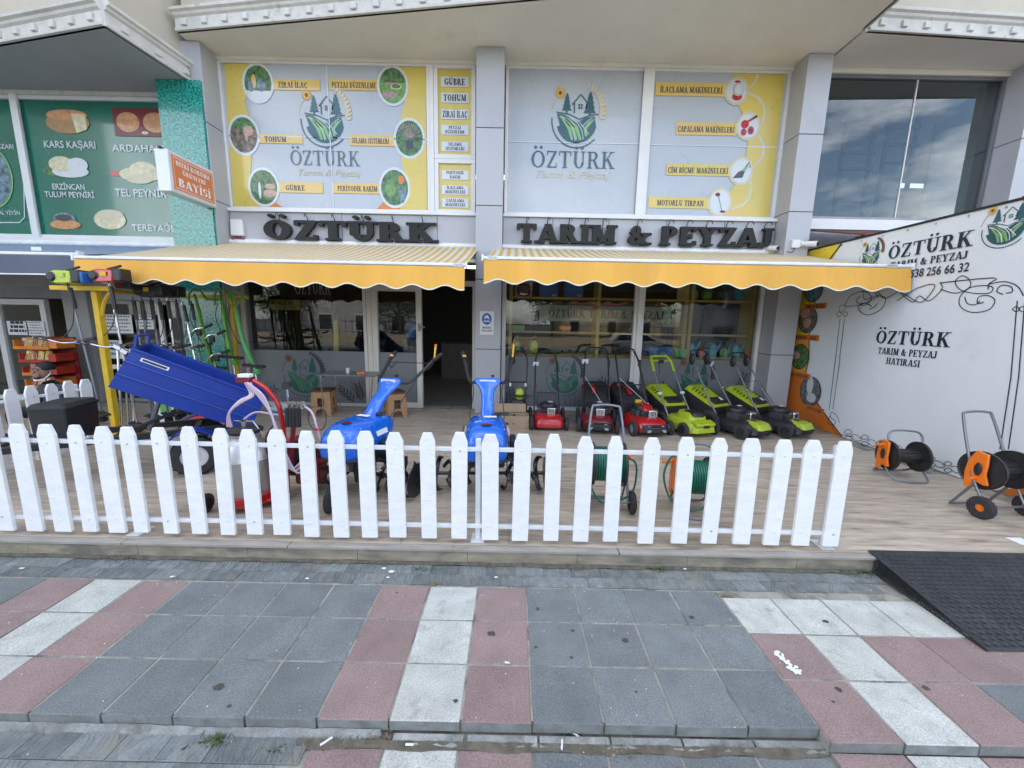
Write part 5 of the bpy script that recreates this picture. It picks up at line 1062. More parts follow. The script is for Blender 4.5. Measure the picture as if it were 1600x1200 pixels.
mower('black and lime petrol mower at the right end of the row next to the banner', (4.22, 5.86), R(27), 'black', 1.10)
# scarifier and its box
t = thing('garden_scarifier', 'lime topped black electric scarifier with arched black handle behind the cardboard box', 'scarifier', (.1, 6.25, .1215))
G().loft([rect(.34, .3, .08), rect(.3, .26, .3), rect(.2, .18, .36)]).obj('body', 'black_plastic', t); G().blob((.03, -.05, .46), (.075, .075, .1), .8).obj('motor_cap', 'lime', t); G().lathe([(.08, 0), (.085, .02), (.08, .04)], (.03, -.05, .42), 'z', 16).obj('band', 'black_plastic', t)
G().tube(smoothpath([(-.15, .1, .2), (-.16, .25, .7), (-.15, .32, 1.0), (-.08, .36, 1.12), (.08, .36, 1.12), (.15, .32, 1.0), (.15, .25, .7), (.12, .1, .2)], 4), .014, 8).obj('handle', 'black_metal', t); G().tube([(-.13, .2, .62), (.13, .2, .62)], .012, 8).obj('crossbar', 'black_metal', t)
for s in (-1, 1): G().tube([(s*.13, .19, .6), (s*.13, .17, .55)], .018, 8).obj('knob', 'paper', t); wheel(t, s*.19, .05, .08, .08, .04)
G().blob((-.1, .3, .98), (.05, .04, .07), .8).obj('switch_box', 'black_plastic', t)
t = thing('cardboard_box', 'open brown cardboard box printed with small symbols beside the leftmost mower', 'box', (.0, 5.82, .1215))
g = G(); g.bb(-.27, .27, -.12, -.114, .0, .21).bb(-.27, .27, .114, .12, 0, .21).bb(-.27, -.264, -.113, .113, 0, .21).bb(.264, .27, -.113, .113, 0, .21).bb(-.263, .263, -.113, .113, 0, .006); g.obj('carton', 'cardboard', t); G().box(-.02, .19, .27, .5, .004, .14, rx=-.5).obj('flap', 'cardboard', t)
G().box(-.12, -.1215, .09, .04, .002, .035).box(-.06, -.1215, .09, .04, .002, .035).box(.03, -.1215, .09, .02, .002, .02).obj('print', 'ink', t); G().box(-.15, .03, .16, .2, .15, .1).obj('contents', 'teal_dark', t)
G().tube([(.02, .0, .1), (.05, .03, .2)], .02, 6).obj('cable', 'black_plastic', t)

# ================================================================ tillers
def tiller(label, loc, rz, front):
    t = thing('garden_tiller', label, 'tiller', (loc[0], loc[1], .1215), rz, 'blue motor hoes behind the fence'); t.scale = (1, 1, .915)
    G().tube([(-.58, 0, .20), (.58, 0, .20)], .018, 8).obj('axle', 'black_metal', t)
    for s in (-1, 1):
        G().lathe([(.165, -.004), (.17, 0), (.165, .004)], (0, 0, 0), 'x', 26).obj('side_disc', 'black_metal', t, loc=(s*.57, 0, .2))
        for x in (.2, .34, .48):
            h = G().box(0, 0, 0, .03, .06, .06).obj('tine_hub', 'black_metal', t, loc=(s*x, 0, .2), rot=(.4*x*10, 0, 0))
            for k in range(4):
                a = math.pi/2*k; sg = 1 if k % 2 else -1; q = lambda r_, b: (r_*math.cos(a+b), r_*math.sin(a+b))
                P = [(0, *q(.03, 0)), (0, *q(.09, .1)), (sg*.01, *q(.14, .35)), (sg*.03, *q(.165, .7)), (sg*.055, *q(.165, 1.0))]
                G().tube(smoothpath(P, 3), .019, 6, sq=(.34, 1.15)).obj('tine', 'black_metal', h)
    G().loft([rect(.10, .16, .12, 0, .2), rect(.11, .2, .3, 0, .2), rect(.2, .28, .42, -.02, .2), rect(.2, .3, .47, -.02, .2)]).obj('gearbox', 'black_plastic', t)
    G().box(.0, -.17, .38, .16, .06, .12).obj('engine_front', 'black_plastic', t, bev=.01); G().lathe([(.045, 0), (.045, .02), (.03, .03), (0, .03)], (0, 0, 0), 'y', 18).obj('recoil_disc', 'grey_metal', t, loc=(.02, -.205, .40), rot=(0, 0, math.pi))
    # rounded hood
    g = G(); rings = []
    for i, (y, hw, z0, z1) in enumerate(((-.37, .12, .48, .62), (-.35, .155, .43, .70), (-.28, .18, .40, .77), (-.12, .19, .40, .80), (.04, .19, .43, .80), (.18, .18, .50, .785), (.28, .155, .58, .755), (.33, .11, .64, .73))):
        r_ = []
        for k in range(16):
            a = 2*math.pi*k/16; e = .5; cx = math.copysign(abs(math.cos(a))**e, math.cos(a)); sz = math.copysign(abs(math.sin(a))**e, math.sin(a)); r_.append((hw*cx*(1-.12*max(0, sz)), y, (z0+z1)/2+(z1-z0)/2*sz))
        rings.append(r_)
    g.loft(rings); g.v = [(x*1.1, y*1.02, max(z, .46)) for x, y, z in g.v]; g.obj('hood', 'blue_paint', t, sub=2)
    for k in range(5): G().tube(smoothpath([(-.17, -.27+.055*k, .55), (-.10, -.29+.055*k, .60), (.0, -.30+.055*k, .58)], 3), .006, 5).obj('hood_rib', 'blue_paint', t)
    G().blob((.03, -.372, .615), (.085, .012, .024), 1).obj('badge', 'paper', t); G().tube([(-.2, -.30, .47), (-.05, -.385, .47), (.12, -.385, .47), (.22, -.30, .47)], .012, 6).obj('hood_seam', 'black_plastic', t); G().tube([(-.228, -.2, .62), (-.228, .15, .66)], .006, 5).obj('side_seam', 'black_plastic', t); G().blob((.0, -.2, .79), (.05, .035, .006), 1).obj('emblem_plate', 'red_dark', t); G().box(.03, .0, .812, .12, .05, .004).obj('sticker', 'paper', t)
    G().box(-.25, -.02, .50, .06, .16, .18).obj('air_filter', 'black_plastic', t, bev=.012); G().box(.25, .05, .52, .06, .2, .12).obj('exhaust', 'black_metal', t, bev=.01); G().box(.24, .1, .34, .34, .03, .09).obj('belt_guard', 'black_plastic', t)
    G().box(0, .05, .41, .34, .46, .16).obj('engine_block', 'black_metal', t, bev=.02)
    for k in range(5): G().box(.0, -.27-.012*k, .385+.0*k, .20, .005, .10-.008*k).obj('cooling_fin', 'grey_metal', t)
    for s in (-1, 1):
        for k in range(4): G().box(s*.208, -.12+.07*k, .55, .006, .045, .012, rx=.25).obj('louvre', 'black_plastic', t)
        G().box(s*.207, .02, .655, .006, .16, .05, ry=-s*.25).obj('side_decal', 'paper', t)
    G().tube(smoothpath([(.2, -.1, .42), (.27, -.2, .32), (.2, -.3, .25)], 4), .012, 6).obj('fuel_pipe', 'rubber', t)
    G().lathe([(.03, 0), (.034, .015), (.03, .03), (0, .032)], (.10, .14, .785), 'z', 14).obj('fuel_cap', 'black_plastic', t)
    for bx in (-.16, .16): G().lathe([(.009, 0), (.008, .005), (0, .007)], (bx, -.22, .745), 'z', 8).obj('bolt', 'steel', t)
    # column with flared head
    cols = [(.18, .66, .07, .06), (.20, .76, .068, .055), (.24, .86, .06, .045), (.30, .96, .06, .045), (.36, 1.04, .075, .045), (.40, 1.10, .145, .045), (.42, 1.15, .16, .04)] if front else [(.13, .66, .08, .06), (.16, .78, .078, .055), (.22, .87, .075, .05), (.32, .95, .07, .045), (.42, 1.0, .08, .045), (.48, 1.06, .13, .045), (.50, 1.13, .145, .04)]
    rings = []
    for y, z, w, d in cols:
        rings.append([(w*sx_, y+d*sy_*.9, z-d*sy_*.3) for sx_, sy_ in ((-1, -.6), (-.7, -1), (.7, -1), (1, -.6), (1, .6), (.7, 1), (-.7, 1), (-1, .6))])
    G().loft(rings).obj('column', 'blue_paint', t, sub=1); hy, hz = cols[-1][0], cols[-1][1]
    sans_l(t, 'FINZIN', 0, hy-.052, hz-.035, .028); G().box(-.0, hy-.052, hz-.042, .16, .012, .045, rx=.0).obj('name_plate', 'paper', t); G().flat([(-.045, -.03), (.045, -.03), (0, -.085)], lambda u, v, d=0: (u, hy-.053, hz-.03+v), 0).obj('triangle_badge', 'red_paint', t, smooth=False)
    G().box(.05, hy+.02, hz+.015, .03, .03, .03).obj('knob', 'black_plastic', t)
    for s in (-1, 1):
        P = [(s*.13, hy, hz-.06), (s*.19, hy+.06, hz-.05), (s*.23, hy+.22, hz+.04), (s*.27, hy+.40, hz+.16), (s*.285, hy+.50, hz+.20)]
        G().tube(smoothpath(P, 4), .017, 8).obj('handlebar', 'black_metal', t); G().tube([P[-2], P[-1], (s*.30, hy+.56, hz+.23)], .025, 8).obj('grip', 'black_plastic', t)
        G().tube([(s*.25, hy+.34, hz+.10), (s*.23, hy+.36, hz+.05), (s*.24, hy+.48, hz+.12)], .007, 6).obj('brake_lever', 'black_plastic', t)
    G().tube([(.275, hy+.44, hz+.19), (.285, hy+.45, hz+.33)], [.012, .014], 8).obj('signal_lever', 'gold', t); G().tube([(.285, hy+.45, hz+.331), (.286, hy+.452, hz+.36)], .014, 8).obj('lever_tip', 'orange_plastic', t)
    G().lathe([(.025, 0), (.028, .015), (.025, .03)], (0, 0, 0), 'z', 12).obj('lever_clamp', 'gold', t, loc=(-.275, hy+.44, hz+.18))
    if not front: G().tube([(-.26, hy+.38, hz+.12), (.26, hy+.38, hz+.13)], .006, 6).obj('stay_rod', 'black_metal', t)
    for s in (-1, 1): G().tube(smoothpath([(s*.22, hy+.2, hz+.03), (s*.15, hy+.1, hz-.16), (s*.17, .2, .75), (s*.12, .1, .55)], 5), .005, 5).obj('cable', 'black_plastic', t)
    # transport wheel / drag bar
    G().tube(smoothpath([(0, -.1, .30), (0, -.25, .28), (0, -.38, .20), (0, -.42, .12)], 3), .016, 8).obj('wheel_fork', 'black_metal', t)
    if front: G().box(0, -.36, .18, .07, .03, .36).obj('drag_bar', 'black_metal', t); G().box(.0, -.378, .12, .05, .004, .14).obj('bar_sticker', 'blue_pack', t)
    else: wheel(t, 0, -.44, .115, .115, .045, 'black_plastic', rot=(0, 0, .35))
    return t
def sans_l(t, s, x, y, z, h):
    w = t.location; r = t.rotation_euler.z; t.rotation_euler.z = 0
    o = sans('lettering', s, lambda u, v, d=0: (w.x+x+u, w.y+y-.009, w.z+z+v), 0, -h*.9, h, 0, 'blue_pack', t, sx=.95, bold=.03); t.rotation_euler.z = r; return o
tiller('blue motor hoe with a small transport wheel, the left of the two, handles leaning right', (-1.40, 3.48), R(-16), False)
tiller('blue motor hoe with a straight column in front of the middle pillar', (-.23, 3.52), R(3), True)

# ================================================================ hose reels
def reel(label, loc, rz, r, w, zc, hose, cart, tilt=0, group='hose reels'):
    t = thing('hose_reel', label, 'hose reel', (loc[0], loc[1], .1215), rz, group)
    for s in (-1, 1):
        d = G().lathe([(.03, -.006), (r*.55, -.012), (r*.93, -.004), (r, -.012), (r, .012), (r*.93, .006), (r*.55, .004), (.03, .008)], (0, 0, 0), 'x', 32).obj('disc', 'black_plastic', t, loc=(s*w/2, 0, zc))
        for k in range(6): a = k*math.pi/3; G().lathe([(.012, -.0135), (.014, -.0145), (0, -.0145)], (0, r*.78*math.cos(a), r*.78*math.sin(a)), 'x', 8).obj('disc_boss', 'black_metal', d)
    G().lathe([(r*.42, -w/2), (r*.42, w/2)], (0, 0, zc), 'x', 20).obj('drum', 'black_plastic', t)
    for k in range(8): a = k*math.pi/4; G().tube([(-w/2, r*.43*math.cos(a), zc+r*.43*math.sin(a)), (w/2, r*.43*math.cos(a), zc+r*.43*math.sin(a))], .009, 5).obj('drum_rib', 'black_plastic', t)
    if hose:
        n = int(w/.021)
        for i in range(n):
            for q in (0, 1): G().tube([(-w/2+.02+i*.021+q*.006, (r*.60+q*.03)*math.cos(a), zc+(r*.60+q*.03)*math.sin(a)) for a in [2*math.pi*k/26 for k in range(26)]], .0105, 6, closed=True).obj('hose_turn', 'green_hose', t)
        if cart: P = [(.02, -r*.5, zc+r*.5), (w/2+.06, -.1, zc+.08), (w/2+.11, -.06, zc-.06), (w/2+.06, -.08, zc-.25), (-.05, -.14, zc-.30), (-w/2-.02, -.1, zc-.15), (-w/2, -.08, zc-.05)]
        else: P = [(.1, -r*.8, zc-.02), (.05, -r*.9, zc-.2), (-.1, -.12, zc-.26), (-w/2-.08, -.08, zc-.18), (-w/2-.14, -.05, zc+.02), (-w/2-.08, -.04, zc+.19), (-w/2, -.06, zc+.18)]
        G().tube(smoothpath(P, 6), .009, 7).obj('loose_hose', 'green_hose', t)
        e = P[1] if cart else P[-1]; G().tube([(e[0]-.05, e[1], e[2]+.05), (e[0]-.01, e[1], e[2]+.015)], .015, 8).obj('hose_coupling', 'orange_plastic', t)
        if cart: G().tube([(-.02, -.12, zc-.12), (-.02, -.13, zc-.22)], .013, 8).obj('spray_nozzle', 'orange_plastic', t)
    # orange crank bracket on the left disc
    x = -w/2-.03; F = lambda u, v, d=0: (x-d, u, v)
    G().prism([(-.055, zc+r*.95), (.03, zc+r*1.05), (.075, zc+r*.45), (.085, zc-.03), (.075, zc-r*1.0), (.025, zc-r*1.03), (.0, zc-r*.6), (-.06, zc-r*.7), (-.09, zc-r*.65), (-.06, zc-.02), (-.062, zc+r*.4)], F, 0, .022).obj('side_bracket', 'orange_plastic', t, bev=.006)
    if not hose: G().blob((x-.03, -.01, zc+r*.1), (.012, .028, .06), 1).obj('crank_arm', 'black_plastic', t)
    G().tube([(x-.02, 0 if cart else .0, zc-r*.4 if cart else zc+r*.72), (x-.12, -.02, zc-r*.4 if cart else zc+r*.72)], .014, 8).obj('crank_handle', 'orange_plastic', t)
    if cart:
        hz = .88; P = [(0, 0, 0), (-w/2-.045, -.1, .1), (-w/2-.045, .0, .28), (-w/2-.04, .05, zc), (-w/2+.0, .20, hz-.06), (-w/2+.05, .22, hz), (w/2-.05, .22, hz), (w/2, .20, hz-.06), (w/2+.04, .05, zc), (w/2+.045, -.1, .1)]
        G().tube(smoothpath(P[1:], 4), .0115, 8).obj('frame', 'grey_metal', t); G().tube([(-w/2-.06, -.1, .09), (w/2+.06, -.1, .09)], .01, 8).obj('axle', 'grey_metal', t); G().tube([(-w/2-.045, .0, .28), (-w/2-.045, .14, .02), (w/2+.045, .14, .02), (w/2+.045, .0, .28)], .0115, 8).obj('foot_bar', 'grey_metal', t)
        for s in (-1, 1): wheel(t, s*(w/2+.08), -.1, .095, .095, .045, 'orange_plastic' if not hose else 'black_plastic', rk=.34 if not hose else .6)
    else:
        P = [(-w/2-.02, .0, zc+r), (-w/2-.01, .02, zc+r+.07), (-w/2+.05, .03, zc+r+.11), (w/2-.05, .03, zc+r+.11), (w/2+.01, .02, zc+r+.07), (w/2+.02, .0, zc+r)]
        G().tube(smoothpath(P, 4), .011, 8).obj('handle', 'grey_metal', t)
        for s in (-1, 1): G().tube(smoothpath([(-w/2-.02, 0, zc-.1), (-w/2-.02, s*.10, .05), (-w/2+.04, s*.18, .012), (w/2-.04, s*.18, .012), (w/2+.02, s*.12, .05), (w/2+.02, 0, zc-.1)], 4), .011, 8).obj('foot_frame', 'grey_metal', t)
    return t
reel('wheeled hose cart wound with green hose behind the fence, left of the green reel stand', (.86, 3.26), R(-4), .19, .27, .40, True, True)
reel('green hose reel on a low tube stand with orange bracket behind the fence', (1.62, 3.22), R(-6), .18, .26, .31, True, False)
reel('empty black and orange hose reel on a low stand by the banner', (4.36, 4.10), R(-8), .165, .30, .245, False, False)
reel('empty black and orange wheeled hose cart at the right edge', (4.38, 3.30), R(6), .17, .32, .40, False, True)
# ================================================================ tipping trailer
t = thing('tipping_trailer', 'dark blue tipping trailer with raised tub, black frame and black tool box at left', 'trailer', (-3.45, 3.9, .1215), R(33))
y0, y1 = -.18, .57
prof = [(-.27, 1.31), (.76, .74), (.565, .39), (-.467, .96)]       # TL TR BR BL of the side wall
def tub(ya, yb, name, mat='blue_tub'): G().add([(x, ya, z) for x, z in prof]+[(x, yb, z) for x, z in prof], [(3, 2, 1, 0), (4, 5, 6, 7), (0, 1, 5, 4), (1, 2, 6, 5), (2, 3, 7, 6), (3, 0, 4, 7)]).obj(name, mat, t, smooth=False, bev=.004)
tub(y0, y0+.02, 'side_wall'); tub(y1-.02, y1, 'side_wall')
def plate(a, b, th, name):    # plate spanning the width along profile segment a-b
    (xa, za), (xb, zb) = a, b; dx, dz = xb-xa, zb-za; l = math.hypot(dx, dz); nx, nz_ = -dz/l*th, dx/l*th
    P = [(xa, za), (xb, zb), (xb+nx, zb+nz_), (xa+nx, za+nz_)]; G().add([(x, y0+.021, z) for x, z in P]+[(x, y1-.021, z) for x, z in P], [(3, 2, 1, 0), (4, 5, 6, 7), (0, 1, 5, 4), (1, 2, 6, 5), (2, 3, 7, 6), (3, 0, 4, 7)]).obj(name, 'blue_tub', t, smooth=False)
plate(prof[3], prof[2], .02, 'floor'); plate(prof[3], prof[0], -.02, 'front_wall'); plate(prof[2], prof[1], .02, 'tailgate')
for k in (.33, .66):
    a = [prof[0][i]*(1-k)+prof[3][i]*k for i in (0, 1)]; b = [prof[1][i]*(1-k)+prof[2][i]*k for i in (0, 1)]
    G().tube([(a[0], y0-.003, a[1]), (b[0], y0-.003, b[1])], .009, 6).obj('pressed_rib', 'blue_tub', t)
    G().tube([(a[0]+.01, y0-.011, a[1]+.004), (b[0]-.01, y0-.011, b[1]+.004)], .0022, 4).obj('rib_highlight_line', 'blue_line', t)
for y in (y0-.005, y1+.005): G().tube([(prof[0][0], y, prof[0][1]), (prof[1][0], y, prof[1][1])], .014, 6).obj('rim', 'blue_tub', t)
for y in (y0+.12, y1-.12): G().tube([(prof[0][0], y, prof[0][1]), (prof[0][0]+.02, y, prof[0][1]+.11)], .013, 6).obj('guard_leg', 'blue_tub', t)
G().tube([(prof[0][0]+.02, y0+.10, prof[0][1]+.11), (prof[0][0]+.02, y1-.10, prof[0][1]+.11)], .015, 6).obj('guard_bar', 'blue_tub', t); G().tube([(prof[0][0], y0, prof[0][1]), (prof[0][0], y1, prof[0][1])], .014, 6).obj('front_rim', 'blue_tub', t)
a = R(-29); G().box(-.12, y0-.004, 1.155, .22, .005, .035, ry=-a).obj('name_plate', 'paper', t); G().box(-.12, y0-.0075, 1.155, .19, .003, .02, ry=-a).obj('plate_print', 'ink', t)
for y in (-.02, .42): G().box(-.72, y, .42, 2.5, .05, .06).obj('frame_beam', 'black_metal', t, bev=.004)
for x in (-1.9, -1.3, -.5, .1, .5): G().box(x, .2, .42, .05, .4, .045).obj('cross_beam', 'black_metal', t)
G().tube([(-.55, .05, .42), (-.05, .1, .62)], .018, 6).obj('strut', 'black_metal', t); G().tube([(-.3, .2, .42), (-.2, .2, .72)], .025, 8).obj('tipping_ram', 'grey_metal', t)
G().box(-.93, .22, .47, .36, .5, .02).obj('seat_plate', 'black_metal', t); G().box(.1, .2, .22, .08, .9, .05).obj('axle', 'black_metal', t)
wheel(t, .1, -.2, .2, .2, .13, 'white_frame', ax='y', rk=.58); wheel(t, .1, .62, .2, .2, .13, 'white_frame', ax='y', rk=.58)
for y in (-.2, .62):
    g = G(); P = arc(.1, .22, .25, .25, 20, 165, 10); n = len(P); g.add([(x, y-.08, z) for x, z in P]+[(x, y+.08, z) for x, z in P]+[(x, y-.08, z+.012) for x, z in P]+[(x, y+.08, z+.012) for x, z in P], [(i, i+1, n+i+1, n+i) for i in range(n-1)]+[(2*n+i, 3*n+i, 3*n+i+1, 2*n+i+1) for i in range(n-1)]+[(i, 2*n+i, 2*n+i+1, i+1) for i in range(n-1)]); g.obj('mudguard', 'blue_tub', t)
b = G().loft([rect(.27, .38, .45, 0, .08), rect(.29, .40, .73, 0, .08)]).obj('tool_box', 'black_plastic', t, loc=(-.90, .28, 0), rot=(0, 0, R(-20))); G().loft([rect(.31, .42, .732, 0, .1), rect(.31, .42, .75, 0, .1), rect(.25, .36, .785, 0, .1)]).obj('lid', 'black_matte', b)
wheel(t, -1.75, -.12, .17, .17, .09, 'grey_metal', ax='y'); wheel(t, -1.75, .5, .17, .17, .09, 'grey_metal', ax='y'); G().box(-1.75, .2, .24, .3, .3, .2).obj('gear_housing', 'grey_metal', t, bev=.02)

# ================================================================ milking machine
t = thing('milking_machine', 'portable milking machine with steel can, red trolley and pink hoses behind the fence', 'milking machine', (-2.30, 3.2, .1215))
G().lathe([(.0, .11), (.195, .11), (.2, .13), (.2, .42), (.205, .425), (.2, .44), (.18, .52), (.12, .58), (.115, .62), (.135, .63), (.135, .645), (0, .645)], n=36).obj('milk_can', 'steel_satin', t)
G().lathe([(.13, .646), (.14, .655), (.14, .67), (.10, .69), (0, .70)], n=28).obj('lid', 'black_plastic', t); G().lathe([(.02, .69), (.02, .74), (.03, .75)], n=12).obj('valve', 'chrome', t)
G().tube([(-.15, .0, .63), (-.08, 0, .74), (.08, 0, .74), (.15, 0, .63)], .008, 6).obj('bail_handle', 'steel', t)
G().lathe([(.205, .04), (.225, .045), (.225, .12), (.215, .125), (.205, .12)], n=36).obj('base_ring', 'red_paint', t); G().bb(-.15, .30, -.10, .10, .05, .075).obj('base_tray', 'red_paint', t, bev=.006)
wheel(t, -.24, -.2, .08, .08, .04, 'black_plastic', ax='x'); wheel(t, -.24, .2, .08, .08, .04, 'black_plastic'); wheel(t, .36, -.14, .05, .05, .03, 'black_plastic')
P = smoothpath([(.30, .05, .06), (.31, .05, .45), (.30, .05, .75), (.27, .05, .90), (.18, .05, 1.02), (.08, .04, 1.09)], 4); G().tube(P, .024, 8, sq=(1, .8)).obj('post', 'red_paint', t)
G().box(.03, .02, 1.10, .12, .07, .055).obj('claw_holder', 'red_dark', t, bev=.008); G().box(.045, .01, 1.136, .1, .06, .03).obj('claw_top', 'paper', t, bev=.006)
for k in range(3): G().tube(smoothpath([(.06+.02*k, -.02, 1.08), (.10+.015*k, -.03, .98), (.02, -.05, .93-.01*k), (-.08, -.05, .82), (-.11+.015*k, -.04, .70)], 5), .011, 6).obj('milk_hose', 'hose_pink', t)
for k in range(3): G().tube(smoothpath([(.08, -.03, 1.08), (.17+.02*k, -.04, .98), (.28, -.05, .80), (.33+.02*k, -.06, .5), (.40+.03*k, -.05, .34-.02*k), (.50+.02*k, -.02, .42), (.54, 0, .62)], 5), .010, 6).obj('milk_hose', 'hose_pink', t)
G().tube(smoothpath([(-.1, .1, .7), (.0, .16, .78), (.2, .16, .76), (.4, .1, .80), (.5, .02, .86)], 5), .009, 6).obj('pulse_hose', 'hose_pink', t)
G().tube(smoothpath([(.5, .0, .90), (.6, -.02, .84), (.64, -.03, .72), (.66, -.02, .6)], 5), .010, 6).obj('pulse_hose', 'hose_pink', t); G().tube([(.645, -.03, .70), (.65, -.03, .68)], .016, 8).obj('hose_clip', 'red_paint', t)
for k in range(4): G().tube([(.40+.04*k, -.02, .88+.01*(k % 2)), (.42+.04*k, -.03, .92)], .018, 8).obj('teat_cup', 'chrome', t); G().tube([(.38+.03*k, .0, .70), (.39+.03*k, -.01, .86)], .022, 8).obj('cup_liner', 'black_plastic', t)
G().tube(smoothpath([(.45, 0, .85), (.4, .02, .6), (.36, .03, .3)], 4), .02, 8).obj('vacuum_pipe', 'red_dark', t)
G().lathe([(0, -.05), (.16, -.05), (.175, -.03), (.175, .03), (.16, .05), (0, .05)], (0, 0, 0), 'x', 26).obj('pump_wheel', 'black_plastic', t, loc=(.30, .25, .35), rot=(0, 0, R(-40))); G().lathe([(.176, -.02), (.19, -.015), (.19, .015), (.176, .02)], (0, 0, 0), 'x', 26).obj('pump_guard', 'red_paint', t, loc=(.30, .25, .35), rot=(0, 0, R(-40)))
G().box(.45, .2, .22, .22, .2, .2).obj('motor', 'red_dark', t, bev=.03); G().tube([(.36, .06, .9), (.36, .06, 1.02)], .012, 8).obj('gauge_stem', 'chrome', t); G().lathe([(0, -.012), (.035, -.012), (.035, .012), (0, .012)], (0, 0, 0), 'y', 18).obj('gauge', 'black_plastic', t, loc=(.36, .05, 1.05))
G().tube(smoothpath([(.25, .03, .72), (.18, .0, .6), (.2, -.02, .45), (.27, .02, .4)], 5), .006, 6).obj('cable', 'black_plastic', t); G().tube([(.64+.07*math.cos(a)*1.1, -.01, .78+.11*math.sin(a)) for a in [2*math.pi*k/20 for k in range(20)]], .004, 5, closed=True).obj('cable_loop', 'black_plastic', t)

# ================================================================ folding table, stools, bowl
t = thing('folding_table', 'thin dark folding table with steel legs in front of the frosted window', 'table', (-2.68, 6.35, .1215))
G().box(0, 0, .72, .96, .5, .022).obj('table_top', 'table_top', t, bev=.005)
for s in (-1, 1): G().tube([(s*.42, -.2, .71), (s*.36 if s > 0 else -.40, -.22, .0)], .010, 6).obj('leg', 'steel', t); G().tube([(s*.38, .2, .71), (s*.30, .2, .0)], .010, 6).obj('leg', 'steel', t)
o = tag(G().lathe([(.025, 0), (.03, .09), (.027, .09), (.023, .005)], n=14).obj('tea_glass', 'vinyl_white', loc=(-2.72, 6.3, .8535)), 'small pale glass standing on the folding table', 'glass')
o = tag(G().box(0, 0, .012, .12, .04, .022).box(.05, 0, .03, .04, .03, .02).obj('screwdriver', 'orange_plastic', loc=(-2.5, 6.28, .8535)), 'orange handled tool lying on the folding table', 'tool')
def stool(label, loc, rz):
    t = thing('plastic_stool', label, 'stool', (*loc, .1215), rz, 'brown plastic stools'); h = .44
    top = G().loft([rect(.31, .31, h-.035, 0, .1), rect(.30, .30, h-.004, 0, .1), rect(.28, .28, h, 0, .1)]).obj('seat', 'stool_dark', t)
    for k in range(4):
        a = R(90*k); F = lambda u, v, d=0: ((u)*math.cos(a)-(-(.148+(h-v)*.055)-d)*math.sin(a), u*math.sin(a)+(-(.148+(h-v)*.055)-d)*math.cos(a), v)
        W_ = lambda v: .148+(h-v)*.055
        for pts in ([(-W_(0), 0), (-.09, 0), (-.085, .06), (-.06, .10), (-.055, .14), (-.055, h-.04), (-W_(h-.04), h-.04)], [(W_(0), 0), (W_(h-.04), h-.04), (.055, h-.04), (.055, .14), (.06, .10), (.085, .06), (.09, 0)], [(-.055, .30), (.055, .30), (.055, h-.04), (-.055, h-.04)], [(-.055, .10), (0, .125), (.055, .10), (.055, .15), (-.055, .15)]):
            G().prism(pts, F, -.008, 0).obj('side_panel', 'stool_brown', t, smooth=False)
    return t
stool('brown rattan look plastic stool standing left of the folding table', (-3.22, 6.45), R(8)); stool('brown rattan look plastic stool standing right of the table in front of the glass door', (-2.0, 6.4), R(35))
t = thing('plastic_basin', 'small white and blue plastic basin on the floor behind the milking machine', 'basin', (-4.0, 6.45, .1215)); G().lathe([(.12, 0), (.14, .07), (.13, .07), (.11, .01)], n=24).obj('bowl', 'cyan_plastic', t); G().lathe([(.142, .07), (.15, .11), (.145, .13), (.135, .12), (.13, .075)], n=24).obj('rim', 'vinyl_white', t)

# ================================================================ tool racks with brush cutters
t = thing('tool_rack', 'yellow painted T-shaped steel rack holding the brush cutters at left', 'rack', (-5.27, 4.95, .1215))
G().box(0, 0, .95, .07, .07, 1.9).obj('post', 'yellow_steel', t, bev=.004); G().box(-.12, -.05, 1.935, .75, .05, .055).obj('front_beam', 'yellow_steel', t, bev=.004); G().box(-.06, .75, 1.925, .05, 1.55, .05, rz=.06).obj('side_beam', 'yellow_steel', t, bev=.004)
G().tube(smoothpath([(.03, 0, 1.6), (.09, .0, 1.78), (.22, -.03, 1.9)], 3), .022, 6).obj('brace', 'yellow_steel', t); G().box(0, .0, .012, .3, .5, .024).obj('foot', 'yellow_steel', t)
t = thing('tool_rack', 'orange-yellow steel rack by the glitter pillar hung with green trimmers', 'rack', (-4.52, 6.2, .1215))
G().box(.05, 0, .95, .05, .05, 1.9).obj('post', 'yellow_steel', t, bev=.004); G().box(-.25, 0, 1.925, 1.15, .045, .05).obj('beam', 'yellow_steel', t, bev=.004); G().box(.05, .0, .012, .4, .3, .024).obj('foot', 'yellow_steel', t); G().tube([(.05, 0, 1.7), (.2, 0, 1.89)], .018, 6).obj('brace', 'yellow_steel', t)
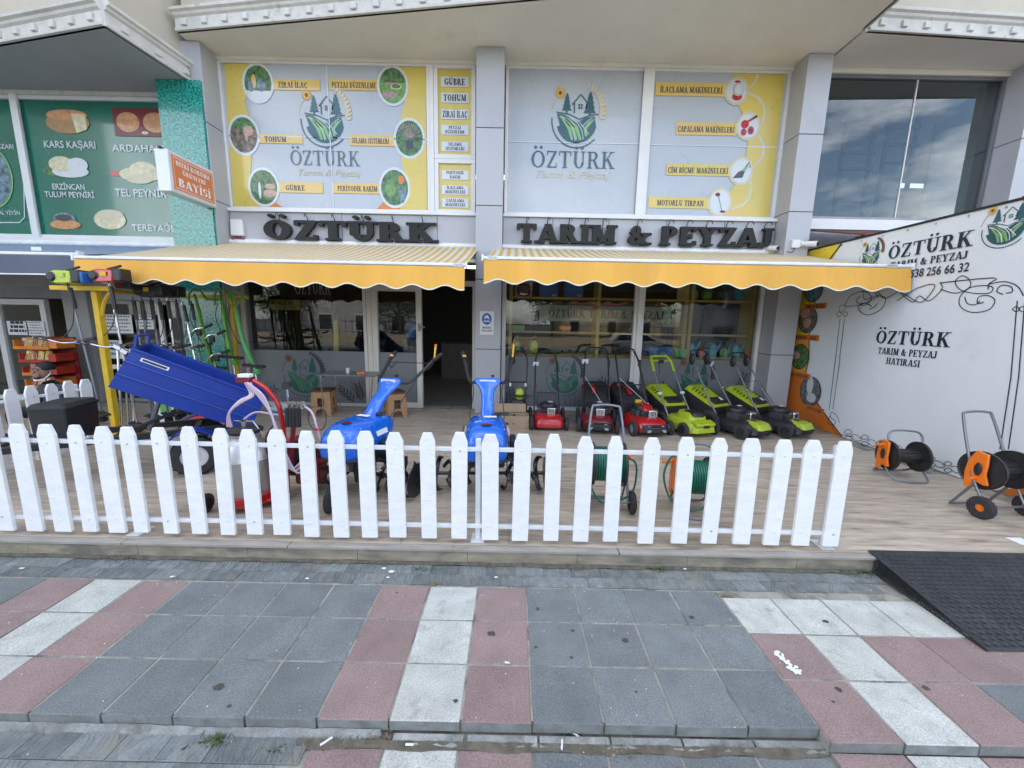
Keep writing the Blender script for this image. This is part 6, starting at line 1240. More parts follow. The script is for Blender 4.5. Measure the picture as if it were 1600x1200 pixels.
def brush(label, x, y, ztop, zbot, dx, mat, bar=1, head=True, shaft='grey_metal', tagp=False, face=1):
    t = thing('brush_cutter', label, 'brush cutter', (x, y, .1215), 0, 'brush cutters hung on the racks'); z0, z1 = zbot-.1215, ztop-.1215
    G().tube([(dx, 0, z0), (0, 0, z1)], .0135, 8).obj('shaft', shaft, t); G().tube([(dx*.25, 0, z1-(z1-z0)*.18), (dx*.1, 0, z1-.05)], .024, 8).obj('grip_sleeve', 'black_plastic', t)
    if head:
        b = face
        G().loft([[(b*(-.16), yy, z1+.07+zz) for yy, zz in ((-.06, -.05), (.06, -.05), (.065, .05), (-.065, .05))], [(b*(-.05), yy, z1+.07+zz) for yy, zz in ((-.085, -.08), (.085, -.08), (.085, .075), (-.085, .075))], [(b*.12, yy, z1+.08+zz) for yy, zz in ((-.08, -.08), (.08, -.08), (.07, .06), (-.07, .06))]]).obj('engine_cover', mat, t, bev=.012)
        G().box(b*.17, 0, z1+.08, .1, .15, .15).obj('engine_side', 'black_plastic', t, bev=.015); G().lathe([(.05, -.02), (.055, 0), (.04, .02), (0, .02)], (0, 0, 0), 'y', 16).obj('starter', 'black_plastic', t, loc=(-b*.09, -.085, z1+.07), rot=(0, 0, math.pi)); G().tube([(b*.02, -.01, z1+.15), (b*.18, -.01, z1+.19)], .014, 8).obj('top_handle', 'black_plastic', t); G().box(b*.03, -.088, z1+.09, .07, .006, .05).obj('decal', 'lime' if mat == 'lime' else 'yellow_steel', t)
        if mat == 'lime': G().box(b*.22, 0, z1+.07, .05, .12, .13).obj('fuel_tank', 'blue_pack', t, bev=.01)
    if bar:
        zc = z1-(z1-z0)*.42
        G().tube(smoothpath([(-.38, -.12, zc+.05), (-.25, -.12, zc+.03), (-.1, -.06, zc-.02), (dx*.4, 0, zc), (.12, -.06, zc), (.28, -.12, zc+.04)], 4), .011, 8).obj('handlebar', 'steel', t)
        for s in (-1, 1): G().tube([(s*.36, -.12, zc+.05), (s*.22, -.11, zc+.025)], .02, 8).obj('bar_grip', 'black_plastic', t)
        G().box(dx*.4, -.02, zc, .06, .06, .05).obj('bar_clamp', 'grey_metal', t)
    G().tube(smoothpath([(.02, -.03, z1), (.07, -.04, z1-.25), (.03, -.05, z1-.5), (-.1, -.06, z1-.65)], 5), .006, 5).obj('throttle_cable', 'black_plastic', t)
    if tagp: G().box(.10, -.12, z1-.78, .075, .003, .04, ry=.5, rz=.2).obj('price_tag', 'paper', t); G().box(.18, -.12, z1-.83, .07, .003, .04, ry=.6, rz=.2).obj('price_tag', 'paper', t)
    G().lathe([(.02, 0), (.05, .02), (.05, .06), (.02, .08)], (dx, 0, z0-.06), 'z', 12).obj('cutter_head', 'black_plastic', t); G().box(dx+.02, -.02, z0+.06, .14, .1, .02, ry=.4).obj('guard', 'black_plastic', t)
    return t
def at(px, py, y): return onY(px, py, y)
a = at(107, 450, 4.72); brush('brush cutter with lime and blue engine, leftmost on the yellow rack', a[0], 4.72, 2.10, .45, .17, 'lime', 1, tagp=False)
a = at(172, 452, 4.78); brush('brush cutter with red engine and white price tags on the yellow rack', a[0], 4.78, 2.13, .3, .10, 'red_paint', 1, shaft='steel', tagp=True)
a = at(236, 470, 5.3); brush('brush cutter with dark shaft between the red one and the white one', a[0], 5.3, 1.99, .3, .04, 'black_plastic', 0)
a = at(262, 470, 5.6); brush('brush cutter with bright white shaft hung in the middle of the rack', a[0], 5.6, 2.0, .3, .02, 'red_dark', 1, shaft='steel')
a = at(285, 475, 5.9); brush('brush cutter with looped handle and long black hose next to the glitter pillar', a[0], 5.9, 1.95, .3, .18, 'black_plastic', 1, head=False, shaft='steel')
for px, y, dx, lb in ((208, 5.15, .05, 'thin black brush cutter shaft leftmost between the two racks'), (222, 5.2, -.04, 'thin black brush cutter shaft just right of the leftmost thin one'), (248, 5.45, .08, 'thin dark brush cutter shaft left of the bright white one'), (275, 5.75, .03, 'thin dark brush cutter shaft right of the bright white one'), (298, 6.1, .1, 'thin dark brush cutter shaft in front of the glitter pillar')):
    a = at(px, 470, y); brush(lb, a[0], y, 1.98, .3, dx, 'black_plastic', 0 if px % 2 else 1, head=False, shaft='black_metal' if px % 2 else 'grey_metal')
for px, y, lb in ((200, 5.1, 'red motor unit lying on the side beam near the post'), (228, 5.45, 'beige boxed motor unit on the side beam'), (256, 5.75, 'dark motor unit with yellow cap at the far end of the side beam')):
    a = at(px, 450, y); o = thing('motor_unit', lb, 'motor', (a[0], y, 2.075)); G().box(0, 0, .06, .2, .16, .12).obj('housing', {200: 'black_plastic', 228: 'cardboard', 256: 'black_plastic'}[px], o, bev=.02); G().box(-.03, -.082, .06, .06, .006, .05).obj('decal', 'red_paint' if px == 200 else 'yellow_steel', o); G().tube([(.02, 0, .12), (.12, -.02, .14)], .016, 8).obj('handle', 'black_plastic', o)
def trimmer(label, px, py, y, L_, lean, mat='green_tool'):
    a = at(px, py, y); t = thing('grass_trimmer', label, 'grass trimmer', (a[0], y, .1215), 0, 'green trimmers hung on the rear rack'); z = a[2]-.1215
    G().tube(smoothpath([(-.03, 0, z+.15), (.0, 0, z), (lean*.3, -.02, z-L_*.45), (lean*.7, -.02, z-L_*.8), (lean, 0, z-L_)], 4), [.02]*5+[.036]*6+[.046]*4+[.03]*2, 10, sq=(1, .8)).obj('body', mat, t)
    G().tube(smoothpath([(-.12, 0, z-.02), (-.08, -.02, z+.16), (.06, -.02, z+.22), (.16, 0, z+.06)], 4), .014, 8).obj('loop_handle', mat, t)
    G().tube([(lean, 0, z-L_), (lean+.05, 0, .35)], .013, 8).obj('shaft', 'steel', t); G().box(lean+.02, -.03, z-L_-.02, .3, .12, .04, rz=.3, ry=.12).obj('guard', 'black_plastic', t, bev=.01); G().lathe([(.05, 0), (.06, .04), (.03, .08)], (lean+.07, -.04, z-L_-.14), 'z', 12).obj('spool', mat, t)
    G().tube(smoothpath([(-.05, -.03, z+.02), (-.1, -.04, z-.2), (-.02, -.05, z-.45), (.05, -.04, z-.6)], 4), .006, 5).obj('cable', 'black_plastic', t); return t
trimmer('green grass trimmer hung at the left of the rear rack', 308, 475, 6.0, .95, .18); trimmer('green grass trimmer hung left of the orange post', 348, 475, 6.05, .80, .06); trimmer('darker green grass trimmer hung right of the orange post, black foot', 368, 478, 6.0, .9, .2, 'green_plastic')
for i, (px, py, y) in enumerate(((318, 520, 5.95), (338, 530, 5.9), (345, 560, 5.85))):
    a = at(px, py, y); g = G(); g.tube(smoothpath([(-.25, 0, -.1), (-.1, -.03, .05), (.05, -.02, .08), (.12, -.02, .12)], 4), .012, 6)
    o = thing('trimmer_handlebar', ('upper', 'middle', 'lower')[i]+' loose handlebar with black grips hanging among the green trimmers', 'handlebar', (a[0], y, a[2])); g.obj('bar', 'steel', o); G().tube([(.04, -.02, .08), (.16, -.02, .13)], .02, 8).obj('grip', 'black_plastic', o); G().box(-.05, -.02, -.0, .07, .05, .09).obj('trigger_unit', 'black_plastic', o, bev=.01); G().tube([(-.1, 0, 0), (-.12, .02, -.35)], .011, 6).obj('stem', 'black_plastic' if i == 1 else 'steel', o)
# leaning poles and a red machine under the trailer
for i, (px, lb) in enumerate(((178, 'left'), (188, 'middle'), (198, 'right'))):
    a = at(px, 545, 5.1); tag(G().tube([(0, 0, 0), (.0, .1, a[2]-.12)], .014, 8).obj('steel_pole', 'steel', loc=(a[0]+.05, 5.0, .1215)), lb+' one of three bright steel poles standing behind the blue tub', 'pole')
t = thing('red_cultivator', 'red machine part with yellow lever lying on the terrace behind the trailer frame', 'machine', (-4.2, 5.3, .1215)); G().loft([rect(.75, .4, .10), rect(.7, .36, .22), rect(.3, .2, .30)]).obj('body', 'red_paint', t); G().tube([(-.05, 0, .28), (-.1, 0, .55)], .014, 6).obj('lever', 'yellow_steel', t); G().blob((-.12, .05, .42), (.08, .06, .09), .9).obj('cap', 'yellow_steel', t)
for s in (-1, 1): wheel(t, s*.4, 0, .1, .1, .05)
t = thing('advert_stand', 'small white and green advert board standing behind the trailer', 'board', (-5.15, 5.55, .1215)); G().box(0, 0, .45, .28, .02, .8).obj('board', 'paper', t); G().box(.03, -.013, .4, .16, .004, .4).obj('green_print', 'green_plastic', t)

# ================================================================ neighbouring shop at left
nb = thing('neighbour_shopfront', 'grey framed glass shopfront of the neighbouring shop with white door and notices', 'shopfront', (-8, 7.1, .12))
Bn = lambda g, n, m, bev=0: g.obj(n, m, nb, world=True, bev=bev)
Bn(G().bb(-8.06, -7.62, 6.98, 7.25, .121, 2.2), 'grey_post', 'soffit_grey', .004); Bn(G().bb(-5.95, -5.67, 7.0, 7.25, .121, 2.2), 'grey_post', 'panel_clad', .004); Bn(G().bb(-14, -8.06, 7.05, 7.2, 2.0, 2.2), 'top_frame', 'grey_metal'); Bn(G().bb(-7.62, -5.95, 7.05, 7.2, 2.0, 2.2), 'top_frame', 'grey_metal')
f = Bn(frame(G(), -9.35, -8.42, .13, 1.98, .1, 7.0, 7.08), 'door', 'white_frame', .004); G().bb(-9.25, -8.52, 7.04, 7.05, .23, 1.88).obj('pane', 'glass', f, world=True)
f2 = Bn(frame(G(), -7.61, -5.96, .13, 1.99, .06, 7.06, 7.14), 'window', 'grey_metal'); G().bb(-7.55, -6.02, 7.09, 7.10, .19, 1.93).obj('pane', 'glass', f2, world=True); G().bb(-6.42, -6.34, 7.02, 7.055, .19, 1.93).obj('mullion', 'white_frame', f2, world=True)
f3 = Bn(frame(G(), -13, -9.36, .13, 1.99, .07, 7.06, 7.14), 'window', 'white_frame'); G().bb(-12.9, -9.43, 7.09, 7.10, .2, 1.9).obj('pane', 'glass', f3, world=True)
Bn(G().bb(-14, -5.6, 12.4, 12.49, .12, 3), 'back_wall', 'room_dark'); Bn(G().bb(-14.1, -14, 0, 12.4, -.2, 22), 'end_wall', 'plaster')
FN = FY(7.05)
def sheet(px0, py0, px1, py1, y, label, lines, nm='paper_notice', mat='paper', heavy=False):
    a = onY(px0, py1, y); b = onY(px1, py0, y); t = thing(nm, label, 'notice', ((a[0]+b[0])/2, y, a[2])); G().bb(a[0], b[0], y-.002, y, a[2], b[2]).obj('sheet', mat, t, world=True)
    g = G(); n = lines; rr = random.Random(int(px0))
    for i in range(n):
        z = b[2]-(b[2]-a[2])*(i+.7)/(n+.4); w = rr.uniform(.6, .9)*(b[0]-a[0]); m = (a[0]+b[0])/2
        x = m-w/2
        while x < m+w/2: l = rr.uniform(.015, .05)*(2 if heavy else 1); g.bb(x, min(x+l, m+w/2), y-.0035, y-.0022, z, z+(b[2]-a[2])/(n*(1.7 if heavy else 2.6))); x += l+.012
    g.obj('print', 'ink' if heavy else 'print_grey', t, world=True); return t
sheet(14, 502, 42, 523, 6.98, 'white paper with heavy black handwriting on the neighbour door', 3, heavy=True); sheet(44, 502, 68, 524, 6.98, 'white paper with small print beside the handwritten one', 5)
sheet(118, 478, 140, 494, 7.04, 'small pale notice high on the neighbour window', 3); sheet(152, 492, 205, 520, 7.04, 'wide white notice with several text lines behind the yellow post', 5); sheet(214, 492, 240, 514, 7.04, 'white notice near the white mullion', 4); sheet(165, 532, 190, 560, 7.04, 'lower white notice on the neighbour window', 3)
t = thing('snack_stand', 'red and orange snack display stand full of shiny bags in front of the neighbour door', 'stand', (-7.92, 6.5, .1215))
for i, (z, m, w) in enumerate(((1.02, 'snack_orange', .72), (.80, 'snack_red', .62), (.58, 'snack_bag', .58), (.36, 'snack_orange', .56), (.14, 'snack_red', .54))):
    G().bb(-w/2, w/2, -.14, .14, z, z+.02).bb(-w/2, w/2, .12, .14, z, z+.17).bb(-w/2, -w/2+.02, -.14, .12, z, z+.15).bb(w/2-.12, w/2, -.14, .12, z, z+.15).obj('tray', m if i != 2 else 'snack_red', t); G().bb(-w/2, w/2-.13, -.15, -.141, z, z+.05).obj('tray_front', 'snack_red' if i in (1, 4) else 'snack_orange', t)
    n = 7
    for k in range(n): G().box(-w/2+.06+k*(w-.22)/n, -.02+random.uniform(-.02, .02), z+.105, .10, .12, .18, rz=random.uniform(-.2, .2), ry=random.uniform(-.12, .12), tx=.8, ty=.3).obj('snack_bag', 'snack_bag' if (k+i) % 3 else 'snack_bag_b', t, bev=.012)
G().bb(-.3, .36, .141, .16, 0, 1.22).obj('back_panel', 'red_dark', t)

# ================================================================ seated man
t = thing('person', 'young man in dark jacket sitting low beside the snack stand, white mask under his chin', 'person', (-6.28, 5.2, .1215))
def skin_body(name, V_, E_, Rr, mat, parent, lv=2, root=0):
    me = bpy.data.meshes.new(name); me.from_pydata(V_, E_, []); o = bpy.data.objects.new(name, me); C.objects.link(o); o.parent = parent; me.materials.append(MATS[mat])
    m = o.modifiers.new('skin', 'SKIN'); m.use_smooth_shade = True
    for i, r_ in enumerate(Rr): me.skin_vertices[0].data[i].radius = (r_, r_) if not isinstance(r_, tuple) else r_
    me.skin_vertices[0].data[root].use_root = True
    s = o.modifiers.new('sub', 'SUBSURF'); s.levels = lv; s.render_levels = lv
    return o
bv = [(0, .05, .26), (0, .03, .42), (-.02, .0, .58), (-.03, -.03, .66), (-.035, -.05, .72), (-.17, .0, .60), (.14, .02, .60), (-.24, -.05, .42), (.22, -.04, .42), (-.2, -.24, .30), (.12, -.24, .32), (-.13, -.02, .24), (.13, -.02, .24), (-.2, -.38, .36), (.2, -.36, .36), (-.18, -.36, .08), (.2, -.34, .08), (-.18, -.46, .04), (.2, -.44, .04)]
be = [(0, 1), (1, 2), (2, 3), (3, 4), (2, 5), (2, 6), (5, 7), (6, 8), (7, 9), (8, 10), (0, 11), (0, 12), (11, 13), (12, 14), (13, 15), (14, 16), (15, 17), (16, 18)]
br = [(.14, .11), (.15, .11), (.15, .10), .06, .052, .075, .075, .052, .052, .036, .036, .10, .10, .062, .062, .045, .045, .035, .035]
skin_body('body', bv, be, br, 'jacket', t)
h = G().blob((-.045, -.075, .845), (.066, .085, .106), 1, 20, 14).blob((-.055, -.155, .80), (.04, .03, .045), 1, 12, 8).obj('head', 'skin', t)
G().tube([(-.052, -.168, .865), (-.058, -.192, .835), (-.056, -.172, .828)], [.008, .014, .009], 8).obj('nose', 'skin', h)
for s in (-1, 1): G().blob((-.048+s*.032, -.160, .868), (.011, .006, .007), 1, 10, 6).obj('eye', 'hair', h); G().tube([(-.05+s*.014, -.166, .888), (-.05+s*.046, -.156, .888)], .006, 5).obj('eyebrow', 'hair', h); G().blob((-.045+s*.08, -.06, .84), (.012, .02, .03), 1, 8, 6).obj('ear', 'skin', h)
G().tube([(-.078, -.175, .800), (-.035, -.177, .798)], .006, 6).obj('mouth', 'red_dark', h)
G().blob((-.043, -.048, .878), (.088, .098, .105), 1, 18, 10, zmin=-.15).obj('hair', 'hair', t); G().blob((-.055, -.15, .765), (.045, .03, .022), 1, 12, 6).obj('beard', 'hair', t)
G().tube(smoothpath([(-.12, -.06, .83), (-.11, -.14, .75), (-.05, -.18, .735), (.02, -.14, .75), (.04, -.06, .83)], 4), [.004]+[.006]*7+[.011]*2+[.006]*6+[.004], 8).obj('face_mask', 'paper', t)
skin_body('trousers', [(0, .05, .24), (-.13, -.02, .24), (.13, -.02, .24), (-.2, -.38, .36), (.2, -.36, .36), (-.18, -.36, .10), (.2, -.34, .10)], [(0, 1), (0, 2), (1, 3), (2, 4), (3, 5), (4, 6)], [.13, .108, .108, .07, .07, .052, .052], 'trousers', t)
for s, (x, y, z) in ((-1, (-.2, -.26, .29)), (1, (.12, -.26, .31))):
    P = [(x, y, z), (x-s*.01+.03, y-.07, z-.03)]; g = G().blob(((P[0][0]+P[1][0])/2, y-.03, z-.015), (.038, .05, .022), .8, 12, 8)
    hd = g.obj('hand', 'skin', t)
    for k in range(4): x0 = x-.02+.016*k; G().tube(smoothpath([(x0, y-.06, z-.02), (x0+.006, y-.095-.006*(k in (1, 2)), z-.03), (x0+.008, y-.10, z-.055)], 3), .0085, 6).obj('finger', 'skin', hd)
    G().tube([(x+.035*-s, y-.02, z-.01), (x+.05*-s, y-.06, z-.03)], [.012, .009], 6).obj('thumb', 'skin', hd)
for s in (-1, 1): G().blob((s*.19+.005, -.42, .045), (.045, .11, .045), .8, 14, 8, zmin=-.95).obj('shoe', 'black_matte', t)
tag(G().box(0, 0, .14, .3, .28, .28).obj('low_stool', 'black_matte', loc=(-6.28, 5.3, .1215), bev=.02), 'low dark stool under the seated man', 'stool')
tag(G().tube([(0, 0, 0), (.05, -.02, -.14)], [.03, .03], 8).tube([(.05, -.02, -.14), (.07, -.03, -.2)], [.03, .01], 8).obj('snack_packet', 'vinyl_yellow', loc=(-6.42, 4.86, .40)), 'small yellow packet held by the seated man', 'packet')
# ================================================================ litter, weeds and stains on the pavement
rr = random.Random(11)
for i, (px, py, an, L_) in enumerate(((510, 1160, .7, .05), (580, 1148, -.1, .03), (640, 1165, 0, .035), (900, 1150, -.6, .035), (878, 1165, 1.4, .04), (793, 1037, -.2, .028), (775, 903, .2, .022), (270, 902, .2, .03), (480, 905, .1, .02), (672, 820+60/2.667, .3, .02), (1070, 890, .1, .02), (35, 889, .1, .03))):
    z = -.066 if py > 1140 else .003; p = onZ(px, py, z)
    o = thing('cigarette_butt', '', 'cigarette butt', (p[0], p[1], z+.006), an, 'cigarette butts on the pavement')
    o['label'] = 'white cigarette butt '+('in the gutter, leftmost of the lower ones', 'in the gutter, second from left of the lower ones', 'below the front of the white tile strip', 'in the gutter touching the small green weed', 'thin one standing askew right of the middle gutter', 'in the joint between two red tiles', 'at the top edge of the middle paving', 'on the paver strip at left, above a red tile', 'at the top of the left grey tiles', 'by the step in the middle of the photo', 'by the step right of centre', 'by the step at far left')[i]
    G().tube([(-L_/2, 0, 0), (L_*.2, 0, 0)], .0045, 7).obj('paper_tube', 'paper', o); G().tube([(L_*.2, 0, 0), (L_/2, 0, 0)], .0046, 7).obj('filter', 'vinyl_pale' if i % 2 else 'paper', o)
def flatblob(px, py, r, mat, name, label, cat, sq=1, z=.0035, seed=0, hh=.0012):
    p = onZ(px, py, z); q = random.Random(seed); n = 16; pts = [(r*(1+.3*q.uniform(-1, 1))*math.cos(2*math.pi*k/n), sq*r*(1+.3*q.uniform(-1, 1))*math.sin(2*math.pi*k/n)) for k in range(n)]
    g = G(); g.prism(pts, lambda u, v, d=0: (u, v, d), 0, hh); return tag(g.obj(name, mat, loc=(p[0], p[1], z), smooth=False), label, cat, None)
sp = [(342, 1073, .022, 'dark oval tar stain on a grey slab left of centre'), (358, 1103, .010, 'small dark spot just below the oval tar stain'), (712, 1095, .011, 'dark gum spot on the lowest white tile'), (768, 990, .022, 'round brown stain on the middle red tile'), (895, 985, .011, 'dark gum spot on the grey slab right of the red strip'), (837, 1011, .009, 'small gum spot near the red and grey joint'), (893, 1027, .009, 'gum spot under the first one on the grey slab'), (977, 1000, .018, 'brownish smear on the second grey slab'), (840, 951, .014, 'faint stain on the top grey slab'), (994, 1081, .007, 'tiny dark spot on a lower grey slab'), (1081, 964, .014, 'dark stain on the last grey slab before the white row'), (1290, 971, .016, 'dark slim leaf-like stain on the white slab'), (1310, 1077, .016, 'brown stain on the lower red slab at right'), (1302, 1096, .007, 'tiny spot on the lower red slab at right'), (1447, 1075, .016, 'grey-brown stain on the right red slab'), (290, 1168, .016, 'dark stain on the lower rough pavers'), (620, 926, .007, 'tiny dark spot on the top red tile'), (830, 875, .006, 'tiny dark spot beside the step')]
for i, (px, py, r, lb) in enumerate(sp): flatblob(px, py, r, 'stain_dark', 'stain', lb, 'stain', .8, -.066 if py > 1140 else .0035, i, .0008)
g = G(); q = random.Random(2)
for i in range(46):
    t_ = q.random(); px = 1212+36*t_+q.uniform(-5, 4)*(.4+t_); py = 1018+34*t_+q.uniform(-4, 4); p = onZ(px, py, .005); r = q.uniform(.004, .013); n = 7
    g.prism([(p[0]+r*q.uniform(.6, 1.3)*math.cos(2*math.pi*k/n), p[1]+r*q.uniform(.6, 1.2)*math.sin(2*math.pi*k/n)) for k in range(n)], lambda u, v, d=0: (u, v, d), .0045, .0053+.00003*i)
tag(g.obj('paint_splash', 'paint_white', smooth=False), 'splash of dried white paint on the red slab at right', 'paint splash')
for i, (px, py) in enumerate(((612, 893), (600, 888), (606, 902))): flatblob(px, py, .02-.004*i, 'paint_white', 'bird_dropping', ('largest', 'upper', 'lower')[i]+' white splat on the narrow pavers below the step', 'splat', .7, .001, 40+i, .001)
g = G(); q = random.Random(6)                          # fine crumbs and chips scattered on the slabs
for i in range(260):
    x = q.uniform(-3.6, 2.8); y = q.uniform(.9, 2.5); z = .0032 if y > 1.43 else -.0665; s = q.uniform(.0012, .0035); g.box(x, y, z, s*q.uniform(1, 2), s, s*.6, rz=q.uniform(0, 3))
g.obj('grit', 'paint_white', kind='stuff', smooth=False)['label'] = 'pale grit scattered over the paving'
def weed(px, py, z, n, h, mat, label, spread=.08):
    p = onZ(px, py, z); g = G(); q = random.Random(int(px))
    for i in range(n):
        x, y = q.gauss(0, spread), q.gauss(0, spread*.35); a = q.uniform(0, 6.28); l = h*q.uniform(.4, 1); w = .0022
        dx, dy = math.cos(a), math.sin(a); k = q.uniform(.3, 1)
        g.add([(x-dy*w, y+dx*w, 0), (x+dy*w, y-dx*w, 0), (x+dx*l*k*.5+dy*w, y+dy*l*k*.5-dx*w, l*.6), (x+dx*l*k*.5-dy*w, y+dy*l*k*.5+dx*w, l*.6), (x+dx*l*k, y+dy*l*k, l*.75)], [(0, 1, 2, 3), (3, 2, 4)])
    o = thing('weed', label, 'weed', (p[0], p[1], z)); g.obj('blades', mat, o, smooth=False, kind='stuff'); return o
for a in ((212, 869, 0, 150, .03, 'weed', 'dense green weed tuft at the foot of the step, left', .12), (165, 868, 0, 60, .025, 'weed', 'low weeds at the step left of the dense tuft', .06), (365, 874, 0, 60, .02, 'dry_grass', 'dry grass line at the foot of the step', .15), (660, 890, 0, 60, .02, 'weed', 'small weed by the step in the middle', .05), (905, 888, 0, 60, .02, 'dry_grass', 'dry weed by the step right of the doorway', .06), (1028, 890, 0, 70, .025, 'weed', 'small green weed by the step near the right fence half', .04), (1340, 895, 0, 110, .03, 'weed', 'green weeds beside the rubber ramp', .08), (1128, 930, 0, 50, .015, 'dry_grass', 'dry moss at the corner of the grey slabs', .03), (335, 1160, -.075, 120, .035, 'weed', 'yellow-green weed in the rough lower pavers', .03), (430, 1175, -.075, 50, .025, 'weed', 'small weed right of the yellow-green one', .02), (540, 1150, -.075, 160, .03, 'dry_grass', 'dry grass clump in the gutter left of the white strip', .09), (590, 1152, -.075, 90, .03, 'dry_grass', 'dry grass clump beside the first cigarette butts', .05), (890, 1152, -.075, 110, .03, 'weed', 'green weed in the gutter next to a cigarette butt', .03), (970, 1170, -.075, 120, .03, 'dry_grass', 'dry weeds in the gutter at right', .06), (1395, 1160, -.05, 60, .02, 'dry_grass', 'dry grass in the joint at lower right', .06), (672, 915, 0, 60, .014, 'dry_grass', 'dry moss between the paver strip and the white tile', .04)): weed(*a)
g = G(); q = random.Random(8); n = 80                       # soil washed against the step and into the gutter
for seg in range(2):
    b0 = len(g.v)
    for i in range(n+1):
        if seg == 0: x = -4.4+7.0*i/n; w = .012+.02*q.random(); g.v += [(x, 2.556, .012+.006*q.random()), (x, 2.553-w, .001)]
        else: x = -.9+2.3*i/n; w = .016+.007*math.sin(i*.45)+.004*q.random(); g.v += [(x, 1.40, -.060+.006*q.random()), (x, 1.39-w, -.0700)]
    g.f += [(b0+2*i, b0+2*i+1, b0+2*i+3, b0+2*i+2) for i in range(n)]
g.obj('soil', 'soil', kind='stuff')
tag(G().bb(0, .12, 0, .1, 0, .003).obj('floor_plate', 'paint_white', loc=(3.97, 2.75, .1225)), 'white steel base plate on the terrace at the right edge', 'plate')

# ================================================================ across the street (seen mirrored in the glass)
G().add([(-60, -3, -.16), (60, -3, -.16), (60, -1.75, -.16), (-60, -1.75, -.16)], [(0, 1, 2, 3)]).obj('street_gutter', 'kerb_stone', kind='structure', smooth=False)
G().bb(-60, 60, -14.5, -11.5, -.2, -.06).obj('far_pavement', 'tile_edge', kind='structure', smooth=False)
def house(x, y, w, d, h, mat, label, storeys, pitched=True):
    t = thing('house', label, 'house', (x, y, -.06)); G().box(0, 0, h/2, w, d, h).obj('wall', mat, t, smooth=False)
    if pitched: G().loft([[(-w/2-.3, -d/2-.3, h), (w/2+.3, -d/2-.3, h), (w/2+.3, d/2+.3, h), (-w/2-.3, d/2+.3, h)], [(-w/2+1, -.1, h+1.6), (w/2-1, -.1, h+1.6), (w/2-1, .1, h+1.6), (-w/2+1, .1, h+1.6)]]).obj('roof', 'roof_tile', t, smooth=False)
    else: G().box(0, 0, h+.15, w+.3, d+.3, .3).obj('parapet', 'wall_white', t, smooth=False)
    n = max(1, int(w/2.6))
    for s in range(storeys):
        for i in range(n):
            f = G().box(-w/2+w*(i+.5)/n, d/2+.03, 1.5+s*3, 1.2, .1, 1.35).obj('window', 'white_frame', t, smooth=False); G().box(-w/2+w*(i+.5)/n, d/2+.085, 1.5+s*3, 1.05, .02, 1.2).obj('pane', 'car_glass', f)
    return t
house(-14, -22, 12, 8, 6.4, 'wall_white', 'white two storey house across the street at left with tiled roof', 2); house(8.5, -24, 9, 8, 3.4, 'wall_beige', 'low beige house across the street opposite the mowers', 1); house(30, -30, 14, 10, 6.5, 'wall_white', 'white apartment block across the street at right', 2, False)
t = thing('garden_wall', 'low beige garden wall with dark railing across the street', 'wall', (0, -14.7, -.06)); G().bb(-22, 22, -.1, .1, 0, .7).obj('wall', 'wall_beige', t, smooth=False)
for z in (.85, 1.6): G().bb(-22, 22, -.02, .02, z, z+.04).obj('rail', 'black_metal', t)
for i in range(89): G().bb(-.015, .015, -.014, .014, .7, 1.75).obj('railing_bar', 'black_metal', t, loc=(-22+.5*i, 0, 0))
t = thing('gate_wall', 'tall sunlit beige wall panel behind the railing across the street', 'wall', (6, -15.4, -.06)); G().bb(-1, 1.2, -.1, .1, 0, 2.6).obj('wall', 'wall_beige', t, smooth=False)
q = random.Random(21)
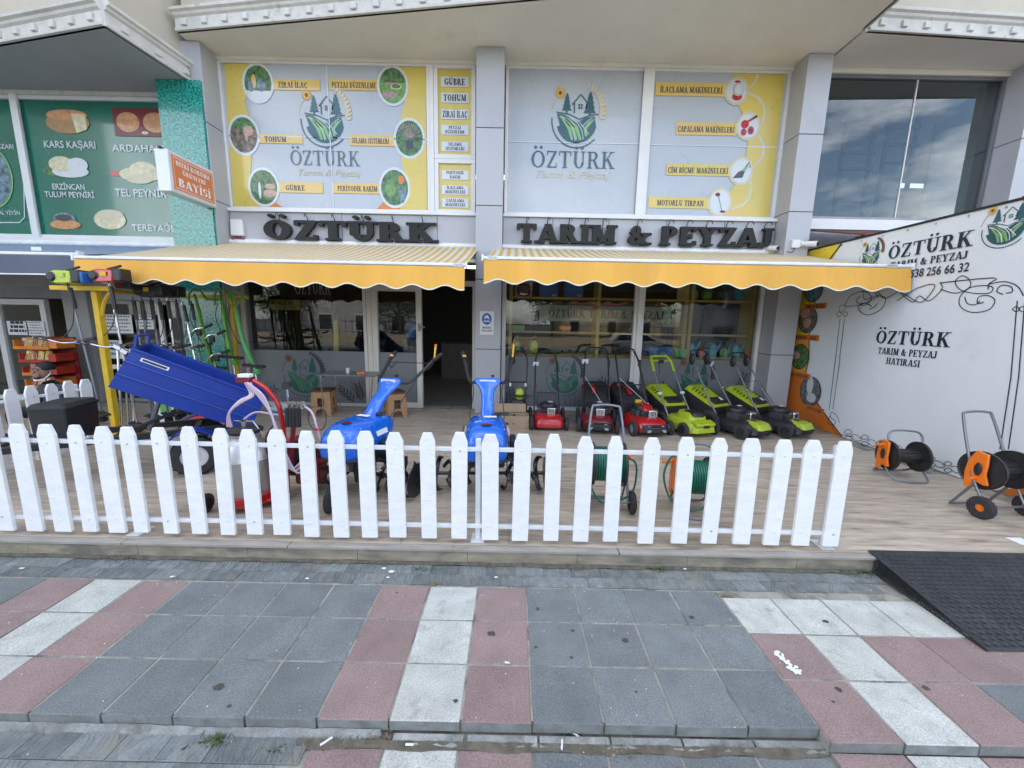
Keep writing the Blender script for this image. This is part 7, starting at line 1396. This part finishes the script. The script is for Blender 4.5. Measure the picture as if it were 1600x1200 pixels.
def tree(x, y, h, r, label):
    t = thing('street_tree', label, 'tree', (x, y, -.1)); g = G(); g.tube([(0, 0, 0), (.1, 0, h*.3), (0, .1, h*.55), (.1, 0, h*.8)], [.16, .13, .09, .03], 8)
    for k in range(7): a = q.uniform(0, 6.28); z = h*q.uniform(.35, .6); g.tube([(0, 0, z), (r*.4*math.cos(a), r*.4*math.sin(a), z+h*.15), (r*.75*math.cos(a), r*.75*math.sin(a), z+h*.25)], [.07, .045, .015], 6)
    g.obj('trunk', 'bark', t); c = G()
    for k in range(26):
        a = q.uniform(0, 6.28); rr_ = r*math.sqrt(q.random()); cx, cy, cz = rr_*math.cos(a), rr_*math.sin(a), h*q.uniform(.45, 1.0); s = r*.33
        for m in range(95):
            x0, y0_, z0_ = cx+q.gauss(0, s*.55), cy+q.gauss(0, s*.55), cz+q.gauss(0, s*.45); v = Vector((q.uniform(-1, 1), q.uniform(-1, 1), q.uniform(-1, 1))).normalized()*.09; w = v.cross(Vector((q.uniform(-1, 1), q.uniform(-1, 1), q.uniform(-1, 1)))).normalized()*.055
            c.add([(x0-v.x, y0_-v.y, z0_-v.z), (x0+w.x, y0_+w.y, z0_+w.z), (x0+v.x, y0_+v.y, z0_+v.z), (x0-w.x, y0_-w.y, z0_-w.z)], [(0, 1, 2, 3)])
    c.obj('crown', 'leaf', t, smooth=False); return t
for a in ((-9, -16.5, 5.5, 2.2, 'broad tree across the street left of the doorway'), (-3.5, -17, 4.2, 1.8, 'small tree across the street opposite the door'), (10.5, -17, 4.8, 2.0, 'tree across the street behind the white car'), (3.2, -18, 5, 1.9, 'tree across the street near the beige wall panel'), (17, -17, 6, 2.5, 'tall tree at right across the street'), (-18, -16, 5, 2.2, 'tree at far left across the street')): tree(*a)
def car(x, y, mat, label):
    t = thing('parked_car', label, 'car', (x, y, -.2)); F = lambda u, v, d=0: (u, d, v)
    body = [(-1.85, .35), (-1.9, .6), (-1.84, .88), (-1.2, .95), (1.0, .93), (1.75, .82), (1.85, .6), (1.84, .32)]
    G().prism(body, F, -.76, .76).obj('body', mat, t, bev=.06); G().prism([(-1.80, .90), (-1.55, 1.30), (-1.4, 1.38), (.1, 1.38), (.3, 1.33), (.95, .92)], F, -.66, .66).obj('cabin', mat, t, bev=.05)
    for s in (-1, 1):
        for pts in ([(-1.62, .96), (-1.45, 1.28), (-1.0, 1.3), (-1.0, .96)], [(-.93, .96), (-.93, 1.3), (-.15, 1.3), (-.15, .96)], [(-.08, .96), (-.08, 1.3), (.15, 1.29), (.72, .96)]): G().prism(pts, F, s*.655, s*.672).obj('side_window', 'car_glass', t)
        for wx in (-1.2, 1.2): wheel(t, wx, s*.72, .29, .29, .18, 'steel', ax='y')
        G().box(1.80, s*.55, .68, .08, .24, .14).obj('headlight', 'steel', t); G().box(-1.88, s*.6, .72, .06, .16, .22).obj('tail_light', 'red_paint', t)
    return t
car(7.9, -9.8, 'car_white', 'white hatchback parked across the street'); car(-4.6, -10.2, 'vinyl_slate', 'dark grey car parked across the street opposite the door')
